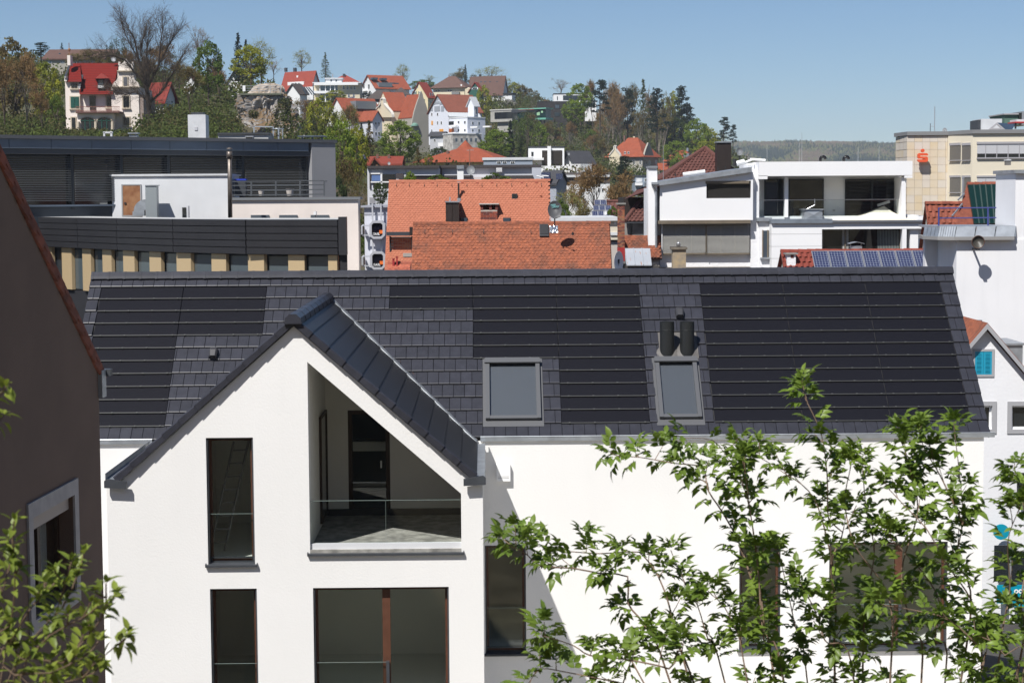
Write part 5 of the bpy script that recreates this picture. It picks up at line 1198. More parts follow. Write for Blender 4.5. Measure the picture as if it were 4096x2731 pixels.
sp_ = [(X(20.5), Z(8)), (X(20.5), Z(13)), (X(15), Z(17.5)), (X(-15), Z(17.5)), (X(-20.5), Z(13)), (X(-20.5), Z(-.2)), (X(-16), Z(-4.2)), (X(10), Z(-4.2)), (X(10), Z(-7.2)), (X(-20.5), Z(-7.2)), (X(-20.5), Z(-13)), (X(-15), Z(-17.5)), (X(15), Z(-17.5)), (X(20.5), Z(-13)), (X(20.5), Z(-.2)), (X(16), Z(4.2)), (X(-10), Z(4.2)), (X(-10), Z(8))]
sg.add('letter', MB().prism(sp_, 'y', -.15, .1), redS)
b = B('roof_antenna', 'tall striped antenna mast on the bank roof', 'antenna', px(3738, 532, 152)); k = 152/FPX
b.add('mast', MB().tube([(0, 0, 0), (0, 0, 104*k)], .035, 6), alu); b.add('side_mast', MB().tube([(-17*k, 0, 5*k), (-17*k, 0, 37*k)], .025, 6), blackm); b.add('cross_bar', MB().tube([(-17*k, 0, 26*k), (0, 0, 26*k)], .025, 6), alu)
dish('satellite_dish', 'grey satellite dish on the bank roof, seen from the side', 3779, 525, 152, 12, 13, M('dish_pale', (.32, .33, .34), .5), True, -.9)
b = B('roof_cooler', 'white box cooling unit with dark triangular shadow on the bank roof', 'cooling unit', px(3913, 520, 156)); aboxes(b, [('body', whs, (3925, 4008, 476, 520), 0, 3), ('shadow_block', anthr, (3913, 3926, 480, 520), .2, 3)])  # dark block built in place of the triangular shadow
b = B('glass_ridge_skylight', 'grey framed pitched glass skylight on the bank roof', 'skylight', px(3990, 518, 153)); r = b.rect(3955, 4052, 491, 518, 0)
b.add('gable_frame', MB().wall([(r[0], r[2]), (b.fy(4020, 518)[0], r[2]), (b.fy(3988, 491)[0], r[3])], [[(r[0]+.35, r[2]+.1), (b.fy(4020, 518)[0]-.35, r[2]+.1), (b.fy(3988, 491)[0], r[3]-.15)]], 0, .15), zg)
b.add('glass_slope', MB().loft([[(b.fy(3990, 491)[0], 0, r[3]), (b.fy(4022, 518)[0], 0, r[2]), (b.fy(4022, 518)[0], .1, r[2]), (b.fy(3990, 491)[0], .1, r[3])], [(b.fy(4062, 491, 3)[0], 3, r[3]), (b.fy(4062, 518, 0)[0], 1, r[2]), (b.fy(4062, 518, 0)[0], 1.1, r[2]), (b.fy(4062, 491, 3)[0], 3.1, r[3])]]), bpane)
b = B('roof_plant_tower', 'green-clad plant tower with fans at the bank roof edge', 'plant tower', px(4018, 500, 162)); aboxes(b, [('body', M('green_clad', (.10, .17, .13), .6), (4018, 4075, 458, 500), 0, 5), ('rim', zg, (4016, 4078, 454, 459), -.2, 5), ('louvre', dpane, (4076, 4088, 452, 486), -.3, 4), ('post', alu, (4088, 4130, 446, 500), -.4, 4)])
b = B('roof_fan', 'white round fan housing with red stripe on black legs', 'fan', px(4080, 515, 150)); aboxes(b, [('housing', whs, (4066, 4110, 478, 488), 0, 2), ('stripe', M('stripe_red', (.4, .03, .03), .5), (4060, 4110, 487, 492), -.1, 2.1), ('leg', blackm, (4061, 4066, 492, 516), 0, .2)])
b = B('wall_spotlight', 'small tilted spotlight below the bank windows', 'spotlight', px(4035, 648, 143)); aboxes(b, [('arm', alu, (4033, 4037, 634, 642), -.3, 0), ('lamp', M('lamp_grey', (.18, .17, .16), .5), (4026, 4044, 641, 661), -.9, -.3), ('top', whs, (4025, 4045, 638, 643), -.95, -.25)])
# ------------------------------------------------------------------ red roofs with green glass slope
pt2 = clay('brown_red_pantile', (.24, .07, .038), (.195, .054, .034), (.1, .05, .04), .15)
RG = clay_house('red_pantile_house', 'low red-brown pantile roof before the bank building', 3700, 3900, 812, 92, radians(60), 3.0, .3, .33, pt2, brickw, nobj=0); me2 = pantile('pantile', .3, .4, pt2); tiled_slope(RG, RG.rf, RG.A, (1, 0, 0), RG.sd, RG.W, RG.LL, .3, .33, me2, pt2, 300, 'pantile', None, .01)
RH = clay_house('glazed_roof_house', 'taller red-brown roof with a steep green glass slope', 3868, 4080, 735, 90, radians(52), 5.5, .3, .33, pt2, brickw, nobj=0)
RH.add('tile_slope', MB().loft([[RH.A + Vector((x, 0, 0)) - Vector((0, 0, 0)) for x in (-2.6, RH.W)], [RH.A + RH.sd*RH.LL + Vector((x, 0, 0)) for x in (0, RH.W)]], False, False), pt2)
tl_ = [RH.on(3868, 749), RH.on(3985, 747), RH.on(3995, 905), RH.on(3893, 905)]
RH.add('green_glass', MB().loft([[p+RH.nn*.06 for p in tl_], [p+RH.nn*.2 for p in tl_]]), M('green_glass', (.006, .024, .021), .15, spec=.5))
for i in range(1, 5): 
    a, e = tl_[0].lerp(tl_[1], i/5), tl_[3].lerp(tl_[2], i/5); RH.add('glazing_bar', MB().bar(a+RH.nn*.2, e+RH.nn*.2, .06), M('bar_green', (.015, .04, .036), .5))
tiled_slope(RH, RH.rf, RH.A, (1, 0, 0), RH.sd, RH.W, RH.LL, .3, .33, me2, pt2, 0, 'pantile', lambda x, s: x > .2+(1-s/RH.LL)*1.0 and s < RH.LL-.35, .01)
for (u0, v0), (u1, v1) in (((3832, 800), (3858, 775)), ((3808, 865), (3850, 815))): RH.add('snow_rail', MB().bar(RH.hit(u0, v0, RH.A+RH.nn*.12, RH.nn), RH.hit(u1, v1, RH.A+RH.nn*.12, RH.nn), .06), alu)
b = B('steel_chimney', 'slim stainless chimney pipe beside the green glass roof', 'chimney', px(3852, 775, 91)); b.add('pipe', MB().tube([(0, 0, -.3), (0, 0, .75)], .055, 10), alu); b.add('cap', MB().lathe([(.07, 0), (.07, .05), (0, .06)], 10, (0, 0, .75)), alu)
# ------------------------------------------------------------------ brown roofs left of and behind the white building
brt = clay('brown_pantile', (.118, .046, .036), (.098, .038, .031), (.07, .04, .035), .14)
def pyramid_roof(name, label, uap, vap, uL, vL, uR, vR, D, nobj):
    ap = px(uap, vap, D); L_ = px(uL, vL, D-3.5); R_ = px(uR, vR, D-3.5); zb_ = min(L_.z, R_.z)
    b = B(name, label, 'house', (L_.x, L_.y, 0)); T_ = b.I; ap = T_ @ ap; L_ = T_ @ L_; R_ = T_ @ R_; L_.z = R_.z = zb_
    b.add('wall', MB().box(L_.x+.3, R_.x-.3, .3, 8, 0, zb_), brickw); bk = Vector((ap.x, ap.y+4, ap.z)); bl = Vector((L_.x, 11, zb_)); br = Vector((R_.x, 11, zb_))
    rf = b.add('roof', MB().add([L_, R_, ap, bk, bl, br], [(0, 1, 2), (1, 5, 3, 2), (0, 2, 3, 4), (4, 3, 5)]), brt)
    sd = Vector((0, ap.y-L_.y, ap.z-L_.z)); LL = sd.length; sd.normalize(); W_ = R_.x-L_.x; me = pantile('pantile', .25, .42, brt)
    def sk(x, s): t = s/LL; return x < (ap.x-L_.x)*t+.1 or x > W_-(R_.x-ap.x)*t-.1
    tiled_slope(b, rf, L_, (1, 0, 0), sd, W_, LL, .25, .33, me, brt, nobj, 'pantile', sk, .008)
    for q in (L_, R_): b.add('hip_ridge', MB().tube([q, ap], .16, 8), brt)
    return b
pyramid_roof('brown_hip_roof_house', 'brown pantile hip roof rising behind the white building', 2820, 592, 2634, 722, 2985, 722, 128, 300)
b = B('dark_sheet_chimney', 'big dark sheet-metal chimney beside the brown hip roof', 'chimney', px(2896, 665, 124)); aboxes(b, [('shaft', dbrown, (2868, 2925, 571, 690), 0, 1.2), ('cap', zinc, (2866, 2927, 566, 571), -.08, 1.3)])
dish('satellite_dish', 'small grey satellite dish behind the dark sheet chimney', 2959, 607, 122, 13, 16, M('dish_mid', (.23, .24, .25), .5), True, .2, 640)
b = B('dark_mansard_house', 'dark brown mansard-roofed house squeezed beside the white slab', 'house', px(2500, 960, 110)); P_ = lambda u, v, y=0: Vector((b.fy(u, v, y)[0], y, b.fy(u, v, y)[1]))
b.add('lower_wall', MB().box(P_(2500, 0)[0], P_(2640, 0)[0], .5, 8, -10, P_(2550, 893)[2]), M('dirty_plaster', (.30, .28, .26), .9, var=.3, vs=1.5)); b.add('dark_wall', MB().box(P_(2502, 0)[0], P_(2640, 0)[0], 2.2, 8, P_(2550, 893)[2], P_(2550, 790)[2]), dbrown)
b.add('tile_slope', MB().loft([[P_(2499, 886, 0), P_(2640, 885, 0), P_(2640, 888, .3), P_(2499, 889, .3)], [P_(2565, 797, 2.2), P_(2640, 796, 2.2), P_(2640, 799, 2.5), P_(2565, 800, 2.5)]]), brt)
sd = P_(2600, 797, 2.2)-P_(2600, 886, 0); LL = sd.length; a0 = P_(2499, 886, 0); xL_ = P_(2565, 797, 2.2).x-a0.x
tiled_slope(b, b.o, a0, (1, 0, 0), sd, P_(2640, 886, 0).x-a0.x, LL, .25, .3, pantile('pantile', .25, .38, brt), brt, 200, 'pantile', lambda x, s: x < xL_*s/LL+.05, .01)
b.add('hip_ridge', MB().tube([P_(2499, 884, -.05), P_(2565, 796, 2.15)], .13, 8), brt); b.add('gutter', MB().box(P_(2497, 0).x, P_(2640, 0).x, -.2, 0, P_(2550, 893)[2], P_(2550, 888)[2]), anthr)
b.add('upper_roof', MB().loft([[P_(2496, 797, .6), P_(2640, 742, .6), P_(2640, 770, 1.0), P_(2545, 782, 1.0)], [P_(2530, 775, 5), P_(2640, 720, 5), P_(2640, 740, 5), P_(2545, 760, 5)]]), brt); b.add('downpipe', MB().tube([P_(2524, 897, -.1), P_(2524, 910, 0), P_(2522, 950, .3)], .09, 8), blackm)
SR2 = clay_house('small_orange_roof', 'narrow strip of orange tiles below the dark mansard house', 2497, 2640, 948, 100, radians(40), 1.1, .182, .15, clayB, brickw, nobj=300); SR2.tile(jig=.03)
b = B('rusty_sheet_roof', 'rust-streaked pale sheet-metal roof beside the brick chimney', 'roof', px(2499, 1063, 96)); P_ = lambda u, v, y=0: Vector((b.fy(u, v, y)[0], y, b.fy(u, v, y)[1]))
def rustsheet():
    m = M('rusty_sheet', (.38, .405, .44), .5, var=.08, metal=.1); nt = m.node_tree; N = nt.nodes; Lk = nt.links; p = N['Principled BSDF']; src = p.inputs['Base Color'].links[0].from_socket
    tc = N.new('ShaderNodeTexCoord'); mp = N.new('ShaderNodeMapping'); mp.inputs['Scale'].default_value = (7, .9, .9); Lk.new(tc.outputs['Object'], mp.inputs[0]); t = N.new('ShaderNodeTexNoise'); t.inputs['Scale'].default_value = 1.4; t.inputs['Detail'].default_value = 6; Lk.new(mp.outputs[0], t.inputs[0])
    r = N.new('ShaderNodeMapRange'); r.inputs['From Min'].default_value = .6; r.inputs['From Max'].default_value = .68; Lk.new(t.outputs['Fac'], r.inputs['Value']); x = N.new('ShaderNodeMix'); x.data_type = 'RGBA'; Lk.new(r.outputs[0], x.inputs[0]); Lk.new(src, x.inputs[6]); x.inputs[7].default_value = (.33, .13, .04, 1); Lk.new(x.outputs[2], p.inputs['Base Color']); return m
rs_ = rustsheet()
for i in range(3):
    u0, u1 = 2499+i*34, 2499+(i+1)*34; b.add('roof_sheet', MB().loft([[P_(u0+7, 1063, 0), P_(u1+6, 1063, 0), P_(u1+6, 1060, 0), P_(u0+7, 1060, 0)], [P_(u0, 996, 1.6), P_(u1-1, 996, 1.6), P_(u1-1, 993, 1.6), P_(u0, 993, 1.6)]]), rs_); b.add('seam', MB().bar(P_(u0+7, 1060, 0)+Vector((0, 0, .02)), P_(u0, 993, 1.6)+Vector((0, 0, .02)), .03), rs_)
b.add('wall', MB().box(P_(2508, 0).x, P_(2640, 0).x, .3, 4, -8, P_(2550, 1066).z), M('dark_shed', (.06, .055, .05), .8))
b = B('brick_chimney', 'tall multicoloured brick chimney between mossy roof and white slab', 'chimney', px(2471, 1003, 93)); r = brick_stack(b, 2471, 2499, 818, 1006, bm_ + [M('brick_brown', (.33, .17, .09), .9, var=.3, vs=9)], .42, .057, .125, mort); q = b.rect(2466, 2503, 812, 818, 0); b.box('slab', M('slab_grey', (.25, .24, .22), .9), q[0], q[1], -.06, .5, q[2], q[3]); q = b.rect(2471, 2500, 990, 1012, -.03); b.box('base_flashing', MATS['red_sheet'], q[0], q[1], -.04, .45, q[2]-.4, q[3])
dish('satellite_dish', 'big white satellite dish seen edge-on beside the brick chimney', 2474, 1046, 84.5, 42, 42, M('dish_white', (.62, .63, .66), .45), False, 1.05, 1110)
b = B('flat_roof_annex', 'flat white-edged roof with cream wall behind the mossy ridge', 'building', px(2443, 945, 97)); aboxes(b, [('wall', M('annex_cream', (.60, .54, .43), .9), (2230, 2474, 884, 960), 0, 6), ('roof_edge', whs, (2205, 2474, 869, 884), -.2, 6), ('band', whs, (2442, 2474, 929, 941), -.08, 0), ('vent', whitep, (2457, 2464, 889, 896), -.05, 0)])
PVH = clay_house('solar_array_house', 'brown roof with a small array of framed solar panels', 2376, 2500, 804, 126, radians(40), 2.5, .3, .33, brt, brickw, nobj=0); tiled_slope(PVH, PVH.rf, PVH.A, (1, 0, 0), PVH.sd, PVH.W, PVH.LL, .3, .33, pantile('pantile', .3, .42, brt), brt, 300, 'pantile', None, .01)
for i, (c_, r_) in enumerate(((0, 0), (1, 0), (0, 1), (1, 1), (2, 1), (0, 2), (1, 2), (2, 2))):
    a, e = PVH.on(2378+24*c_-5*r_, 806+22*r_+21), PVH.on(2378+24*c_-5*r_+23, 806+22*r_+1); w_, h_ = e.x-a.x, (e-a).dot(PVH.sd)
    o = inst('solar_panel', MB().box(0, w_, 0, .03, 0, .05).box(0, w_, h_-.03, h_, 0, .05).box(0, .03, .03, h_-.03, 0, .05).box(w_-.03, w_, .03, h_-.03, 0, .05).mesh('panel_frame', alu), PVH.rf, a+PVH.nn*.12, (PVH.slope, 0, 0)); inst('cells', MB().box(.03, w_-.03, .03, h_-.03, .0, .04).mesh('cells', bluec), o)
dish('satellite_dish', 'small white satellite dish in front of the solar array', 2422, 850, 120, 9, 11, M('dish_white', (.62, .63, .66), .45), True, -.1, 870)
# ------------------------------------------------------------------ ground, hillside, far ridge
PROF = {-3000: [(250,500),(420,300),(700,240),(1500,380)], -600: [(250,520),(420,300),(700,240),(1500,380)], 0: [(210,600),(262,535),(300,500),(420,300),(600,255),(1000,300)],
 600: [(230,570),(268,545),(300,470),(420,330),(600,300),(1000,330)], 850: [(250,575),(300,500),(420,390),(600,350),(900,330)], 1050: [(285,600),(300,585),(318,430),(345,385),(500,420),(850,385),(1000,380)],
 1200: [(285,620),(340,575),(420,560),(600,500),(850,405)], 1500: [(300,690),(420,670),(600,600),(700,480),(850,410),(1000,405)], 1750: [(300,700),(450,680),(580,605),(640,540),(760,430),(900,400)],
 2000: [(330,720),(480,690),(590,600),(700,480),(800,415),(900,400)], 2300: [(350,730),(520,690),(640,620),(700,530),(800,470),(950,450)], 2600: [(450,760),(590,755),(680,700),(780,600),(860,550),(1000,530)],
 2850: [(600,770),(700,740),(820,640),(900,600),(1100,600)], 3050: [(800,770),(950,730),(1100,690),(1300,720)], 3300: [(1000,770),(1500,765)], 8000: [(1000,772),(1500,770)]}
PU = sorted(PROF); PZ = {}
for u in PU:
    l = [(165.0, 0.0)] + [(y, px(u, v, y).z) for y, v in PROF[u]]; l += [(max(l[-1][0]+600, 1900), 6.0 if u > 2000 else l[-1][1]*.6), (9000, 0.0)]; PZ[u] = l
def lin(l, y):
    if y <= l[0][0]: return l[0][1]
    for (a, za), (b, zb) in zip(l, l[1:]):
        if y <= b: return za + (zb-za)*(y-a)/(b-a)
    return l[-1][1]
def hz_uy(u, y):
    u = max(PU[0], min(PU[-1], u))
    for a, b in zip(PU, PU[1:]):
        if a <= u <= b:
            t = (u-a)/(b-a); return lin(PZ[a], y)*(1-t) + lin(PZ[b], y)*t
def ter(x, y): return hz_uy(2048 + FPX*x/max(y, 1), y)
def uyz(u, y):
    x = (u-2048)/FPX*y; return Vector((x, y, ter(x, y)))
ys = [165,180,195,210,225,240,255,268,280,290,300,309,318,330,345,365,390,420,460,500,540,580,610,640,670,700,730,760,800,850,900,960,1050,1200,1500,1900,2600,4500,9000]
us = list(range(-3000, 8001, 110)); mb = MB(); nn_ = len(us)
for y in ys:
    for u in us:
        p = uyz(u, y); n = noise.noise(Vector((p.x*.02, p.y*.02, 0)))*min(4, max(0, (y-190)*.02)); mb.v.append((p.x, p.y, p.z + n))
for j in range(len(ys)-1):
    for i in range(nn_-1): a = j*nn_+i; mb.f.append((a, a+1, a+nn_+1, a+nn_))
hillm = M('hill_ground', (.055, .065, .025), .95, col2=(.10, .075, .045), vs=.06)
tag(link('hillside_terrain', mb.mesh('terrain', hillm, True)), kind='structure')
# the ground of the town, rising to the slope on which the camera stands
def gz(x, y):
    t = max(0, min(1, (26-y)/24)); h = 11.0*(t*t*(3-2*t))
    return h + (max(0, 2-y)*.42)
mb = MB(); xs = [-700,-300,-120,-70,-45,-30,-20,-14,-9,-5,-2,1,4,8,13,19,27,40,60,100,250,700]; yy = [-120,-80,-55,-38,-26,-17,-10,-5,-1,2,4,7,10,13,16,19,22,24,26,30,166]
for y in yy:
    for x in xs: mb.v.append((x, y, gz(x, y) + noise.noise(Vector((x*.3, y*.3, 1)))*.25*(1 if y < 24 else 0)))
for j in range(len(yy)-1):
    for i in range(len(xs)-1): a = j*len(xs)+i; mb.f.append((a, a+1, a+len(xs)+1, a+len(xs)))
def groundmat():
    m = M('town_ground', (.062, .058, .054), .9, var=.3, vs=.8); nt = m.node_tree; N = nt.nodes; Lk = nt.links; p = N['Principled BSDF']; src = p.inputs['Base Color'].links[0].from_socket
    g = N.new('ShaderNodeNewGeometry'); s = N.new('ShaderNodeSeparateXYZ'); Lk.new(g.outputs['Position'], s.inputs[0]); r = N.new('ShaderNodeMapRange'); r.inputs['From Min'].default_value = 27; r.inputs['From Max'].default_value = 24; Lk.new(s.outputs[1], r.inputs['Value'])
    t = N.new('ShaderNodeTexNoise'); t.inputs['Scale'].default_value = .9; t.inputs['Detail'].default_value = 9; t.inputs['Roughness'].default_value = .75; Lk.new(g.outputs['Position'], t.inputs[0]); cr = N.new('ShaderNodeValToRGB'); Lk.new(t.outputs['Fac'], cr.inputs[0])
    e = cr.color_ramp.elements; e[0].position = .35; e[0].color = (.10, .08, .04, 1); e[1].position = .65; e[1].color = (.32, .27, .17, 1)
    x = N.new('ShaderNodeMix'); x.data_type = 'RGBA'; Lk.new(r.outputs[0], x.inputs[0]); Lk.new(src, x.inputs[6]); Lk.new(cr.outputs[0], x.inputs[7]); Lk.new(x.outputs[2], p.inputs['Base Color']); return m
bounce_sheet = MB().box(-16, 22, 24.5, 39, .0, .02); tag(link('bounce_ground', bounce_sheet.mesh('bounce_sheet', M('bounce_pale', (.58, .56, .52), .95, var=.12, vs=1.5))), kind='structure')  # unseen pale sheet, added to bounce sunlight up onto the house walls
tag(link('ground', mb.mesh('ground', groundmat(), True)), kind='structure')
# far wooded ridge
mb = MB(); U = list(range(-4000, 9001, 60)); rows = [(2500, None), (3000, 690), (3400, 620), (3650, 588), (4300, 600)]
def rv(u, v): return v - 16*noise.noise(Vector((u*.0016, 3.3, v*.01))) - 5*noise.noise(Vector((u*.008, 1.2, 0)))
for y, v in rows:
    for u in U: p = px(u, 775 if v is None else rv(u, v), y); mb.v.append((p.x, y, p.z if v else 0))
n = len(U)
for j in range(len(rows)-1):
    for i in range(n-1): a = j*n+i; mb.f.append((a, a+1, a+n+1, a+n))
tag(link('far_hills', mb.mesh('far_hills', M('far_wood_ground', (.045, .055, .025), .95, col2=(.07, .06, .035), vs=.01), True)), kind='structure')
random.seed(21)
wood = [MB(), MB(), MB()]
for k in range(7500):
    u = random.uniform(2780, 3760); y = 3000 + 680*random.random()**.7
    t = lin([(2500, 775), (3000, 690), (3400, 620), (3650, 588), (4300, 600)], y); p = px(u, rv(u, t), y)
    nz = noise.noise(Vector((u*.006, y*.004, 5))) + random.uniform(-.35, .35)
    kind = 0 if nz > .12 else (1 if nz > -.2 else 2)
    h = random.uniform(10, 14)*(1.05 if kind == 0 else .85); w = random.uniform(4, 6)*(1.0 if kind else .65)
    a0 = random.uniform(0, 6.28); rr = [Vector((cos(a0+i*pi/2.5)*w, sin(a0+i*pi/2.5)*w, 0)) for i in range(5)]; m = wood[kind]; b = len(m.v)
    zs = (.25, .55, 1.0) if kind else (.1, .4, 1.0)
    for q in rr: m.v.append(tuple(p + q*.8*random.uniform(.8, 1.2) + Vector((0, 0, h*zs[0]))))
    for q in rr: m.v.append(tuple(p + q*(.9 if kind else .55)*random.uniform(.8, 1.2) + Vector((0, 0, h*zs[1]*random.uniform(.9, 1.15)))))
    m.v.append(tuple(p + Vector((random.uniform(-1, 1), 0, h))))
    for i in range(5): m.f += [(b+i, b+(i+1) % 5, b+5+(i+1) % 5, b+5+i), (b+5+i, b+5+(i+1) % 5, b+10)]
fo = MB(); mi = []
for i, m in enumerate(wood): fo.add(m.v, m.f); mi += [i]*len(m.f)
me = fo.mesh('far_forest', [M('far_conifer', (.022, .035, .022), .95), M('far_green', (.10, .105, .035), .95, var=.4, vs=.02), M('far_brown', (.12, .09, .055), .95, var=.3, vs=.02)]); me.polygons.foreach_set('material_index', mi)
tag(link('far_forest', me), 'mixed spring wood covering the distant ridge', None, None, 'stuff')
# haze between here and the ridge
hzb = MB().box(-5200, 5200, -140, 4600, -3, 190); hm = bpy.data.materials.new('haze'); hm.use_nodes = True; hm.node_tree.nodes.remove(hm.node_tree.nodes['Principled BSDF'])
pv = hm.node_tree.nodes.new('ShaderNodeVolumePrincipled'); pv.inputs['Color'].default_value = (.80, .88, 1.0, 1); pv.inputs['Density'].default_value = HAZE; pv.inputs['Anisotropy'].default_value = .0
hm.node_tree.links.new(pv.outputs[0], hm.node_tree.nodes['Material Output'].inputs['Volume'])
tag(link('haze', hzb.mesh('haze', hm)), 'thin blue haze in the valley air', None, None, 'stuff')

# ------------------------------------------------------------------ houses on the hillside
rA = M('roof_orange', (0.288, 0.068, 0.030), .85, var=.2, vs=1.2); rB = M('roof_red', (0.272, 0.044, 0.024), .8, var=.15, vs=1.0); rC = M('roof_brown', (0.124, 0.068, 0.052), .85, var=.15, vs=1.0); rD = M('roof_dark', (0.068, 0.054, 0.048), .85, var=.2, vs=1); rE = M('roof_slate', (.05, .05, .056), .7, var=.15, vs=1)
hw_ = M('hill_white', (.72, .72, .71), .9, var=.04, vs=.4); hc_ = M('hill_cream', (.66, .58, .42), .9, var=.05, vs=.4); hg_ = M('hill_grey', (.36, .34, .29), .9, var=.08, vs=.4); hy_ = M('hill_yellow', (.68, .58, .36), .9, var=.04, vs=.4)
def roofgable(x0, x1, y0, y1, ze, zr, axis, ov, t):
    mb = MB()
    if axis == 'x': ym = (y0+y1)/2; s = (zr-ze)/(ym-y0); f = lambda yy, x: (x, yy, ze + s*(min(yy-y0, y1-yy)) )
    if axis == 'x':
        for a, b in ((y0-ov, ym), (y1+ov, ym)):
            mb.loft([[(x0-ov, a, ze+s*(-ov)), (x1+ov, a, ze+s*(-ov)), (x1+ov, a, ze-s*ov+t), (x0-ov, a, ze-s*ov+t)], [(x0-ov, b, zr), (x1+ov, b, zr), (x1+ov, b, zr+t), (x0-ov, b, zr+t)]])
    else:
        xm = (x0+x1)/2; s = (zr-ze)/(xm-x0)
        for a, b in ((x0-ov, xm), (x1+ov, xm)):
            mb.loft([[(a, y0-ov, ze-s*ov), (a, y1+ov, ze-s*ov), (a, y1+ov, ze-s*ov+t), (a, y0-ov, ze-s*ov+t)], [(b, y0-ov, zr), (b, y1+ov, zr), (b, y1+ov, zr+t), (b, y0-ov, zr+t)]])
    return mb
def roofhip(x0, x1, y0, y1, ze, zr, ov, r=.6):
    x0 -= ov; x1 += ov; y0 -= ov; y1 += ov; d = min(x1-x0, y1-y0)/2*r*1.6; ym = (y0+y1)/2; xm = (x0+x1)/2
    if x1-x0 > y1-y0: A, C = (min(x0+d, xm), ym, zr), (max(x1-d, xm), ym, zr)
    else: A, C = (xm, min(y0+d, ym), zr), (xm, max(y1-d, ym), zr)
    v = [(x0, y0, ze), (x1, y0, ze), (x1, y1, ze), (x0, y1, ze), A, C]
    f = [(0, 1, 5, 4), (1, 2, 5), (2, 3, 4, 5), (3, 0, 4)] if x1-x0 > y1-y0 else [(0, 1, 4), (1, 2, 5, 4), (2, 3, 5), (3, 0, 4, 5)]
    return MB().add(v, f + [(3, 2, 1, 0)])
class HH(B):
    def __init__(s, name, label, u0, um, u1, vb, ve, vr, D, a=0, axis='y', wall=hw_, roof=rA, kind='gable', L=9.0, ov=.5, deep=8, cat='house', hip=.6):
        B.__init__(s, name, label, cat, px(um, vb, D), -a); s.k = D/FPX; ar = radians(a); s.ca = cos(ar); s.sa = max(.05, sin(ar))
        s.W = (um-u0)*s.k/s.ca; s.L = (u1-um)*s.k/s.sa if u1 > um else L; s.ov = ov
        ze = s.fy(um, ve)[1]; x0 = -s.W; s.ze = ze
        if kind == 'gable':
            zr = s.fy((u0+um)/2, vr)[1] if axis == 'y' else (s.fx((um+u1)/2, vr)[1] if u1 > um else s.fy((u0+um)/2, vr, s.L/2)[1])
            if axis == 'y': s.add('wall', MB().prism([(x0, -deep), (0, -deep), (0, ze), (x0/2, zr), (x0, ze)], 'y', 0, s.L), wall)
            else: s.add('wall', MB().prism([(0, -deep), (s.L, -deep), (s.L, ze), (s.L/2, zr), (0, ze)], 'x', x0, 0), wall)
            s.roof = s.add('roof', roofgable(x0, 0, 0, s.L, ze+.02, zr+.02, axis, ov, .25), roof)
        elif kind == 'hip':
            zr = s.fy((u0+um)/2, vr, s.L/2)[1]; s.add('wall', MB().box(x0, 0, 0, s.L, -deep, ze), wall); s.roof = s.add('roof', roofhip(x0, 0, 0, s.L, ze+.01, zr, ov, hip), roof)
        else:
            zr = ze; s.add('wall', MB().box(x0, 0, 0, s.L, -deep, ze), wall); s.roof = s.box('roof', roof, x0-ov, ov, -ov, s.L+ov, ze, ze+.35)
        s.zr = zr
    def w(s, face, u, v, w, h, frame=whitep, pane=dpane, shut=None):
        k = s.k
        if face == 'f':
            x, z = s.fy(u, v); a = w*k/2/s.ca; c = h*k/2; o = s.box('window', frame, x-a, x+a, -.05, .0, z-c, z+c)
            mb = MB()
            for q0, q1 in ((x-a*.78, x-a*.08), (x+a*.08, x+a*.78)): mb.box(q0, q1, -.07, -.04, z-c*.8, z+c*.8)
            s.add('pane', mb, pane, o)
            if shut:
                for q in (x-a*1.7, x+a*1.05): s.box('shutter', shut, q, q+a*.65, -.08, 0, z-c, z+c, o)
        else:
            y, z = s.fx(u, v); a = w*k/2/s.sa; c = h*k/2; o = s.box('window', frame, 0, .05, y-a, y+a, z-c, z+c)
            mb = MB()
            for q0, q1 in ((y-a*.78, y-a*.08), (y+a*.08, y+a*.78)): mb.box(.04, .07, q0, q1, z-c*.8, z+c*.8)
            s.add('pane', mb, pane, o)
    def ws(s, face, us, vs, w, h, **kw):
        for v in vs:
            for u in us: s.w(face, u, v, w, h, **kw)
    def onpl(s, u, v, side=1):      # point on the visible roof slope (axis y: the slope towards the right side; axis x: the front slope)
        return None
    def bx(s, nm, mat, u0, u1, v0, v1, y0, y1, parent=None):
        r = s.rect(u0, u1, v0, v1, y0); return s.box(nm, mat, r[0], r[1], y0, y1, r[2], r[3], parent)
grn = M('shutter_green', (.03, .11, .06), .6)
def chim(h, u, v0, v1, w=8, y=3.0, mat=None): h.bx('chimney', mat or M('chimney_brown', (.16, .09, .07), .9), u-w/2, u+w/2, v0, v1, y, y+w*h.k)
def skyl(h, us, v, y=2.0, w=6, hh=8):
    for u in us: h.bx('roof_light', bpane, u-w/2, u+w/2, v-hh/2, v+hh/2, y, y+.6)
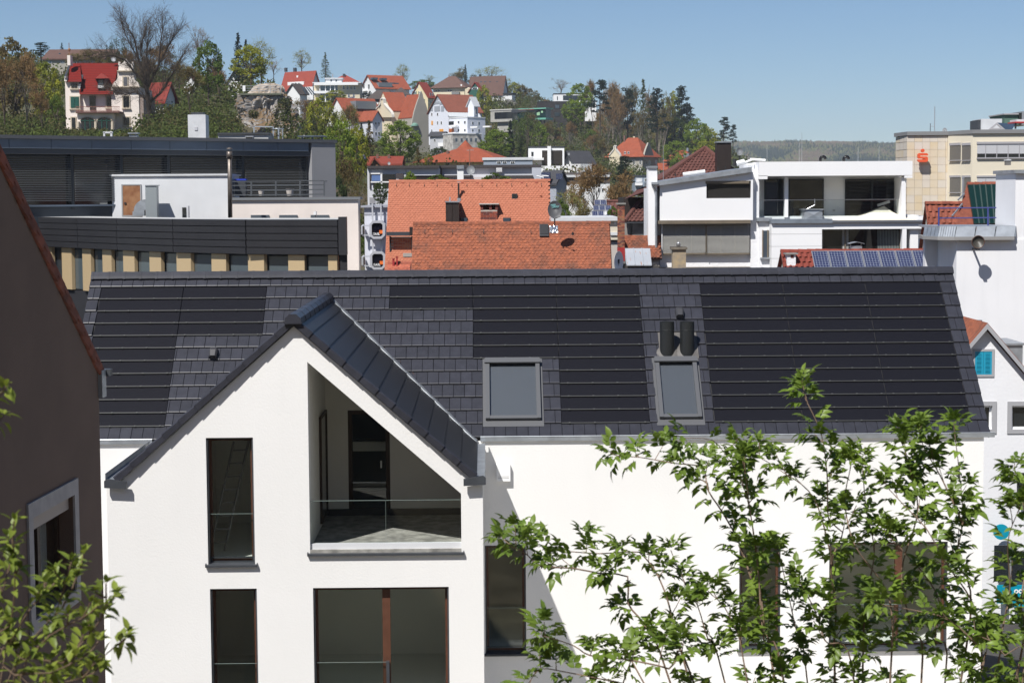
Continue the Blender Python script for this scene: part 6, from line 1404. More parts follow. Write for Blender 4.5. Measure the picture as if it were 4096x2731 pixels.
# --- upper row
h = HH('brown_roof_house', 'long brown-roofed house on the hilltop behind the villa', 180, 440, 440, 275, 236, 203, 430, 0, 'x', hg_, rC, L=14); h.ws('f', (200, 250, 300), (250,), 14, 9, pane=bpane); skyl(h, (238,), 217, 3)
h = HH('white_gable_house', 'small white steep-gabled house beside the bare tree', 733, 783, 800, 370, 328, 294, 410, 25, 'y', hw_, rC); h.ws('f', (752,), (322,), 7, 11); h.ws('f', (747, 762), (352,), 8, 12)
h = HH('white_gable_house', 'small white gabled house half hidden behind bright green tree', 909, 968, 990, 360, 330, 288, 430, 20, 'y', hw_, rD); h.ws('f', (944,), (313,), 16, 24, pane=dpane); h.ws('f', (930, 950), (343,), 8, 10)
h = HH('red_roof_house', 'house with long bright red roof and white gable near the rock', 1120, 1244, 1273, 362, 345, 286, 770, 34, 'x', hw_, rB, ov=.8); h.ws('s', (1257,), (340,), 7, 20); h.bx('wide_dormer', hw_, 1150, 1215, 328, 344, .2, 3.0); h.ws('f', (1183, 1196), (336,), 7, 10); h.bx('dormer', hw_, 1186, 1192, 303, 313, 1.6, 3); chim(h, 1141, 272, 288, 8, 6, anthr); chim(h, 1177, 272, 288, 9, 6, anthr); h.bx('bay', hw_, 1214, 1252, 348, 400, -1.5, 2); h.ws('f', (1225, 1242), (362,), 11, 14)
h = HH('dark_glazed_house', 'dark low house with slanted glazing beside the rock top', 1140, 1200, 1225, 400, 375, 338, 560, 40, 'y', hw_, rD)
for i in range(4): h.add('glazing_bar', MB().bar((-h.W*.1-.3*i, 1.5+i*1.2, h.zr-.8), (1.2, 1.5+i*1.2, h.ze-.2), .25), bpane)
t = HH('terrace_apartments', 'cream modern apartment block with stacked white terraces', 1258, 1440, 1440, 440, 333, 0, 690, 0, 'y', hc_, whs, 'flat', L=12, deep=14)
for v0, v1, u0, u1 in ((330, 341, 1256, 1432), (364, 374, 1254, 1354), (404, 408, 1260, 1350)): t.bx('terrace_slab', whitep, u0, u1, v0, v1, -2.2, .5)
for v0, v1 in ((343, 364), (376, 403)): 
    t.bx('window', bpane, 1278, 1350, v0, v1, -.15, -.05)
    for u in (1278, 1300, 1320, 1338): t.bx('post', whitep, u, u+3, v0, v1, -1.4, -1.1)
t.ws('f', (1375, 1390, 1405, 1418), (352,), 9, 17); t.ws('f', (1375, 1395, 1415), (385,), 9, 16); t.bx('roof_cabin', whitep, 1302, 1366, 315, 331, 1, 6); t.bx('cabin_roof', whs, 1299, 1371, 312, 316, .5, 6.5); t.bx('flue', alu, 1328, 1333, 297, 315, 3, 3.5); t.ws('f', (1325, 1345), (323,), 8, 10, frame=alu)
h = HH('hilltop_roofs', 'low red-brown hip roof behind the terrace apartments', 1310, 1440, 1440, 345, 332, 300, 800, 0, 'x', hw_, rB, 'hip', L=14); chim(h, 1376, 296, 306, 10, 5, anthr)
h = HH('orange_roof_long_house', 'white gabled house with long bright orange roof on the ridge', 1436, 1504, 1632, 385, 352, 303, 740, 58, 'y', hw_, rA, ov=.6); h.ws('f', (1456, 1476), (347,), 9, 22); h.w('f', 1466, 321, 5, 6); h.bx('balcony', whitep, 1443, 1462, 362, 366, -1, .2); skyl(h, (), 0)
for u, v in ((1493, 317), (1529, 319), (1563, 337), (1577, 338)): 
    y, z = h.fx(u, v, -h.W*.28); h.box('roof_light', bpane, -h.W*.30, -h.W*.15, y-1.2, y+1.2, z-.3, z+.5)
y, z = h.fx(1536, 341, -h.W*.1); h.box('dormer', M('dormer_grey', (.16, .18, .2), .7), -h.W*.3, .1, y-3, y+3, z-.8, z+.9)
h = HH('dark_hip_roof_house', 'house with dark brown hip roof and dark eaves windows', 1470, 1560, 1588, 430, 396, 362, 690, 25, 'y', hw_, rD, 'hip', ov=.9, hip=.45); h.bx('dark_band', blackm, 1471, 1560, 392, 408, -.1, 0); h.ws('f', (1480, 1493), (398,), 9, 10)
h = HH('dark_pyramid_roof', 'second dark brown pyramid roof behind the curved gable house', 1565, 1640, 1640, 400, 380, 350, 700, 0, 'y', hw_, rD, 'hip', L=8, hip=1.0)
h = HH('yellow_gable_house', 'pale yellow gabled house with green shutters and red roof', 1642, 1712, 1738, 430, 388, 331, 720, 32, 'y', hy_, rB); h.ws('f', (1660, 1680), (373,), 8, 13, shut=grn); h.w('f', 1671, 349, 4, 7); h.ws('f', (1695,), (404,), 6, 12, shut=grn); h.ws('s', (1722, 1731), (378, 408), 5, 12)
h = HH('beige_hip_house', 'wide beige house with brown hip roof and round bay', 1732, 1858, 1885, 395, 351, 306, 770, 20, 'x', hc_, rC, 'hip', ov=1.2, hip=.8); h.ws('f', (1746, 1756, 1795, 1804), (364,), 7, 9); h.bx('balcony', M('balcony_grey', (.2, .2, .2), .7), 1806, 1836, 368, 378, -1.2, 0); chim(h, 1795, 300, 322, 6, 4, zinc); q = h.fy(1873, 372, -.5); h.add('round_bay', MB().lathe([(1.5, -3), (1.6, 1.5), (1.7, 1.6), (0, 2.2)], 14, (q[0], 0, q[1])), hc_); dish('satellite_dish', 'tiny white satellite dish on the beige hip roof', 1845, 341, 762, 3.5, 3.5, whitep, False)
h = HH('brown_slope_house', 'big house with tall brown roof, roof lights and white ground floor', 1875, 2010, 2030, 425, 372, 306, 790, 22, 'x', hw_, rC, ov=.5)
for u in (1924, 1941, 1960, 1988): h.bx('roof_light', bpane, u-4, u+4, 326, 335, 1.8, 2.6)
chim(h, 1919, 298, 322, 7, 3, blackm); h.ws('f', (1905, 1985), (385,), 8, 11); h.bx('bay', hw_, 2012, 2048, 380, 415, -1, 3); h.ws('f', (2022, 2036), (386,), 7, 9); h.bx('bay_roof', blackm, 2011, 2049, 372, 380, -1.3, 3)
g = HH('green_gable_dormer', 'green timber gable with white band beside the brown roof', 1876, 1926, 1935, 395, 366, 331, 760, 20, 'y', M('green_timber', (.02, .09, .065), .7), rB, deep=1); g.bx('window', whitep, 1886, 1912, 350, 358, -.1, 0); g.bx('pane', dpane, 1890, 1908, 351, 357, -.14, -.1)
# --- middle row
h = HH('red_mansard_house', 'white house with red half-hipped roof and grey dormers', 1300, 1395, 1530, 640, 470, 395, 600, 52, 'y', hw_, rA, deep=20); h.ws('f', (1345, 1370), (480, 520, 560), 9, 16); h.ws('s', (1500, 1512), (492, 533, 580), 7, 14, frame=whitep)
y, z = h.fx(1450, 425, -h.W*.3); h.box('dormer', M('dormer_grey', (.16, .18, .2), .7), -h.W*.4, -h.W*.12, y-4, y+4, z-1, z+1.5); chim(h, 1413, 410, 440, 9, 5, zinc); chim(h, 1403, 388, 400, 10, 8, zinc)
h2 = HH('red_wing_roof', 'orange-red roof wing with shaded white gable end', 1436, 1492, 1528, 640, 478, 446, 588, 46, 'x', M('shade_white', (.55, .57, .62), .9), rA, deep=18); h2.ws('s', (1503, 1515), (494, 535, 585), 6, 14)  # white walls greyed in the colour to carry shade
def curved_gable(b, u0, u1, ub, vb, v_sh, v_top, y, mat, trim):
    c = (u0+u1)/2; hwid = (u1-u0)/2; prof = []
    for t in [i/14 for i in range(15)]:
        wv = 1 - t + .16*sin(2*pi*t)*(1-t*.3); wv = max(wv, .16 if t < .93 else .0); prof.append((wv*hwid, v_sh + (v_top-v_sh)*t))
    pts = [(b.fy(c+w_, v, y)) for w_, v in prof] + [(b.fy(c-w_, v, y)) for w_, v in reversed(prof)]
    pts = [b.fy(u1, vb, y)] + pts + [b.fy(u0, vb, y)]
    b.add('curved_gable', MB().prism(pts, 'y', y, y+.6), mat)
    mb = MB(); k = len(prof); ed = [b.fy(c+w_, v, y) for w_, v in prof] + [b.fy(c-w_, v, y) for w_, v in reversed(prof)]
    for a, e in zip(ed, ed[1:]): mb.bar((a[0], y+.2, a[1]), (e[0], y+.2, e[1]), .9, .35)
    b.add('gable_coping', mb, trim)
h = HH('curved_gable_house', 'large cream house with curved gables and orange roofs', 1494, 1568, 1645, 660, 445, 372, 600, 62, 'y', hc_, rA, deep=20, ov=.1); curved_gable(h, 1490, 1570, 0, 470, 470, 393, -.8, hc_, M('gable_trim', (.6, .58, .52), .9))
h.ws('f', (1512, 1528), (449,), 8, 11); h.ws('f', (1522, 1535), (485,), 8, 13); h.add('wall_ornament', MB().bar((*[h.fy(1519, 436, -.9)[0]], -.9, h.fy(1519, 436)[1]), (h.fy(1519, 420, -.9)[0], -.9, h.fy(1519, 420)[1]), .15).bar((h.fy(1515, 424, -.9)[0], -.9, h.fy(1515, 424)[1]), (h.fy(1523, 424, -.9)[0], -.9, h.fy(1523, 424)[1]), .15), blackm)
chim(h, 1567, 395, 428, 6, 6, rA)
h = HH('grey_curved_gable_house', 'tall grey gabled house with arched windows beside orange roof', 1590, 1650, 1716, 680, 470, 380, 594, 56, 'x', hg_, rA, deep=24, ov=.1)
# its grey shaded gable faces right
def side_gable(b, u0, u1, v_sh, v_top, vb, mat, trim):
    c = (u0+u1)/2; pr = [(1, 0), (.86, .2), (.7, .42), (.52, .6), (.34, .76), (.2, .86), (.16, .95), (.08, 1.0)]; hwid = (u1-u0)/2
    pts = [b.fx(u1, vb, .3)] + [b.fx(c+w_*hwid, v_sh+(v_top-v_sh)*t, .3) for w_, t in pr] + [b.fx(c-w_*hwid, v_sh+(v_top-v_sh)*t, .3) for w_, t in reversed(pr)] + [b.fx(u0, vb, .3)]
    b.add('curved_gable', MB().prism(pts, 'x', .05, .6), mat)
side_gable(h, 1644, 1722, 500, 371, 660, hg_, None); h.ws('s', (1673, 1683, 1692), (448,), 5, 10); h.ws('s', (1659, 1671, 1682, 1693, 1705), (487,), 6, 13); h.ws('s', (1682, 1709), (524, 568), 8, 20); h.ws('s', (1682,), (415,), 6, 15); chim(h, 1605, 377, 405, 6, 6, hc_)
q = h.fx(1657, 505, .3); h.add('bay_dome', MB().lathe([(1.3, 0), (1.2, .5), (.7, .9), (0, 1.1)], 14, (.4, q[0], q[1])), M('verdigris', (.15, .28, .22), .7)); 0
h = HH('white_apartment_house', 'tall white apartment house with glazed gable, balconies and red roof', 1709, 1795, 1925, 537, 447, 381, 575, 60, 'y', M('apart_white', (.68, .70, .76), .9), M('roof_redbrown', (0.216, 0.068, 0.040), .85, var=.15, vs=1), deep=3, ov=.5)
h.ws('f', (1728, 1751), (458,), 6, 14); h.ws('f', (1728, 1751, 1766), (492,), 6, 14); h.ws('f', (1728,), (524,), 6, 12); h.bx('orange_blind', M('orange_blind', (.75, .33, .05), .7), 1725, 1731, 484, 500, -.1, -.05); h.bx('orange_blind', MATS['orange_blind'], 1757, 1773, 517, 531, -.08, 0)
for u0, u1, v0, v1 in ((1720, 1731, 425, 445), (1737, 1760, 425, 446), (1764, 1776, 425, 446), (1740, 1758, 406, 417), (1732, 1740, 412, 420), (1758, 1768, 410, 420), (1744, 1754, 392, 402)): h.bx('gable_pane', M('gable_pane', (.35, .38, .42), .2, spec=.8), u0, u1, v0, v1, -.08, 0)
h.ws('s', (1836, 1864, 1880), (490,), 6, 13); h.ws('s', (1836, 1848, 1880, 1905), (523,), 5, 12)
for u0, u1, v0, v1 in ((1796, 1862, 447, 470), ): y0, z1 = h.fx(u0, v0); y1, z0 = h.fx(u1, v1); h.box('recess', dpane, -.2, .1, y0, y1, z0, z1)
for u0, v0 in ((1830, 462), (1868, 465)): y0, z1 = h.fx(u0, v0); h.add('slanted_glazing', MB().loft([[(.1, y0-4, z1+1.2), (.1, y0+4, z1+1.2), (.1, y0+4, z1+1.1), (.1, y0-4, z1+1.1)], [(2.0, y0-4, z1-.5), (2.0, y0+4, z1-.5), (2, y0+4, z1-.6), (2, y0-4, z1-.6)]]), M('awning_pane', (.55, .57, .58), .3))
t_ = HH('white_stair_tower', 'white stair tower with pointed grey roof on the apartment house', 1872, 1896, 1912, 480, 418, 391, 570, 40, 'y', MATS['apart_white'], whs, deep=6); t_.ws('s', (1904,), (440,), 8, 40, pane=bpane)
h3 = HH('balcony_block', 'lower white wing with balconies right of the apartment house', 1795, 1870, 1940, 537, 472, 0, 560, 46, 'y', MATS['apart_white'], whs, 'flat', ov=.1, deep=3)
for u, v in ((1808, 508), (1808, 536), (1895, 512), (1945, 510)): h3.bx('balcony', whitep, u-14, u+14, v-6, v, -1.6 if u < 1850 else -.5, .2)
h3.bx('window', dpane, 1795, 1815, 486, 500, -.05, .05); h3.bx('window', M('orange_dark', (.35, .1, .03), .7), 1795, 1815, 515, 530, -.05, .05); h3.ws('f', (1835, 1860), (490, 522), 8, 13); h3.ws('s', (1890, 1915), (493, 522), 6, 12)
h = HH('retaining_wall_house', 'stone and ivy retaining storey under the white apartment house', 1770, 1812, 1925, 605, 537, 0, 555, 62, 'y', M('rubble_pale', (.55, .53, .49), .95, var=.5, vs=.8, bump=1, bs=3), whs, 'flat', ov=.15, deep=4); h.ws('s', (1825, 1846, 1866, 1884, 1903), (560,), 8, 14, frame=M('frame_bluegrey', (.2, .22, .26), .7), pane=bpane)
h = HH('grey_annex', 'small shaded annex with white balcony beside the grey gable', 1720, 1775, 1790, 640, 543, 530, 570, 20, 'x', M('annex_grey', (.42, .43, .45), .9), rE); h.ws('f', (1739,), (562,), 8, 14); h.bx('balcony', whitep, 1752, 1782, 571, 586, -1.5, -.2)
# concrete, copper and brick villas
h = HH('concrete_villa', 'modern raw concrete villa with wide glazing on the slope', 1962, 2048, 2070, 480, 440, 0, 600, 40, 'y', M('pale_stone', (.42, .41, .37), .9, var=.2, vs=.8), M('pale_stone_top', (.5, .49, .45), .9), 'flat', ov=.2, deep=.5); h.bx('window', dpane, 1978, 2050, 449, 475, -.1, .05); h.bx('roof_slab', anthr, 2045, 2105, 441, 450, -2, 4); h.bx('plinth', MATS['pale_stone'], 1990, 2046, 480, 528, 1, 6); h.bx('plinth', MATS['pale_stone'], 2016, 2045, 528, 575, 2, 5); h.bx('side_shade', M('side_shade_green', (.02, .035, .04), .6), 2046, 2085, 476, 590, 2, 8)  # side block: the villa's shade is put into its dark colour
h = HH('copper_roof_villa', 'modern villa with green copper roof band and glass front', 2048, 2182, 2204, 480, 436, 0, 610, 35, 'y', M('villa_glass', (.012, .035, .035), .1, spec=.8), M('copper_green', (.16, .42, .32), .6), 'flat', ov=.6, deep=0); h.bx('copper_base', MATS['copper_green'], 2140, 2183, 472, 479, -.3, 4); h.bx('pane_frame', M('lime_frame', (.3, .5, .3), .6), 2147, 2159, 449, 462, -.12, -.05); h.bx('pane_frame', MATS['lime_frame'], 2164, 2172, 443, 452, -.12, -.05); h.bx('red_balcony', M('dull_red', (.25, .04, .035), .7), 2108, 2131, 462, 474, -1.5, 0); h.bx('red_edge', MATS['dull_red'], 2060, 2135, 438, 441, -.8, -.2)
for u in (2160, 2175): h.bx('stilt', anthr, u, u+3, 479, 505, .5, 1)
h = HH('black_brick_villa', 'black brick villa with two square windows on the hill', 2152, 2290, 2290, 470, 409, 0, 690, 0, 'y', M('black_brick', (.04, .037, .036), .9, var=.25, vs=1), blackm, 'flat', L=12, ov=.05, deep=10); h.ws('f', (2229, 2275), (427,), 20, 18, frame=blackm, pane=bpane); h.bx('window', dpane, 2218, 2240, 450, 465, -.1, 0)
h = HH('white_cube_villa', 'white flat-roofed cube villa above the black brick one', 2215, 2375, 2375, 408, 377, 0, 710, 0, 'y', whitep, blackm, 'flat', L=12, ov=.1, deep=0); h.bx('window', dpane, 2252, 2352, 382, 401, -.1, 0); h.bx('narrow_window', dpane, 2228, 2231, 386, 401, -.1, 0); h.bx('chimney', whitep, 2287, 2294, 366, 378, 3, 4); h.bx('lower_wall', whitep, 2340, 2385, 408, 485, 1, 6)
# --- valley row
h = HH('low_red_roof_house', 'low red-tiled house with small timber gable below the trees', 1470, 1600, 1600, 690, 660, 632, 290, 0, 'x', hc_, M('roof_red_tile', (0.240, 0.044, 0.024), .8, var=.2, vs=2), L=9, ov=.4); g = MB(); a = [h.fy(*p, -2) for p in ((1478, 664), (1527, 664), (1498, 634))]; h.add('timber_gable', MB().prism(a, 'y', -2, 3), M('timber_brown', (.16, .09, .05), .9)); 
for (p, q) in (((1474, 668), (1498, 631)), ((1498, 631), (1531, 666))): a, e = h.fy(*p, -2.2), h.fy(*q, -2.2); h.add('gable_verge', MB().bar((a[0], -2.2, a[1]), (e[0], -2.2, e[1]), .6, .25), MATS['roof_red_tile'])
chim(h, 1509, 617, 634, 10, 3); chim(h, 1555, 618, 640, 10, 3); dish('satellite_dish', 'small grey satellite dish on the low red roof', 1556, 654, 287, 6, 6.5, M('dish_pale', (.32, .33, .34), .5), False)
b = B('solar_strip', 'slanted row of dark solar panels at the red roof edge', 'solar panels', px(1450, 665, 292)); P_ = lambda u, v, y=0: Vector((b.fy(u, v, y)[0], y, b.fy(u, v, y)[1]))
for i in range(3): b.add('solar_panel', MB().loft([[P_(1428+i*10, 617+i*2, 2), P_(1436+i*10, 616+i*2, 2), P_(1436+i*10, 618+i*2, 2), P_(1428+i*10, 619+i*2, 2)], [P_(1456+i*10, 664, 0), P_(1464+i*9, 664, 0), P_(1464+i*9, 666, 0), P_(1456+i*10, 666, 0)]]), bluec)
h = HH('orange_hip_house', 'broad house with orange hip roof and dormer turret', 1690, 1985, 2052, 700, 648, 592, 330, 16, 'x', hy_, rA, 'hip', ov=1.6, hip=.6); h.ws('f', (1735, 1790, 1875), (656,), 22, 10, pane=bpane); h.bx('yellow_panel', hy_, 1808, 1828, 652, 662, -.2, -.1); chim(h, 1790, 603, 638, 9, 2.5); q = h.fy(1862, 600, 9); h.add('turret_roof', MB().lathe([(2.6, -.8), (1.6, .2), (.6, 1.2), (0, 1.8)], 12, (q[0], 9, q[1])), rA)
h = HH('flat_grey_shed', 'long low blue-grey flat building behind the penthouse', 1935, 2130, 2130, 690, 640, 0, 250, 0, 'y', M('shed_blue', (.28, .32, .38), .8), whs, 'flat', L=6, ov=.15); h.ws('f', (1995, 2018, 2050), (650,), 16, 8, pane=dpane)
h = HH('white_cube_house', 'white cubic house with tall chimney slab and carport roof', 2115, 2257, 2257, 690, 592, 0, 400, 0, 'y', whitep, anthr, 'flat', L=9, ov=.05, deep=6); h.bx('window', dpane, 2125, 2134, 608, 626, -.08, 0); h.bx('glazed_front', M('cube_glass', (.03, .025, .022), .1, spec=.8), 2168, 2252, 602, 668, -.1, 0); h.bx('chimney_slab', whitep, 2190, 2204, 585, 672, -1.0, -.2); chim(h, 2143, 589, 595, 8, 2, whitep); h.bx('carport_roof', whitep, 2032, 2175, 632, 641, -3, 0); h.bx('terrace_wall', whitep, 2165, 2265, 664, 695, -2.5, -1.5); h.bx('side_frame', whitep, 2250, 2257, 602, 668, -.5, 0)
for u in (2060, 2085, 2120): h.bx('carport_post', anthr, u, u+3, 641, 660, -2.5, -2.2)
h = HH('dark_roof_house', 'white house with wide dark grey roof right of the cube house', 2257, 2300, 2368, 720, 647, 608, 400, 58, 'y', hw_, rE, ov=.9, deep=6); h.ws('s', (2337, 2356), (657,), 8, 12); h.bx('garage', hw_, 2265, 2322, 657, 700, -3, 0); dish('satellite_dish', 'grey satellite dish on the dark grey roof', 2275, 616, 396, 5, 6, M('dish_mid', (.23, .24, .25), .5), False)
h = HH('dark_parapet_house', 'grey and white flat house half hidden by the bare tree', 2262, 2440, 2440, 830, 700, 0, 255, 0, 'y', hw_, M('dark_rim2', (.1, .09, .09), .7), 'flat', L=9, ov=.3); h.bx('rim', whs, 2262, 2440, 700, 709, -.4, 0); h.bx('dark_band', M('band_brown', (.09, .07, .06), .8), 2264, 2440, 710, 732, -.1, 0); h.ws('f', (2395, 2410), (760,), 8, 16)
h = HH('solar_slope_house', 'grey roof with blue solar panels above the orange ridge', 2160, 2225, 2268, 760, 730, 690, 215, 40, 'x', M('gable_bluegrey', (.33, .35, .40), .9), rE, ov=.3)
for u0, u1, v0, v1 in ((2165, 2200, 690, 722), (2224, 2250, 695, 718)): h.bx('solar_panel', bluec, u0, u1, v0, v1, -.6, -.45)
h = HH('mansard_villa', 'grand villa with orange mansard roof and curved gables', 2437, 2570, 2640, 775, 628, 552, 600, 32, 'x', hg_, rA, 'hip', ov=1.0, hip=.55, deep=10)
zt = h.fy(2500, 594, 4)[1]; h.add('mansard_skirt', MB().loft([[(-h.W-.9, -.9, h.ze-.1), (.9, -.9, h.ze-.1), (.9, h.L+.9, h.ze-.1), (-h.W-.9, h.L+.9, h.ze-.1)], [(-h.W+1.5, 1.5, zt), (-1.5, 1.5, zt), (-1.5, h.L-1.5, zt), (-h.W+1.5, h.L-1.5, zt)]]), rA)
curved_gable(h, 2438, 2482, 0, 640, 630, 583, -1.2, hc_, M('gable_trim', (.6, .58, .52), .9)); h.bx('gable_wall', hc_, 2439, 2478, 628, 720, -1.2, 0); side_gable(h, 2573, 2612, 626, 571, 640, hg_, None)
h.ws('f', (2461,), (613,), 10, 14); h.ws('f', (2453, 2463), (648,), 7, 20); h.ws('f', (2500, 2514), (612,), 7, 10); h.ws('f', (2484, 2536, 2562), (650,), 10, 18); h.ws('s', (2592,), (612,), 8, 15); h.ws('s', (2586, 2598, 2624), (650,), 8, 18); h.ws('f', (2562,), (686,), 14, 24); h.ws('s', (2588,), (684,), 6, 22); chim(h, 2497, 542, 580, 6, 4); chim(h, 2536, 546, 567, 6, 6, hc_)
h = HH('blue_grey_block', 'blue-grey apartment block with white balcony under the villa', 2540, 2660, 2660, 850, 706, 0, 420, 0, 'y', M('block_bluegrey', (.26, .31, .37), .9), anthr, 'flat', L=10, ov=.2); h.bx('balcony', whitep, 2541, 2570, 731, 742, -1.5, -.1); h.bx('loggia_panel', whs, 2545, 2568, 713, 728, -.1, 0); h.ws('f', (2583,), (720, 748), 10, 13)
h = HH('orange_roof_villa', 'grey villa with orange hip roofs in front of the wood', 2667, 2762, 2790, 700, 645, 602, 620, 25, 'x', hg_, rA, 'hip', ov=.9, hip=.6); h.ws('f', (2680, 2708), (655,), 10, 14); h.bx('dormer', M('dormer_grey', (.16, .18, .2), .7), 2733, 2756, 614, 632, -.3, 3); h.ws('f', (2745,), (624,), 5, 6); chim(h, 2749, 592, 606, 7, 4, zinc)
h = HH('small_orange_gable', 'small shed with orange roof between villa and wood', 2640, 2676, 2676, 700, 680, 656, 600, 0, 'x', hg_, rA, L=8)
# ------------------------------------------------------------------ trees
R_ = random.Random(77)
def leafmat(name, c, c2): return M(name, c, .7, col2=c2, vs=.55, spec=.2, trans=.45)
LM = {'green': leafmat('leaf_green', (0.161, 0.222, 0.035), (0.083, 0.131, 0.026)), 'lime': leafmat('leaf_lime', (0.389, 0.384, 0.040), (0.184, 0.215, 0.035)), 'fresh': leafmat('leaf_fresh', (0.261, 0.338, 0.044), (0.130, 0.192, 0.032)),
      'dark': leafmat('leaf_dark', (0.077, 0.109, 0.036), (0.047, 0.067, 0.026)), 'brown': leafmat('leaf_bud', (0.312, 0.192, 0.089), (0.196, 0.136, 0.056)), 'olive': leafmat('leaf_olive', (0.221, 0.192, 0.059), (0.156, 0.113, 0.049)),
      'birch': leafmat('leaf_birch', (0.339, 0.338, 0.109), (0.208, 0.204, 0.069)), 'pine': leafmat('needle_dark', (0.032, 0.052, 0.029), (0.017, 0.029, 0.019)), 'larch': leafmat('needle_pale', (0.141, 0.166, 0.061), (0.070, 0.086, 0.034)), 'rust': leafmat('needle_rust', (0.221, 0.148, 0.045), (0.099, 0.104, 0.030)), 'white': leafmat('blossom', (.5, .48, .45), (.25, .25, .18))}
bark = M('bark', (.10, .075, .055), .95, var=.4, vs=2); barkd = M('bark_dark', (.05, .038, .03), .95, var=.4, vs=2); barkp = M('bark_pale', (.26, .22, .18), .95, var=.4, vs=2)
def rv3(r): 
    while True:
        v = Vector((r.uniform(-1, 1), r.uniform(-1, 1), r.uniform(-1, 1)))
        if .05 < v.length < 1: return v
def leafq(mb, c, s, r, up=.75, ratio=1.0):
    n = (rv3(r).normalized() + Vector((0, 0, up))).normalized(); a = n.orthogonal().normalized(); t = r.uniform(0, 6.28)
    x = (a*cos(t) + n.cross(a)*sin(t))*s*.5; y = n.cross(x)*ratio
    mb.quad(c-x-y, c+x-y*.6, c+x*.8+y, c-x*.7+y*.9)
def crown_round(seed, ncl=105, per=36, R=4.0, H=12.0, zb=2.6, leaf=.30, spread=1.0, sparse=False):
    r = random.Random(seed); cr = MB(); tr = MB(); cs_ = []
    lob = [(rv3(r).normalized(), r.uniform(.7, 1.15)) for _ in range(7)]
    for i in range(ncl):
        d = rv3(r); d = d.normalized()*(d.length**.45); m = 1.0
        for l, s in lob: m += max(0, d.normalized().dot(l)-.55)*(s-.85)*1.8
        z = zb + (H-zb)*.5*(1 + d.z*.98); tap = 1 - .25*max(0, d.z)
        c = Vector((d.x*R*m*tap, d.y*R*m*tap, z)); cs_.append(c); rad = R*r.uniform(.13, .24)*spread
        for k in range(per):
            q = rv3(r); leafq(cr, c + Vector((q.x*rad, q.y*rad, q.z*rad*.75)), leaf*r.uniform(.6, 1.3), r)
        if sparse:
            for k in range(10):
                q = rv3(r)*rad*1.4; a = c+q; e = a + (q.normalized()+Vector((0, 0, .5)))*r.uniform(.5, 1.1); x = Vector((r.uniform(-.03, .03), r.uniform(-.03, .03), 0)); cr.quad(a-x, a+x, e+x*.5, e-x*.5)
    tp = [Vector((0, 0, -1.0)), Vector((r.uniform(-.2, .2), r.uniform(-.2, .2), zb*.9)), Vector((r.uniform(-.5, .5), r.uniform(-.5, .5), H*.55)), Vector((r.uniform(-.6, .6), r.uniform(-.6, .6), H*.86))]
    tr.tube(tp, [.30, .22, .13, .04], 6)
    for c in cs_[:26]:
        z0 = r.uniform(zb*.7, H*.55); t = (z0-tp[0].z)/(tp[3].z-tp[0].z); s0 = Vector((0, 0, z0)); m_ = s0.lerp(c, .5) + Vector((0, 0, -.2)); tr.tube([s0, m_, c], [.10, .06, .02], 4, False)
    return tr, cr
def crown_twig(seed, R=4.0, H=12.0, zb=2.0, n=15, leafy=1500, tw=.035):
    """semi-bare spring tree: dense twigs with a haze of buds"""
    r = random.Random(seed); tr = MB(); cr = MB(); tips = []
    def br(p, d, L, rad, lev):
        q = p + d*L*.5 + rv3(r)*L*.06; e = q + (d + rv3(r)*.25).normalized()*L*.5
        tr.tube([p, q, e], [rad, rad*.8, rad*.55], 5 if lev < 2 else 3, False)
        if lev >= 4: tips.append((e, d)); return
        for k in range(3 if lev else 6):
            nd = (d*r.uniform(.7, 1.3) + rv3(r)*(.75 if lev else .7) + Vector((0, 0, .22))).normalized(); br(q.lerp(e, r.uniform(.1, 1)) if k else e, nd, L*r.uniform(.55, .8), rad*.5, lev+1)
    br(Vector((0, 0, -.8)), Vector((0, 0, 1)), H*.42, .24, 0)
    zt = max(e.z for e, _ in tips); rt = max(sqrt(e.x**2+e.y**2) for e, _ in tips); S = Matrix.Diagonal((R/rt*1.1, R/rt*1.1, H/zt)); tr.v = [tuple(S @ Vector(v)) for v in tr.v]; tips = [(S @ e, d) for e, d in tips]
    for e, d in tips:
        for k in range(5):
            nd = (d + rv3(r)*.8).normalized(); a = e + rv3(r)*.3; f = a + nd*r.uniform(.5, 1.2); x = nd.orthogonal().normalized()*tw; cr.quad(a-x, a+x, f+x*.4, f-x*.4)
    for k in range(leafy): e, d = r.choice(tips); leafq(cr, e + rv3(r)*.7, r.uniform(.12, .3), r)
    return tr, cr
def crown_spruce(seed, R=2.6, H=14.0, zb=1.0, levels=24, per=34, droop=.35, gap=.0, leaf=.5):
    r = random.Random(seed); tr = MB(); cr = MB(); tr.tube([(0, 0, -1), (0, 0, H*.5), (0, 0, H*.97)], [.28, .16, .02], 6)
    for i in range(levels):
        t = i/(levels-1); z = zb + (H-zb)*t; rad = R*(1-t)**.85*r.uniform(.75, 1.15) + .12
        nb = max(3, int(8*(1-t))+2)
        for b in range(nb):
            if r.random() < gap: continue
            a = r.uniform(0, 6.28); L = rad*r.uniform(.65, 1.1)
            for k in range(int(per*(.35+.65*(1-t))/nb*2.2)+1):
                s = r.random()**.7; c = Vector((cos(a)*L*s, sin(a)*L*s, z - droop*L*s + r.uniform(-.2, .2))) + rv3(r)*.28; leafq(cr, c, leaf*r.uniform(.6, 1.3), r, .6, .5)
    return tr, cr
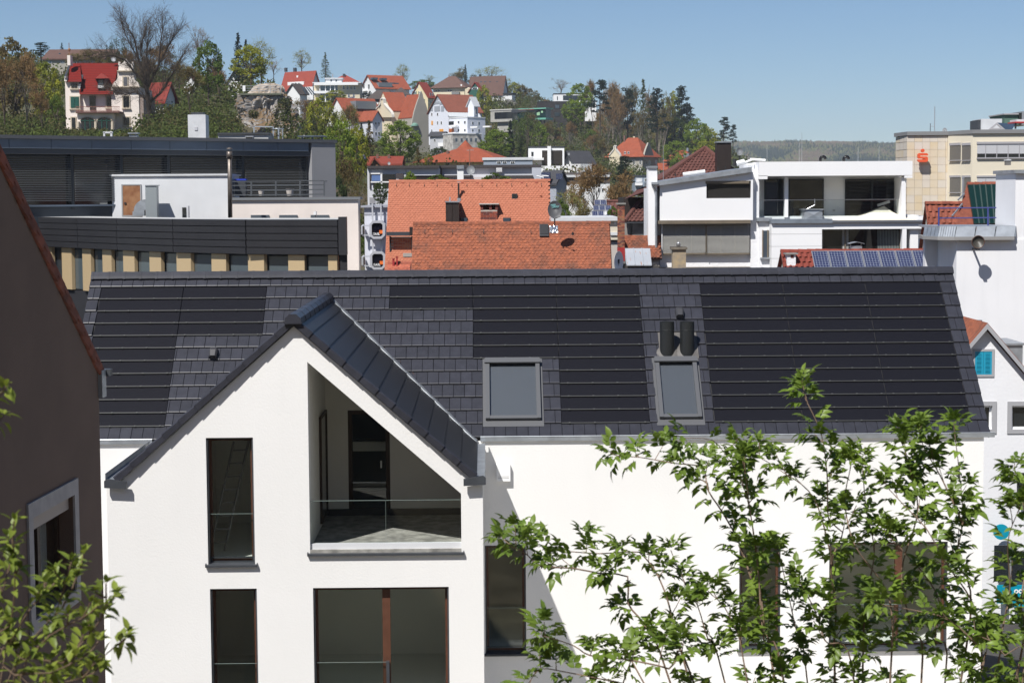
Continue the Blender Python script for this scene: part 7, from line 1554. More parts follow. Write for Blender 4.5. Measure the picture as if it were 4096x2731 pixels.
def crown_pine(seed, R=3.0, H=15.0, zb=6.0, ncl=26, per=60):
    r = random.Random(seed); tr = MB(); cr = MB(); lean = r.uniform(-.5, .5); tr.tube([(0, 0, -1), (lean*.3, 0, H*.5), (lean, 0, H*.95)], [.24, .17, .05], 6)
    for i in range(ncl):
        t = (i+r.random())/ncl; z = zb + (H-zb)*t; rad = R*(1 - .72*t**1.3)*r.uniform(.35, 1.0); a = r.uniform(0, 6.28); c = Vector((cos(a)*rad + lean*z/H, sin(a)*rad, z)); tr.tube([(lean*z/H, 0, z-.4), c], [.06, .02], 3, False)
        for k in range(per): q = rv3(r); leafq(cr, c + Vector((q.x*1.05, q.y*1.05, q.z*.42)), r.uniform(.25, .5), r, .7, .6)
    return tr, cr
PROTO = {}
def proto(kind, maker, dims):
    tr, cr = maker; PROTO.setdefault(kind, []).append((tr.mesh('trunk', bark), cr.mesh('crown', LM['green']), dims))
for s in range(4): proto('round', crown_round(10+s), (4.0, 12.0))
for s in range(2): proto('dense', crown_round(30+s, 170, 44, zb=1.4, leaf=.26), (4.0, 12.0))
for s in range(3): proto('loose', crown_round(40+s, 70, 22, zb=3.0, leaf=.22, spread=1.15, sparse=True), (4.0, 12.0))
for s in range(3): proto('twig', crown_twig(50+s), (4.0, 12.0))
for s in range(2): proto('bare', crown_twig(60+s, leafy=0, tw=.022), (4.0, 12.0))
for s in range(2): proto('spruce', crown_spruce(70+s), (2.6, 14.0))
proto('larch', crown_spruce(75, 3.4, 14, 2.0, 26, 34, .1, .15, .42), (2.6, 14.0))
for s in range(3): proto('pine', crown_pine(80+s), (3.0, 15.0))
for s in range(3): proto('bush', crown_round(90+s, 60, 44, 2.0, 3.2, .1, .17), (2.0, 3.2))
TN = {'round': 'deciduous_tree', 'dense': 'deciduous_tree', 'loose': 'birch_tree', 'twig': 'budding_tree', 'bare': 'bare_tree', 'spruce': 'spruce_tree', 'larch': 'larch_tree', 'pine': 'pine_tree', 'bush': 'garden_shrub'}
def tree(u, vt, vb, hw, D, kind, mat, label, group=None, bk=None, ground=False):
    tr, cr, (R, H) = R_.choice(PROTO[kind]); p = px(u, vb, D); h = (vb-vt)*D/FPX; w = hw*D/FPX
    b = B(TN[kind], label, 'shrub' if kind == 'bush' else 'tree', p, R_.uniform(0, 360), group); b.o.scale = (w/R, w/R, h/H)
    for nm, me, m in (('trunk', tr, bk or bark), ('crown', cr, LM[mat])):
        o = link(nm, me, b.o); o.material_slots[0].link = 'OBJECT'; o.material_slots[0].material = m
    return b
T = tree
# left of and behind the villa
T(62, 160, 560, 95, 290, 'round', 'olive', 'tall olive-yellow tree rising left of the villa'); T(20, 250, 570, 80, 240, 'twig', 'brown', 'brown budding tree at the left picture edge'); T(105, 235, 565, 75, 243, 'twig', 'brown', 'brown budding tree left of the villa wall', bk=barkp); T(172, 330, 565, 55, 238, 'twig', 'brown', 'lower brown budding tree touching the villa wall'); T(190, 255, 560, 62, 285, 'round', 'lime', 'yellow-green tree directly behind the villa corner'); T(232, 380, 560, 40, 282, 'round', 'green', 'green tree beside the lower villa corner')
T(165, 172, 262, 42, 400, 'pine', 'pine', 'dark conifer on the hilltop left of the brown roof'); T(248, 174, 215, 14, 470, 'spruce', 'pine', 'tiny dark spruce above the brown hilltop roof'); T(428, 182, 250, 10, 420, 'spruce', 'pine', 'slim dark cypress at the end of the brown roof')
for i, (u, vt, w) in enumerate(((300, 214, 45), (350, 198, 48), (395, 206, 45), (440, 215, 45))): T(u, vt, 300, w, 395, 'twig', 'olive', ORD[i] + ' olive budding tree from the left behind the villa roof', 'budding trees behind the villa roof')
for i, (u, vt, w, k, m) in enumerate(((480, 150, 45, 'loose', 'dark'), (520, 210, 60, 'twig', 'brown'), (580, 200, 65, 'twig', 'brown'), (660, 175, 70, 'twig', 'brown'), (720, 215, 50, 'twig', 'olive'))): T(u, vt, 400, w, 350, k, m, ORD[i] + ' tree from the left on the slope behind the big bare tree', 'trees behind the big bare tree')
T(800, 108, 330, 62, 330, 'bare', 'brown', 'thin bare tree right of the big bare tree', bk=bark); T(835, 165, 420, 62, 322, 'round', 'green', 'dense dark green tree above the white gable house'); T(760, 260, 480, 60, 275, 'twig', 'olive', 'olive budding tree in front of the white gable house'); T(880, 230, 430, 55, 330, 'twig', 'brown', 'brown budding tree between the two white gable houses')
T(955, 140, 330, 38, 420, 'spruce', 'pine', 'tall dark spruce behind the bright lime tree'); T(985, 165, 330, 30, 425, 'spruce', 'pine', 'second dark spruce just right of the tall one'); T(1005, 182, 350, 72, 350, 'round', 'lime', 'bright lime green tree above the rock'); T(1045, 170, 350, 60, 410, 'loose', 'birch', 'pale green tree right of the lime tree'); T(1095, 240, 330, 40, 520, 'bare', 'brown', 'small bare tree behind the rock top')
# skyline
T(1208, 204, 296, 36, 850, 'loose', 'birch', 'tall round birch above the bright red roof'); T(1302, 214, 325, 24, 820, 'larch', 'larch', 'slender pale conifer behind the terrace apartments'); T(1610, 262, 350, 32, 850, 'loose', 'birch', 'pale birch right of the orange ridge house'); T(1690, 320, 375, 55, 840, 'round', 'green', 'wide green tree behind the yellow gable house'); T(1720, 302, 350, 30, 860, 'bare', 'birch', 'pale bare tree above the yellow gable roof')
for i, (u, vt, w) in enumerate(((1820, 292, 38), (1850, 272, 32), (1885, 300, 30))): T(u, vt, 365, w, 850, 'twig', 'olive', ORD[i] + ' olive tree from the left between the two brown ridge roofs', 'trees between the brown ridge roofs')
T(1862, 262, 345, 16, 845, 'spruce', 'pine', 'dark spruce top between the brown ridge roofs'); T(1965, 266, 345, 55, 860, 'loose', 'birch', 'airy pale birch behind the big brown roof')
for i, (u, vt, w, m, k) in enumerate(((2035, 318, 26, 'birch', 'loose'), (2060, 330, 34, 'lime', 'round'), (2085, 338, 36, 'olive', 'twig'), (2115, 352, 36, 'olive', 'round'), (2150, 385, 32, 'brown', 'twig'), (2185, 400, 26, 'brown', 'twig'))): T(u, vt, 440, w, 850, k, m, ['pale tree at the bay of the brown house', 'yellow-green tree right of the brown house', 'budding tree above the copper villa', 'round olive tree above the copper villa', 'low brown tree left of the black villa', 'lowest brown tree left of the black villa'][i])
T(2245, 318, 400, 46, 830, 'bare', 'brown', 'round grey bare tree behind the white cube villa', bk=barkp); T(2322, 338, 490, 52, 650, 'round', 'fresh', 'fresh green tree in front of the white cube villa'); T(2300, 400, 520, 45, 640, 'round', 'fresh', 'lower fresh green tree covering the black villa corner'); T(2400, 322, 530, 46, 640, 'pine', 'pine', 'dark pine right of the white cube villa'); T(2370, 330, 500, 34, 690, 'twig', 'brown', 'brown tree behind the dark pine')
# the wood on the right shoulder of the hill
rw = random.Random(5)
WOOD = ((2448, 345, 42, 'twig', 'brown'), (2470, 362, 38, 'twig', 'brown'), (2512, 358, 36, 'pine', 'pine'), (2540, 352, 40, 'twig', 'olive'), (2572, 328, 34, 'larch', 'larch'), (2600, 372, 34, 'twig', 'brown'), (2628, 360, 36, 'pine', 'pine'), (2655, 385, 40, 'twig', 'olive'), (2690, 372, 36, 'round', 'lime'), (2724, 352, 38, 'pine', 'pine'), (2752, 420, 38, 'pine', 'pine'), (2430, 400, 40, 'twig', 'brown'), (2490, 430, 44, 'twig', 'brown'), (2560, 440, 44, 'twig', 'olive'), (2640, 450, 44, 'twig', 'olive'), (2700, 470, 44, 'round', 'dark'), (2786, 475, 44, 'round', 'fresh'), (2830, 505, 46, 'round', 'lime'), (2865, 530, 40, 'loose', 'birch'))
for i, (u, vt, w, k, m) in enumerate(WOOD):
    nk = sum(q[3] == k and q[0] < u for q in WOOD)
    T(u, vt, 640 + (i % 3)*15, w*1.28, 700+rw.uniform(-25, 25), k, m, {'pine': ORD[nk] + ' dark pine from the left in the wood on the hill shoulder', 'larch': 'tall grey-green larch at the top of the wood', 'twig': ORD[nk] + ' brown budding tree from the left in the hill shoulder wood', 'round': ORD[nk] + ' leafy tree from the left in the hill shoulder wood', 'loose': 'pale loose tree at the end of the wood'}[k], 'wood on the hill shoulder: ' + k, bk=barkp if k == 'twig' else barkd)
T(2893, 472, 615, 34, 640, 'pine', 'pine', 'lone dark pine right of the brown hip roof chimney'); T(2932, 500, 615, 22, 645, 'pine', 'pine', 'smaller pine beside the lone dark pine')
T(2700, 560, 690, 44, 600, 'round', 'fresh', 'fresh green tree beside the orange roofed villa'); T(2830, 560, 690, 60, 560, 'round', 'lime', 'lime green tree behind the brown hip roof')
# houses' trees
T(1285, 385, 640, 62, 330, 'round', 'lime', 'lime green tree with dark trunk before the red half-hipped house', bk=barkd); T(1600, 484, 665, 78, 380, 'dense', 'fresh', 'large round maple in front of the grey curved gable'); T(1478, 488, 665, 40, 390, 'spruce', 'rust', 'dark brown spruce left of the round maple', bk=barkd); T(1448, 498, 665, 30, 392, 'spruce', 'pine', 'narrow dark spruce beside the brown spruce'); T(1672, 592, 660, 24, 330, 'spruce', 'rust', 'little yellowish conifer right of the round maple'); T(1760, 590, 660, 40, 420, 'dense', 'dark', 'dark ivy shrub under the white apartment house'); T(1715, 620, 660, 16, 330, 'bush', 'lime', 'small round yellow-green bush by the little conifer')
T(1345, 360, 420, 40, 660, 'dense', 'lime', 'round lime bush tree in front of the terrace apartments'); T(1480, 365, 395, 20, 700, 'spruce', 'pine', 'small dark fir below the orange ridge house'); T(1455, 372, 395, 26, 702, 'dense', 'dark', 'dark garden bush below the orange ridge house'); T(1935, 345, 520, 36, 690, 'round', 'lime', 'tall yellow-green tree before the big brown roof'); T(1985, 520, 660, 62, 470, 'dense', 'fresh', 'broad bright green tree right of the apartment house'); T(2042, 488, 650, 34, 480, 'spruce', 'pine', 'dark spruce behind the broad bright tree'); T(2082, 560, 680, 40, 460, 'spruce', 'dark', 'low dark conifer on the earth slope'); T(2110, 440, 690, 52, 500, 'loose', 'larch', 'tall thin green tree before the copper villa'); T(2035, 400, 430, 30, 760, 'bush', 'white', 'pinkish blossom bush at the white bay'); T(1400, 430, 640, 55, 400, 'twig', 'olive', 'olive tree before the white half-hipped house'); T(1340, 440, 650, 55, 345, 'loose', 'lime', 'loose lime tree right of the rock'); T(1230, 400, 600, 55, 420, 'twig', 'brown', 'brown tree behind the rock shoulder'); T(1170, 400, 560, 50, 380, 'twig', 'olive', 'olive tree at the right rock edge')
for i, (u, vt, vb, w, D, m, k) in enumerate(((1370, 470, 780, 62, 215, 'fresh', 'round'), (1432, 500, 780, 48, 235, 'lime', 'round'), (1395, 620, 1000, 62, 175, 'olive', 'twig'), (1440, 680, 1050, 42, 170, 'olive', 'loose'), (1360, 700, 1080, 40, 168, 'dark', 'round'), (1425, 850, 1090, 44, 150, 'green', 'round'))): T(u, vt, vb, w, D, k, m, ['fresh green tree behind the grey office end wall', 'lime tree left of the low red roof', 'tall olive tree in the gap beside the cream block', 'loose olive tree touching the pale penthouse', 'dark tree in the gap behind the cream block', 'green bush low in the gap by the shop windows'][i])
T(2265, 762, 960, 66, 146, 'loose', 'birch', 'pale green birch right of the orange roof', bk=barkp); T(2240, 800, 960, 45, 142, 'round', 'green', 'green shrub tree under the birch behind the dish'); T(2350, 830, 960, 55, 140, 'twig', 'olive', 'olive shrub tree left of the solar array')
T(2395, 668, 960, 105, 195, 'twig', 'brown', 'large bare brown tree between orange roof and white slab'); T(2490, 690, 960, 85, 205, 'twig', 'brown', 'second bare brown tree right of the large one'); T(2320, 720, 960, 70, 200, 'twig', 'brown', 'bare brown tree left of the large one'); T(2505, 628, 800, 46, 330, 'pine', 'pine', 'dark spreading pine before the mansard villa'); T(2478, 690, 830, 46, 320, 'pine', 'pine', 'lower limb pine beside the spreading pine')
T(2455, 828, 885, 26, 118, 'bush', 'fresh', 'fresh green bush beside the white dish and solar array')
for u, vt, w, D, m, lab in ((1640, 690, 26, 128, 'fresh', 'leafy green balcony shrub on the penthouse'), (1750, 701, 48, 127, 'green', 'low spreading green shrub at the orange ridge middle'), (1985, 694, 52, 127, 'green', 'grassy green shrub at the orange ridge end')): T(u, vt, 752, w, D, 'bush', m, lab)
T(1522, 728, 830, 30, 117, 'dense', 'dark', 'dark potted conifer before the penthouse window')
# --- the big bare tree beside the villa
def bigtree():
    r = random.Random(4); D = 262; base = px(607, 500, D); b = B('bare_lime_tree', 'huge bare tree with fine branches towering beside the villa', 'tree', base); k = D/FPX
    tr = MB(); tw = MB(); L0 = lambda u, v, dy=0: Vector(((u-607)*k*.92, dy, (500-v)*k*.86))
    def twig(p, d, L, rad, lev):
        pts = [p]; q = p; dd = d
        for i in range(3): dd = (dd + rv3(r)*.22 + Vector((0, 0, .05))).normalized(); q = q + dd*L/3; pts.append(q)
        (tr if lev < 2 else tw).tube(pts, [rad, rad*.85, rad*.65, rad*.4], 5 if lev < 2 else 3, False)
        if lev >= 5: return
        for i in range(4 if lev < 4 else 3):
            s = r.choice(pts[1:]); twig(s, (dd*r.uniform(.6, 1.1) + rv3(r)*.85).normalized(), L*r.uniform(.5, .74), rad*.5, lev+1)
    limbs = [[(q[0]*1.0, q[1], q[2]*.72) for q in li_] for li_ in [[(603, 500, .55), (598, 430, .46), (596, 380, .4), (590, 320, .3)], [(590, 320, .3), (555, 200, .22), (540, 110, .14), (515, 60, .07)], [(590, 330, .28), (600, 260, .22), (592, 180, .16), (600, 110, .1)], [(590, 330, .26), (640, 230, .2), (650, 130, .13), (660, 60, .07)], [(598, 400, .25), (650, 350, .2), (690, 280, .14), (725, 215, .07)], [(590, 320, .24), (540, 260, .2), (500, 200, .12), (450, 185, .06)], [(592, 390, .2), (540, 345, .15), (490, 360, .09), (460, 350, .05)], [(640, 230, .16), (680, 150, .12), (700, 110, .06)], [(600, 260, .16), (560, 170, .12), (575, 90, .06)], [(555, 200, .16), (520, 130, .1), (490, 60, .05)]]]
    for li in limbs:
        dy = r.uniform(-2, 2); pts = [L0(u, v, dy*i/len(li)) for i, (u, v, _) in enumerate(li)]; tr.tube(pts, [w for *_, w in li], 8, True)
        for i in range(1, len(pts)):
            for j in range(9): p = pts[i-1].lerp(pts[i], r.random()); d = (pts[i]-pts[i-1]).normalized(); twig(p, (d*1.2 + rv3(r)*.8).normalized(), r.uniform(1.4, 2.4), .04, 2 if j else 1)
        for j in range(3): twig(pts[-1], ((pts[-1]-pts[-2]).normalized() + rv3(r)*.5).normalized(), 2.2, .05, 2)
    b.add('trunk', tr, barkd); b.add('crown', tw, bark)
bigtree()
# --- scrub on the slopes: nobody could count it
rs2 = random.Random(9); sc = MB(); 
def scrub(u0, u1, y0, y1, n, hmin, hmax, per=16, leaf=.5, test=None):
    for i in range(n):
        u, y = rs2.uniform(u0, u1), rs2.uniform(y0, y1)
        if test and not test(u, y): continue
        p = uyz(u, y); h = rs2.uniform(hmin, hmax); w = h*rs2.uniform(.5, .8)
        for k in range(per): q = rv3(rs2); leafq(sc, p + Vector((q.x*w, q.y*w, h*(.45+q.z*.5))), leaf*rs2.uniform(.6, 1.3), rs2)
scrub(-60, 255, 222, 300, 400, 1.2, 3.2, 30, .26); scrub(255, 580, 232, 268, 420, .5, 1.3, 16, .22); scrub(575, 960, 225, 330, 900, 1.2, 4.0, 34, .27); scrub(900, 960, 285, 330, 90, 1, 2.5, 30, .25); scrub(1150, 1400, 270, 420, 800, 1.5, 4.5, 32, .3); scrub(-60, 1150, 330, 560, 900, 2, 6, 26, .5); scrub(1150, 1560, 420, 600, 600, 1.5, 5, 14, .7); scrub(1100, 2100, 600, 900, 900, 2, 5, 12, .9)
scrub(1950, 2900, 520, 900, 3000, 2, 7, 26, .5); scrub(1300, 2700, 200, 520, 900, 1.5, 4, 20, .4); scrub(2600, 3100, 700, 1250, 700, 3, 8, 12, 1.1)
def rockbush():
    for u, v, h, w in ((1100, 545, 3.2, 2.2), (1135, 520, 3, 2.4), (1160, 560, 3.5, 2.5), (1125, 470, 2.6, 1.8), (1150, 480, 2.8, 1.6), (1175, 525, 3, 2.2), (1015, 470, 1.6, .9), (940, 520, 2.6, 1.6), (925, 560, 3, 2), (955, 575, 2, 2), (1075, 580, 2, 2), (1140, 430, 2, 1.2), (1195, 575, 3, 2.5)):
        p = px(u, v, 303.5)
        for k in range(230): q = rv3(rs2); leafq(sc, p + Vector((q.x*w, q.y*w*.8, h*(.3+q.z*.5))), .24*rs2.uniform(.6, 1.3), rs2)
def scrubmat():
    m = M('scrub_leaves', (.05, .07, .02), .8, trans=.42, spec=.2, col2=(.05, .07, .021), vs=.2); nt = m.node_tree; N = nt.nodes; Lk = nt.links; p = N['Principled BSDF']
    g = N.new('ShaderNodeNewGeometry'); t = N.new('ShaderNodeTexNoise'); t.inputs['Scale'].default_value = .09; t.inputs['Detail'].default_value = 7; t.inputs['Roughness'].default_value = .7; Lk.new(g.outputs['Position'], t.inputs[0]); cr = N.new('ShaderNodeValToRGB'); Lk.new(t.outputs['Fac'], cr.inputs[0]); e = cr.color_ramp.elements
    e[0].position = .30; e[0].color = (.17, .12, .06, 1); e[1].position = .74; e[1].color = (.20, .21, .04, 1)
    for pos, c in ((.42, (.125, .11, .042, 1)), (.5, (.075, .095, .028, 1)), (.62, (.115, .15, .032, 1))): x = e.new(pos); x.color = c
    for l in list(p.inputs['Base Color'].links): nt.links.remove(l)
    Lk.new(cr.outputs[0], p.inputs['Base Color']); tn = [n for n in N if n.type == 'BSDF_TRANSLUCENT'][0]; Lk.new(cr.outputs[0], tn.inputs[0]); return m
rockbush()
tag(link('slope_undergrowth', sc.mesh('undergrowth', scrubmat())), 'mixed green and brown scrub covering the slopes', None, None, 'stuff')
rk = random.Random(31)
for i in range(46):
    u = rk.uniform(2060, 2720); y = rk.uniform(560, 760); p = uyz(u, y); k_, m_ = rk.choice((('twig', 'brown'), ('twig', 'brown'), ('twig', 'olive'), ('round', 'green'), ('round', 'fresh'), ('loose', 'larch'))); tr, cr, (R, H) = rk.choice(PROTO[k_]); h = rk.uniform(7, 12)
    if 2420 < u < 2660 and y < 640: continue
    b = B(TN[k_], {'twig': 'brown budding tree on the wooded slope below the villas', 'round': 'leafy green tree on the wooded slope below the villas', 'loose': 'pale loose tree on the wooded slope below the villas'}[k_], 'tree', p, rk.uniform(0, 360), 'trees on the wooded slope: ' + k_); b.o.scale = (h/H*.8, h/H*.8, h/H)
    for nm, me, m in (('trunk', tr, barkp), ('crown', cr, LM[m_])): o = link(nm, me, b.o); o.material_slots[0].link = 'OBJECT'; o.material_slots[0].material = m
# ------------------------------------------------------------------ rock with viewing platform
def rockmat():
    m = M('limestone', (.46, .44, .42), .95, col2=(.24, .22, .20), vs=.5, bump=1, bs=1.5); nt = m.node_tree; N = nt.nodes; Lk = nt.links; p = N['Principled BSDF']; src = p.inputs['Base Color'].links[0].from_socket
    g = N.new('ShaderNodeNewGeometry'); s = N.new('ShaderNodeSeparateXYZ'); Lk.new(g.outputs['Normal'], s.inputs[0]); t = N.new('ShaderNodeTexNoise'); t.inputs['Scale'].default_value = .45; t.inputs['Detail'].default_value = 8; Lk.new(g.outputs['Position'], t.inputs[0])
    a = N.new('ShaderNodeMath'); a.operation = 'MULTIPLY_ADD'; a.inputs[1].default_value = .45; Lk.new(s.outputs[2], a.inputs[0]); Lk.new(t.outputs['Fac'], a.inputs[2]); r = N.new('ShaderNodeMapRange'); r.inputs['From Min'].default_value = .56; r.inputs['From Max'].default_value = .72; Lk.new(a.outputs[0], r.inputs['Value'])
    x = N.new('ShaderNodeMix'); x.data_type = 'RGBA'; Lk.new(r.outputs[0], x.inputs[0]); Lk.new(src, x.inputs[6]); x.inputs[7].default_value = (.16, .105, .055, 1); Lk.new(x.outputs[2], p.inputs['Base Color']); return m
def rock(b, rings, nseg, amp, mat, nm, seed):
    mb = MB(); RR = []
    for u0, u1, v, y in rings:
        xa, xb = b.fy(u0, v)[0], b.fy(u1, v)[0]; z = b.fy((u0+u1)/2, v)[1]; cx = (xa+xb)/2; rx = (xb-xa)/2; ring = []
        for j in range(nseg):
            a = 2*pi*j/nseg; q = Vector((cx + rx*cos(a), y + rx*.55*sin(a), z)); qs = Vector((q.x, q.y, q.z*.45)); n1 = noise.noise(q*.25 + Vector((seed, 0, 0)))*.8 - abs(noise.noise(qs*.8 + Vector((0, seed, 0))))*1.1 + .5 - abs(noise.noise(qs*1.9))*.7 + noise.noise(q*4)*.2; s = 1 + amp*n1/max(rx, 1)*2.2
            ring.append(Vector((cx + rx*cos(a)*s, y + rx*.55*sin(a)*s, z + noise.noise(q*.9)*.4*amp)))
        RR.append(ring)
    mb.loft(RR); return b.add(nm, mb, mat)
rb = B('limestone_rock', 'craggy limestone rock with a railed viewing platform on top', 'rock', px(1050, 570, 305)); rm = rockmat()
ring = lambda l: [(u0, u1, v, 4) for u0, u1, v in l]
interp = lambda l, n: [tuple(a+(c-a)*t for a, c in zip(l[i], l[i+1])) for i in range(len(l)-1) for t in [k/n for k in range(n)]] + [l[-1]]
rock(rb, ring(interp([(915, 1215, 620), (925, 1200, 560), (945, 1170, 500), (955, 1150, 450), (955, 1135, 405), (965, 1120, 376)], 13)), 120, .9, rm, 'crag', 2.0)
rock(rb, [(a, c, v, 5) for a, c, v in interp([(985, 1128, 376), (998, 1126, 352), (1005, 1120, 338), (1020, 1105, 331), (1050, 1080, 329)], 4)], 40, .45, M('pale_rubble', (.46, .40, .34), .95, col2=(.30, .24, .18), vs=.9, bump=1, bs=2), 'top_block', 5.0)
r = rb.rect(955, 1122, 372, 378, 0); rb.box('platform_slab', M('slab_moss', (.14, .15, .11), .9, var=.3, vs=1), r[0], r[1], 1.5, 6, r[2], r[3])
for v in (345, 354, 363): a, e = rb.fy(975, v, 1.7), rb.fy(1123, v-1, 1.7); rb.add('rail', MB().bar((a[0], 1.7, a[1]), (e[0], 1.7, e[1]), .07), gl)
for u in (975, 1036, 1082, 1122): a, e = rb.fy(u, 373, 1.7), rb.fy(u, 344, 1.7); rb.add('rail_post', MB().bar((a[0], 1.7, a[1]), (e[0], 1.7, e[1]), .08), gl)
r = rb.rect(971, 982, 343, 366, 1.5); rb.box('white_notice', whitep, r[0], r[1], 1.3, 1.5, r[2], r[3])
# ------------------------------------------------------------------ the villa
VD = 276; V = B('villa', 'cream villa with red tile roof, scrolled gable and arched garden windows', 'villa', px(263, 540, VD)); vc = M('villa_cream', (.78, .70, .63), .9, var=.04, vs=.5); vst = M('villa_stone', (.52, .45, .35), .9); vred = lined('villa_red_tile', (.17, .014, .009), (.085, .009, .007), 1.15, 'Z', .75, .35, bump=.8, spec=.15); vgr = M('villa_green', (.012, .075, .055), .5)
def v_(nm, mat, u0, u1, v0, v1, y0, y1, parent=None): r = V.rect(u0, u1, v0, v1, y0); return V.box(nm, mat, r[0], r[1], y0, y1, r[2], r[3], parent)
v_('wall', vc, 263, 322, 322, 560, 0, 10); v_('wall', vc, 318, 452, 370, 460, .5, 10); v_('wall', vc, 447, 557, 349, 560, -.2, 10); v_('gable_wall', vc, 472, 532, 284, 349, -.2, 2); v_('garden_wall', vc, 310, 452, 455, 560, -2.4, .5)
P_ = lambda u, v, y=0: Vector((V.fy(u, v, y)[0], y, V.fy(u, v, y)[1]))
def slab(nm, pts, mat, t=.25): return V.add(nm, MB().loft([[p for p in pts], [p+Vector((0, -.1, -t)) for p in pts]]), mat)
slab('roof', [P_(266, 322, -.4), P_(326, 322, -.4), P_(320, 253, 5), P_(284, 254, 5)], vred); slab('roof', [P_(318, 371, -.6), P_(452, 371, -.6), P_(474, 253, 5), P_(316, 253, 5)], vred); V.add('rear_roof', MB().quad(P_(284, 254, 5), P_(474, 253, 5), P_(474, 330, 11), P_(284, 330, 11)), vred)
slab('verge', [P_(257, 306, -.7), P_(265, 306, -.7), P_(282, 258, 5), P_(275, 258, 5)], anthr); slab('verge', [P_(312, 347, -.8), P_(322, 345, -.8), P_(334, 300, 1.5), P_(326, 300, 1.5)], anthr)
for u, v0, v1, w in ((275, 222, 262, 6), (262, 306, 326, 5)): v_('pinnacle', vc, u-w, u+w, v0, v1, 1.5 if u > 270 else -.6, 3 if u > 270 else .2)
c = P_(277, 199, 2.2); V.add('finial_ball', MB().lathe([(0, -.25), (.2, -.12), (.22, 0), (.14, .15), (0, .22)], 12, c), M('copper_brown', (.25, .11, .04), .5)); V.add('finial_rod', MB().tube([P_(277, 224, 2.2), P_(276, 172, 2.2)], .05, 5), M('copper_brown', (.25, .11, .04), .5))
# scrolled gable
pr = [(449, 349), (452, 335), (458, 328), (466, 322), (470, 312), (471, 284), (474, 283), (474, 270), (478, 262), (486, 256), (494, 250), (499, 240), (503, 236)]; pts = [V.fy(u, v, -.5) for u, v in pr] + [V.fy(1006-u, v, -.5) for u, v in reversed(pr)]
V.add('scroll_gable', MB().prism(pts, 'y', -.5, .1), vc)
for u0, u1, v in ((468, 536, 282), (445, 560, 346)): v_('cornice', vst, u0, u1, v, v+4, -.9, .2)
for u in (476, 530): v_('gable_pinnacle', vc, u-3, u+3, 248, 262, -.5, .1)
# dormer
v_('dormer_wall', M('dormer_timber', (.08, .05, .05), .8), 390, 418, 316, 357, -.4, 3); v_('dormer_window', bpane, 394, 412, 322, 341, -.5, -.4); v_('dormer_sill', whitep, 392, 415, 343, 352, -.48, -.4); a = P_(405, 293, 2); V.add('dormer_roof', MB().add([P_(380, 315, -.9), P_(436, 314, -.9), P_(436, 314, 3), P_(380, 315, 3), a, a+Vector((0, 2, 0))], [(0, 1, 4), (1, 2, 5, 4), (2, 3, 5), (3, 0, 4, 5), (3, 2, 1, 0)]), M('dormer_red', (.2, .025, .015), .7))
def vwin(u0, u1, v0, v1, y, pane=dpane, n=2):
    w = v_('window', vst, u0-4, u1+4, v0-4, v1+4, y-.12, y-.01)
    for i in range(n): du = (u1-u0)/n; v_('pane', pane, u0+i*du+.8, u0+(i+1)*du-.8, v0, v1, y-.2, y-.12, w)
    v_('sill', vst, u0-6, u1+6, v1+4, v1+7, y-.3, y-.01, w)
vwin(284, 309, 333, 352, 0); vwin(282, 316, 388, 432, 0, vgr); vwin(286, 302, 471, 520, 0, dpane, 1); v_('door', dpane, 358, 382, 385, 440, .35, .5); vwin(426, 448, 385, 428, .5); vwin(492, 516, 385, 429, -.2); vwin(493, 509, 309, 344, -.5, M('pane_grey', (.12, .12, .13), .3), 1); vwin(494, 518, 470, 500, -.2)
# balcony and arches
bal = v_('balcony', M('balcony_brown', (.13, .06, .05), .8), 303, 478, 446, 452, -3.2, .5); V.add('balcony_soffit', MB().box(P_(306, 0).x, P_(476, 0).x, -3.0, .5, P_(400, 456)[2], P_(400, 452)[2]), vst, bal); ri = M('rail_rust', (.22, .09, .06), .7)
for v in (427, 444): V.add('rail', MB().bar(P_(303, v, -3.1), P_(478, v, -3.1), .07), ri, bal)
for i in range(36): V.add('baluster', MB().bar(P_(305+i*4.9, 445, -3.1), P_(305+i*4.9, 427, -3.1), .035), ri, bal)
for uc in (350, 417):
    c = P_(uc, 483, -2.6); rr_ = 27*VD/FPX; rz = 13*VD/FPX; ar = [(c.x+rr_*1.12*cos(a), c.z+rz*1.25*sin(a)) for a in [j*pi/12 for j in range(13)]]; ai = [(c.x+rr_*cos(a), c.z+rz*sin(a)) for a in [j*pi/12 for j in range(13)]]
    bt = P_(uc, 521, -2.6).z; V.add('arch_trim', MB().prism(ar + ai[::-1], 'y', -2.62, -2.4), vst); w = V.add('arch_window', MB().prism(ai + [(c.x-rr_, bt), (c.x+rr_, bt)], 'y', -2.5, -2.41), dpane)
    for du in (-10, 10): v_('mullion', vgr, uc+du-1.5, uc+du+1.5, 472, 521, -2.6, -2.5, w)
    v_('transom', vgr, uc-26, uc+26, 482, 484.5, -2.6, -2.5, w)
for u in (313, 383, 450): V.add('column', MB().tube([P_(u, 521, -2.6), P_(u, 487, -2.6)], .22, 12), vst)
dish('satellite_dish', 'grey satellite dish on the villa roof ridge', 454, 237, VD+4, 10, 10, M('dish_pale', (.32, .33, .34), .5), False, 0, 256)
v_('side_wing', M('wing_shade', (.30, .24, .21), .9), 557, 575, 380, 560, 0, 9); b = HH('villa_side_house', 'small red-roofed annex behind the big bare tree', 590, 660, 690, 440, 392, 335, 300, 30, 'x', hw_, M('dormer_red', (.2, .025, .015), .7), deep=3)
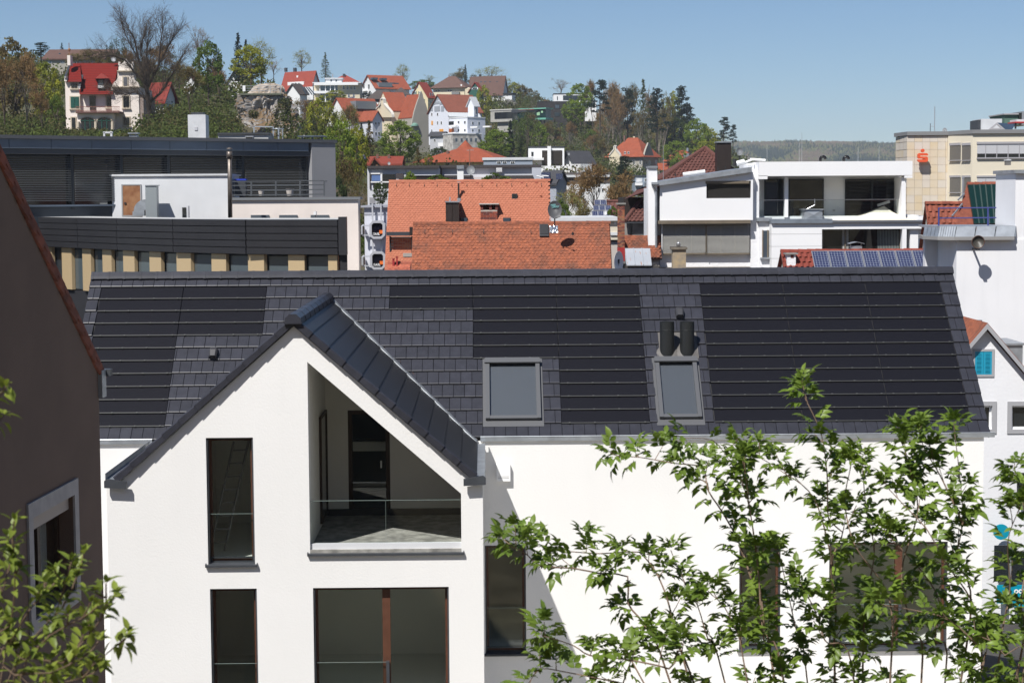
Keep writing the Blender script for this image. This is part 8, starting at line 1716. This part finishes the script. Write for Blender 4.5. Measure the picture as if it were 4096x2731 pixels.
# ------------------------------------------------------------------ shrubs in front
rg = random.Random(12)
def leafmesh(name, leaflets, mat, fold=.25, curl=.35):
    mb = MB()
    for (ox, oy), ang, L, W in leaflets:
        ca, sa = cos(ang), sin(ang); b = len(mb.v); prof = [(0, .0), (.3, .9), (.66, .72), (1.0, 0.02)]
        for t, w in prof:
            z = -curl*L*t*t; y = L*t
            for sx in (-1, 0, 1):
                x = sx*w*W/2; zz = z + abs(sx)*w*W*fold; mb.v.append((ox + x*ca - y*sa, oy + x*sa + y*ca, zz - .12*abs(oy)))
        for i in range(3):
            for j in range(2): a = b+i*3+j; mb.f.append((a, a+1, a+4, a+3))
    return mb.mesh(name, mat, True)
def elder_leaf(s, k):
    r = random.Random(k); L = .095*s
    return [((0, L), r.uniform(-.2, .2), .08*s, .05*s)] + [((0, L*f), sg*r.uniform(.8, 1.2), .064*s*r.uniform(.85, 1.1), .042*s) for f in (.45, .82) for sg in (-1, 1)]
elm = M('elder_leaf', (.21, .30, .044), .42, col2=(.125, .20, .03), vs=9, spec=.35, rand=.25, trans=.36); rtm = M('elder_bark', (.22, .15, .105), .85, var=.3, vs=15)
lf2 = M('dogwood_leaf', (.25, .30, .045), .42, col2=(.145, .195, .032), vs=12, spec=.35, rand=.25, trans=.36)
def shrub(name, label, stems, D0, leafs, lmat, foot, node, scale, side, bark_m, rad0, nobj=300, sl=(.06, .16), tipn=4):
    b = B(name, label, 'shrub', foot); allm = []
    for pts, dd in stems:
        P3 = [b.I @ px(u, v, D0+dd+rg.uniform(-.12, .12)) for u, v in pts]
        if pts[0][1] > 2700: P3 = [Vector((P3[0].x*.35, P3[0].y*.4, 0))] + P3
        # smooth and densify
        Q = []
        for i in range(len(P3)-1):
            p0, p1, p2, p3 = P3[max(i-1, 0)], P3[i], P3[i+1], P3[min(i+2, len(P3)-1)]; n = max(2, int((p2-p1).length/.05))
            for j in range(n):
                t = j/n; Q.append(.5*((2*p1) + (p2-p0)*t + (2*p0-5*p1+4*p2-p3)*t*t + (3*p1-p0-3*p2+p3)*t**3))
        Q.append(P3[-1]); N_ = len(Q); r0 = rad0 if pts[0][1] > 2700 else rad0*.45; rad = [max(.0022, r0*(1-.82*i/N_)) for i in range(N_)]
        b.add('branch', MB().tube(Q, rad, 6), bark_m, smooth=True)
        acc = 0; tw = MB()
        def shoot(p, d, L, n_nodes, lvl):
            e = p; dd_ = d; path = [p]
            for k in range(n_nodes):
                dd_ = (dd_ + Vector((0, 0, .18)) + rv3(rg)*.15).normalized(); e = e + dd_*L/n_nodes; path.append(e); pair(e, dd_, .8+.3*(1-k/max(1, n_nodes)))
            tw.tube(path, [.004*scale] + [.003*scale]*(len(path)-1), 4)
            for k in range(tipn): leaf(e, (dd_ + rv3(rg)*.45).normalized(), rg.uniform(.5, .85))
        def leaf(p, d, s):
            x = d.cross(Vector((0, 0, 1))); x = x.normalized() if x.length > .05 else Vector((1, 0, 0)); x = (x + rv3(rg)*.4).normalized(); z = x.cross(d).normalized(); x = d.cross(z)
            Rm = Matrix((x, d, z)).transposed().to_4x4(); s *= scale*rg.uniform(.8, 1.15); allm.append((Matrix.Translation(p) @ Rm @ Matrix.Scale(s, 4), rg.randrange(len(leafs))))
        def pair(p, d, s):
            a = d.orthogonal().normalized(); a = (Matrix.Rotation(rg.uniform(0, 6.28), 3, d) @ a)
            for sg in (1, -1): leaf(p, (a*sg + d*.55 + Vector((0, 0, rg.uniform(-.15, .45)))).normalized(), s)
        for i in range(1, N_):
            acc += (Q[i]-Q[i-1]).length
            if Q[i].z < 1.0*0 + (b.I @ px(2048, 2790, D0)).z: continue
            if acc > node:
                acc = 0; d = (Q[min(i+1, N_-1)]-Q[i-1]).normalized()
                if i/N_ > .25: pair(Q[i], d, 1.0)
                if rg.random() < side: shoot(Q[i], (d*.5 + rv3(rg)*.9 + Vector((0, 0, .35))).normalized(), rg.uniform(*sl)*scale, rg.choice((2, 3)), 1)
        shoot(Q[-1], (Q[-1]-Q[-2]).normalized(), .08*scale, 2, 0)
        if tw.f: b.add('twig', tw, bark_m, kind='stuff')
    allm.sort(key=lambda m: m[0].translation.y); rest = MB(); geo = [([Vector(v.co) for v in me.vertices], [tuple(p.vertices) for p in me.polygons]) for me in leafs]
    rg.shuffle(allm)
    for i, (m, k) in enumerate(allm):
        if i < nobj: o = link('leaf', leafs[k], b.o); o.matrix_local = m
        else: rest.add([m @ v for v in geo[k][0]], geo[k][1])
    if rest.f: b.add('foliage', rest, lmat, kind='stuff', smooth=True)
    print(name, len(allm))
elder = [leafmesh('elder_leaf', elder_leaf(1.0, k), elm, .22, .2+.12*k) for k in range(5)]
S = [([(3913, 2731), (3929, 2654), (3897, 2427), (3787, 2254), (3705, 2113), (3630, 2034), (3560, 1960)], 0), ([(3976, 2731), (4000, 2560), (4039, 2364), (4031, 2168), (4070, 2050)], -.3), ([(3842, 2731), (3882, 2364), (3827, 2246), (3850, 2089), (3842, 1932), (3819, 1736)], .2),
     ([(3340, 2731), (3344, 2442), (3324, 2254), (3371, 2128), (3316, 2081), (3308, 1893), (3285, 1736), (3230, 1612)], .1), ([(3450, 2731), (3465, 2403), (3497, 2207), (3465, 2034), (3450, 1869)], .5), ([(3136, 2731), (3057, 2560), (3033, 2285), (3002, 2050), (2978, 1869)], -.2),
     ([(2682, 2731), (2584, 2509), (2511, 2410), (2511, 2305), (2400, 2292), (2295, 2272), (2163, 2262), (2110, 2219), (2045, 2180), (2018, 2160)], 0), ([(2760, 2731), (2656, 2357), (2577, 2226), (2531, 2206), (2400, 2213), (2295, 2206), (2216, 2200), (2160, 2178)], .35), ([(2776, 2731), (2676, 2673), (2492, 2634), (2360, 2620), (2295, 2581), (2196, 2548), (2170, 2543)], -.3), ([(2592, 2760), (2492, 2731), (2393, 2712), (2262, 2686), (2163, 2673), (2125, 2715)], .1),
     ([(3100, 2731), (3057, 2500), (3000, 2300), (2952, 2160), (2886, 2042), (2834, 1963), (2807, 1871), (2689, 1851), (2557, 1828), (2479, 1825)], .2), ([(3057, 2500), (3010, 2100), (2960, 1900), (2912, 1832), (2850, 1760), (2740, 1752)], -.1), ([(3685, 2731), (3646, 2521), (3607, 2285), (3670, 2050), (3640, 1880), (3600, 1740)], .3), ([(4060, 2731), (4085, 2400), (4110, 2200), (4090, 2000), (4060, 1890)], .1),
     ([(2900, 2731), (2830, 2550), (2790, 2420), (2740, 2330), (2700, 2240)], .4), ([(3230, 2731), (3180, 2500), (3150, 2360), (3120, 2230)], .5), ([(3560, 2731), (3570, 2500), (3540, 2350), (3420, 2180), (3380, 2010), (3400, 1880)], -.2), ([(3780, 2731), (3740, 2560), (3760, 2420), (3700, 2300), (3560, 2150)], .5), ([(2990, 2731), (2960, 2560), (2900, 2430), (2850, 2380)], -.4), ([(3420, 2760), (3300, 2560), (3260, 2440), (3200, 2330)], .0), ([(3340, 2300), (3260, 2000), (3120, 1880), (3040, 1830)], .3), ([(3850, 2089), (3760, 1900), (3700, 1800), (3680, 1740)], .1), ([(3930, 2600), (3800, 2480), (3660, 2440), (3540, 2420)], -.4), ([(4090, 2731), (4020, 2620), (3960, 2560), (3900, 2540)], -.5)]
fx_ = px(3450, 2731, 9.6); shrub('elder_shrub', 'large elder shrub with bright green compound leaves before the white wall', S, 9.6, elder, elm, (fx_.x, 9.6, gz(fx_.x, 9.6)-.1), .072, .77, .58, rtm, .012, tipn=4)
ov = [leafmesh('oval_leaf', [((0, .01), 0, .055, .030)], lf2, .2, .15+.15*k) for k in range(4)]
S = [([(-60, 2731), (40, 2500), (60, 2300), (50, 2150)], 0), ([(0, 2731), (120, 2560), (250, 2430), (310, 2300)], .2), ([(60, 2780), (250, 2650), (400, 2480), (425, 2390)], -.1), ([(150, 2800), (330, 2700), (430, 2610), (490, 2560)], .1), ([(-100, 2731), (-20, 2350), (10, 2230)], .3), ([(-50, 2731), (100, 2640), (200, 2540), (330, 2470)], -.2), ([(-90, 2731), (20, 2600), (110, 2450), (180, 2360)], .1), ([(-40, 2800), (60, 2700), (200, 2690), (330, 2630)], -.3), ([(-140, 2731), (-60, 2560), (-10, 2420), (20, 2330)], -.2), ([(50, 2760), (150, 2600), (210, 2490), (260, 2330)], .2), ([(0, 2800), (120, 2740), (240, 2730), (330, 2710)], .1), ([(-160, 2731), (-150, 1900), (-110, 1690), (-60, 1610), (-8, 1580)], 0), ([(-160, 2731), (-150, 1950), (-90, 1760), (-14, 1700)], .1)]
fx_ = px(0, 2731, 5.6); shrub('dogwood_shrub', 'small-leaved bright green shrub in the lower corner before the brown house', S, 5.6, ov, lf2, (fx_.x, 5.6, gz(fx_.x, 5.6)-.1), .045, .85, .7, M('dogwood_bark', (.12, .08, .05), .8), .005, sl=(.025, .075), tipn=5)
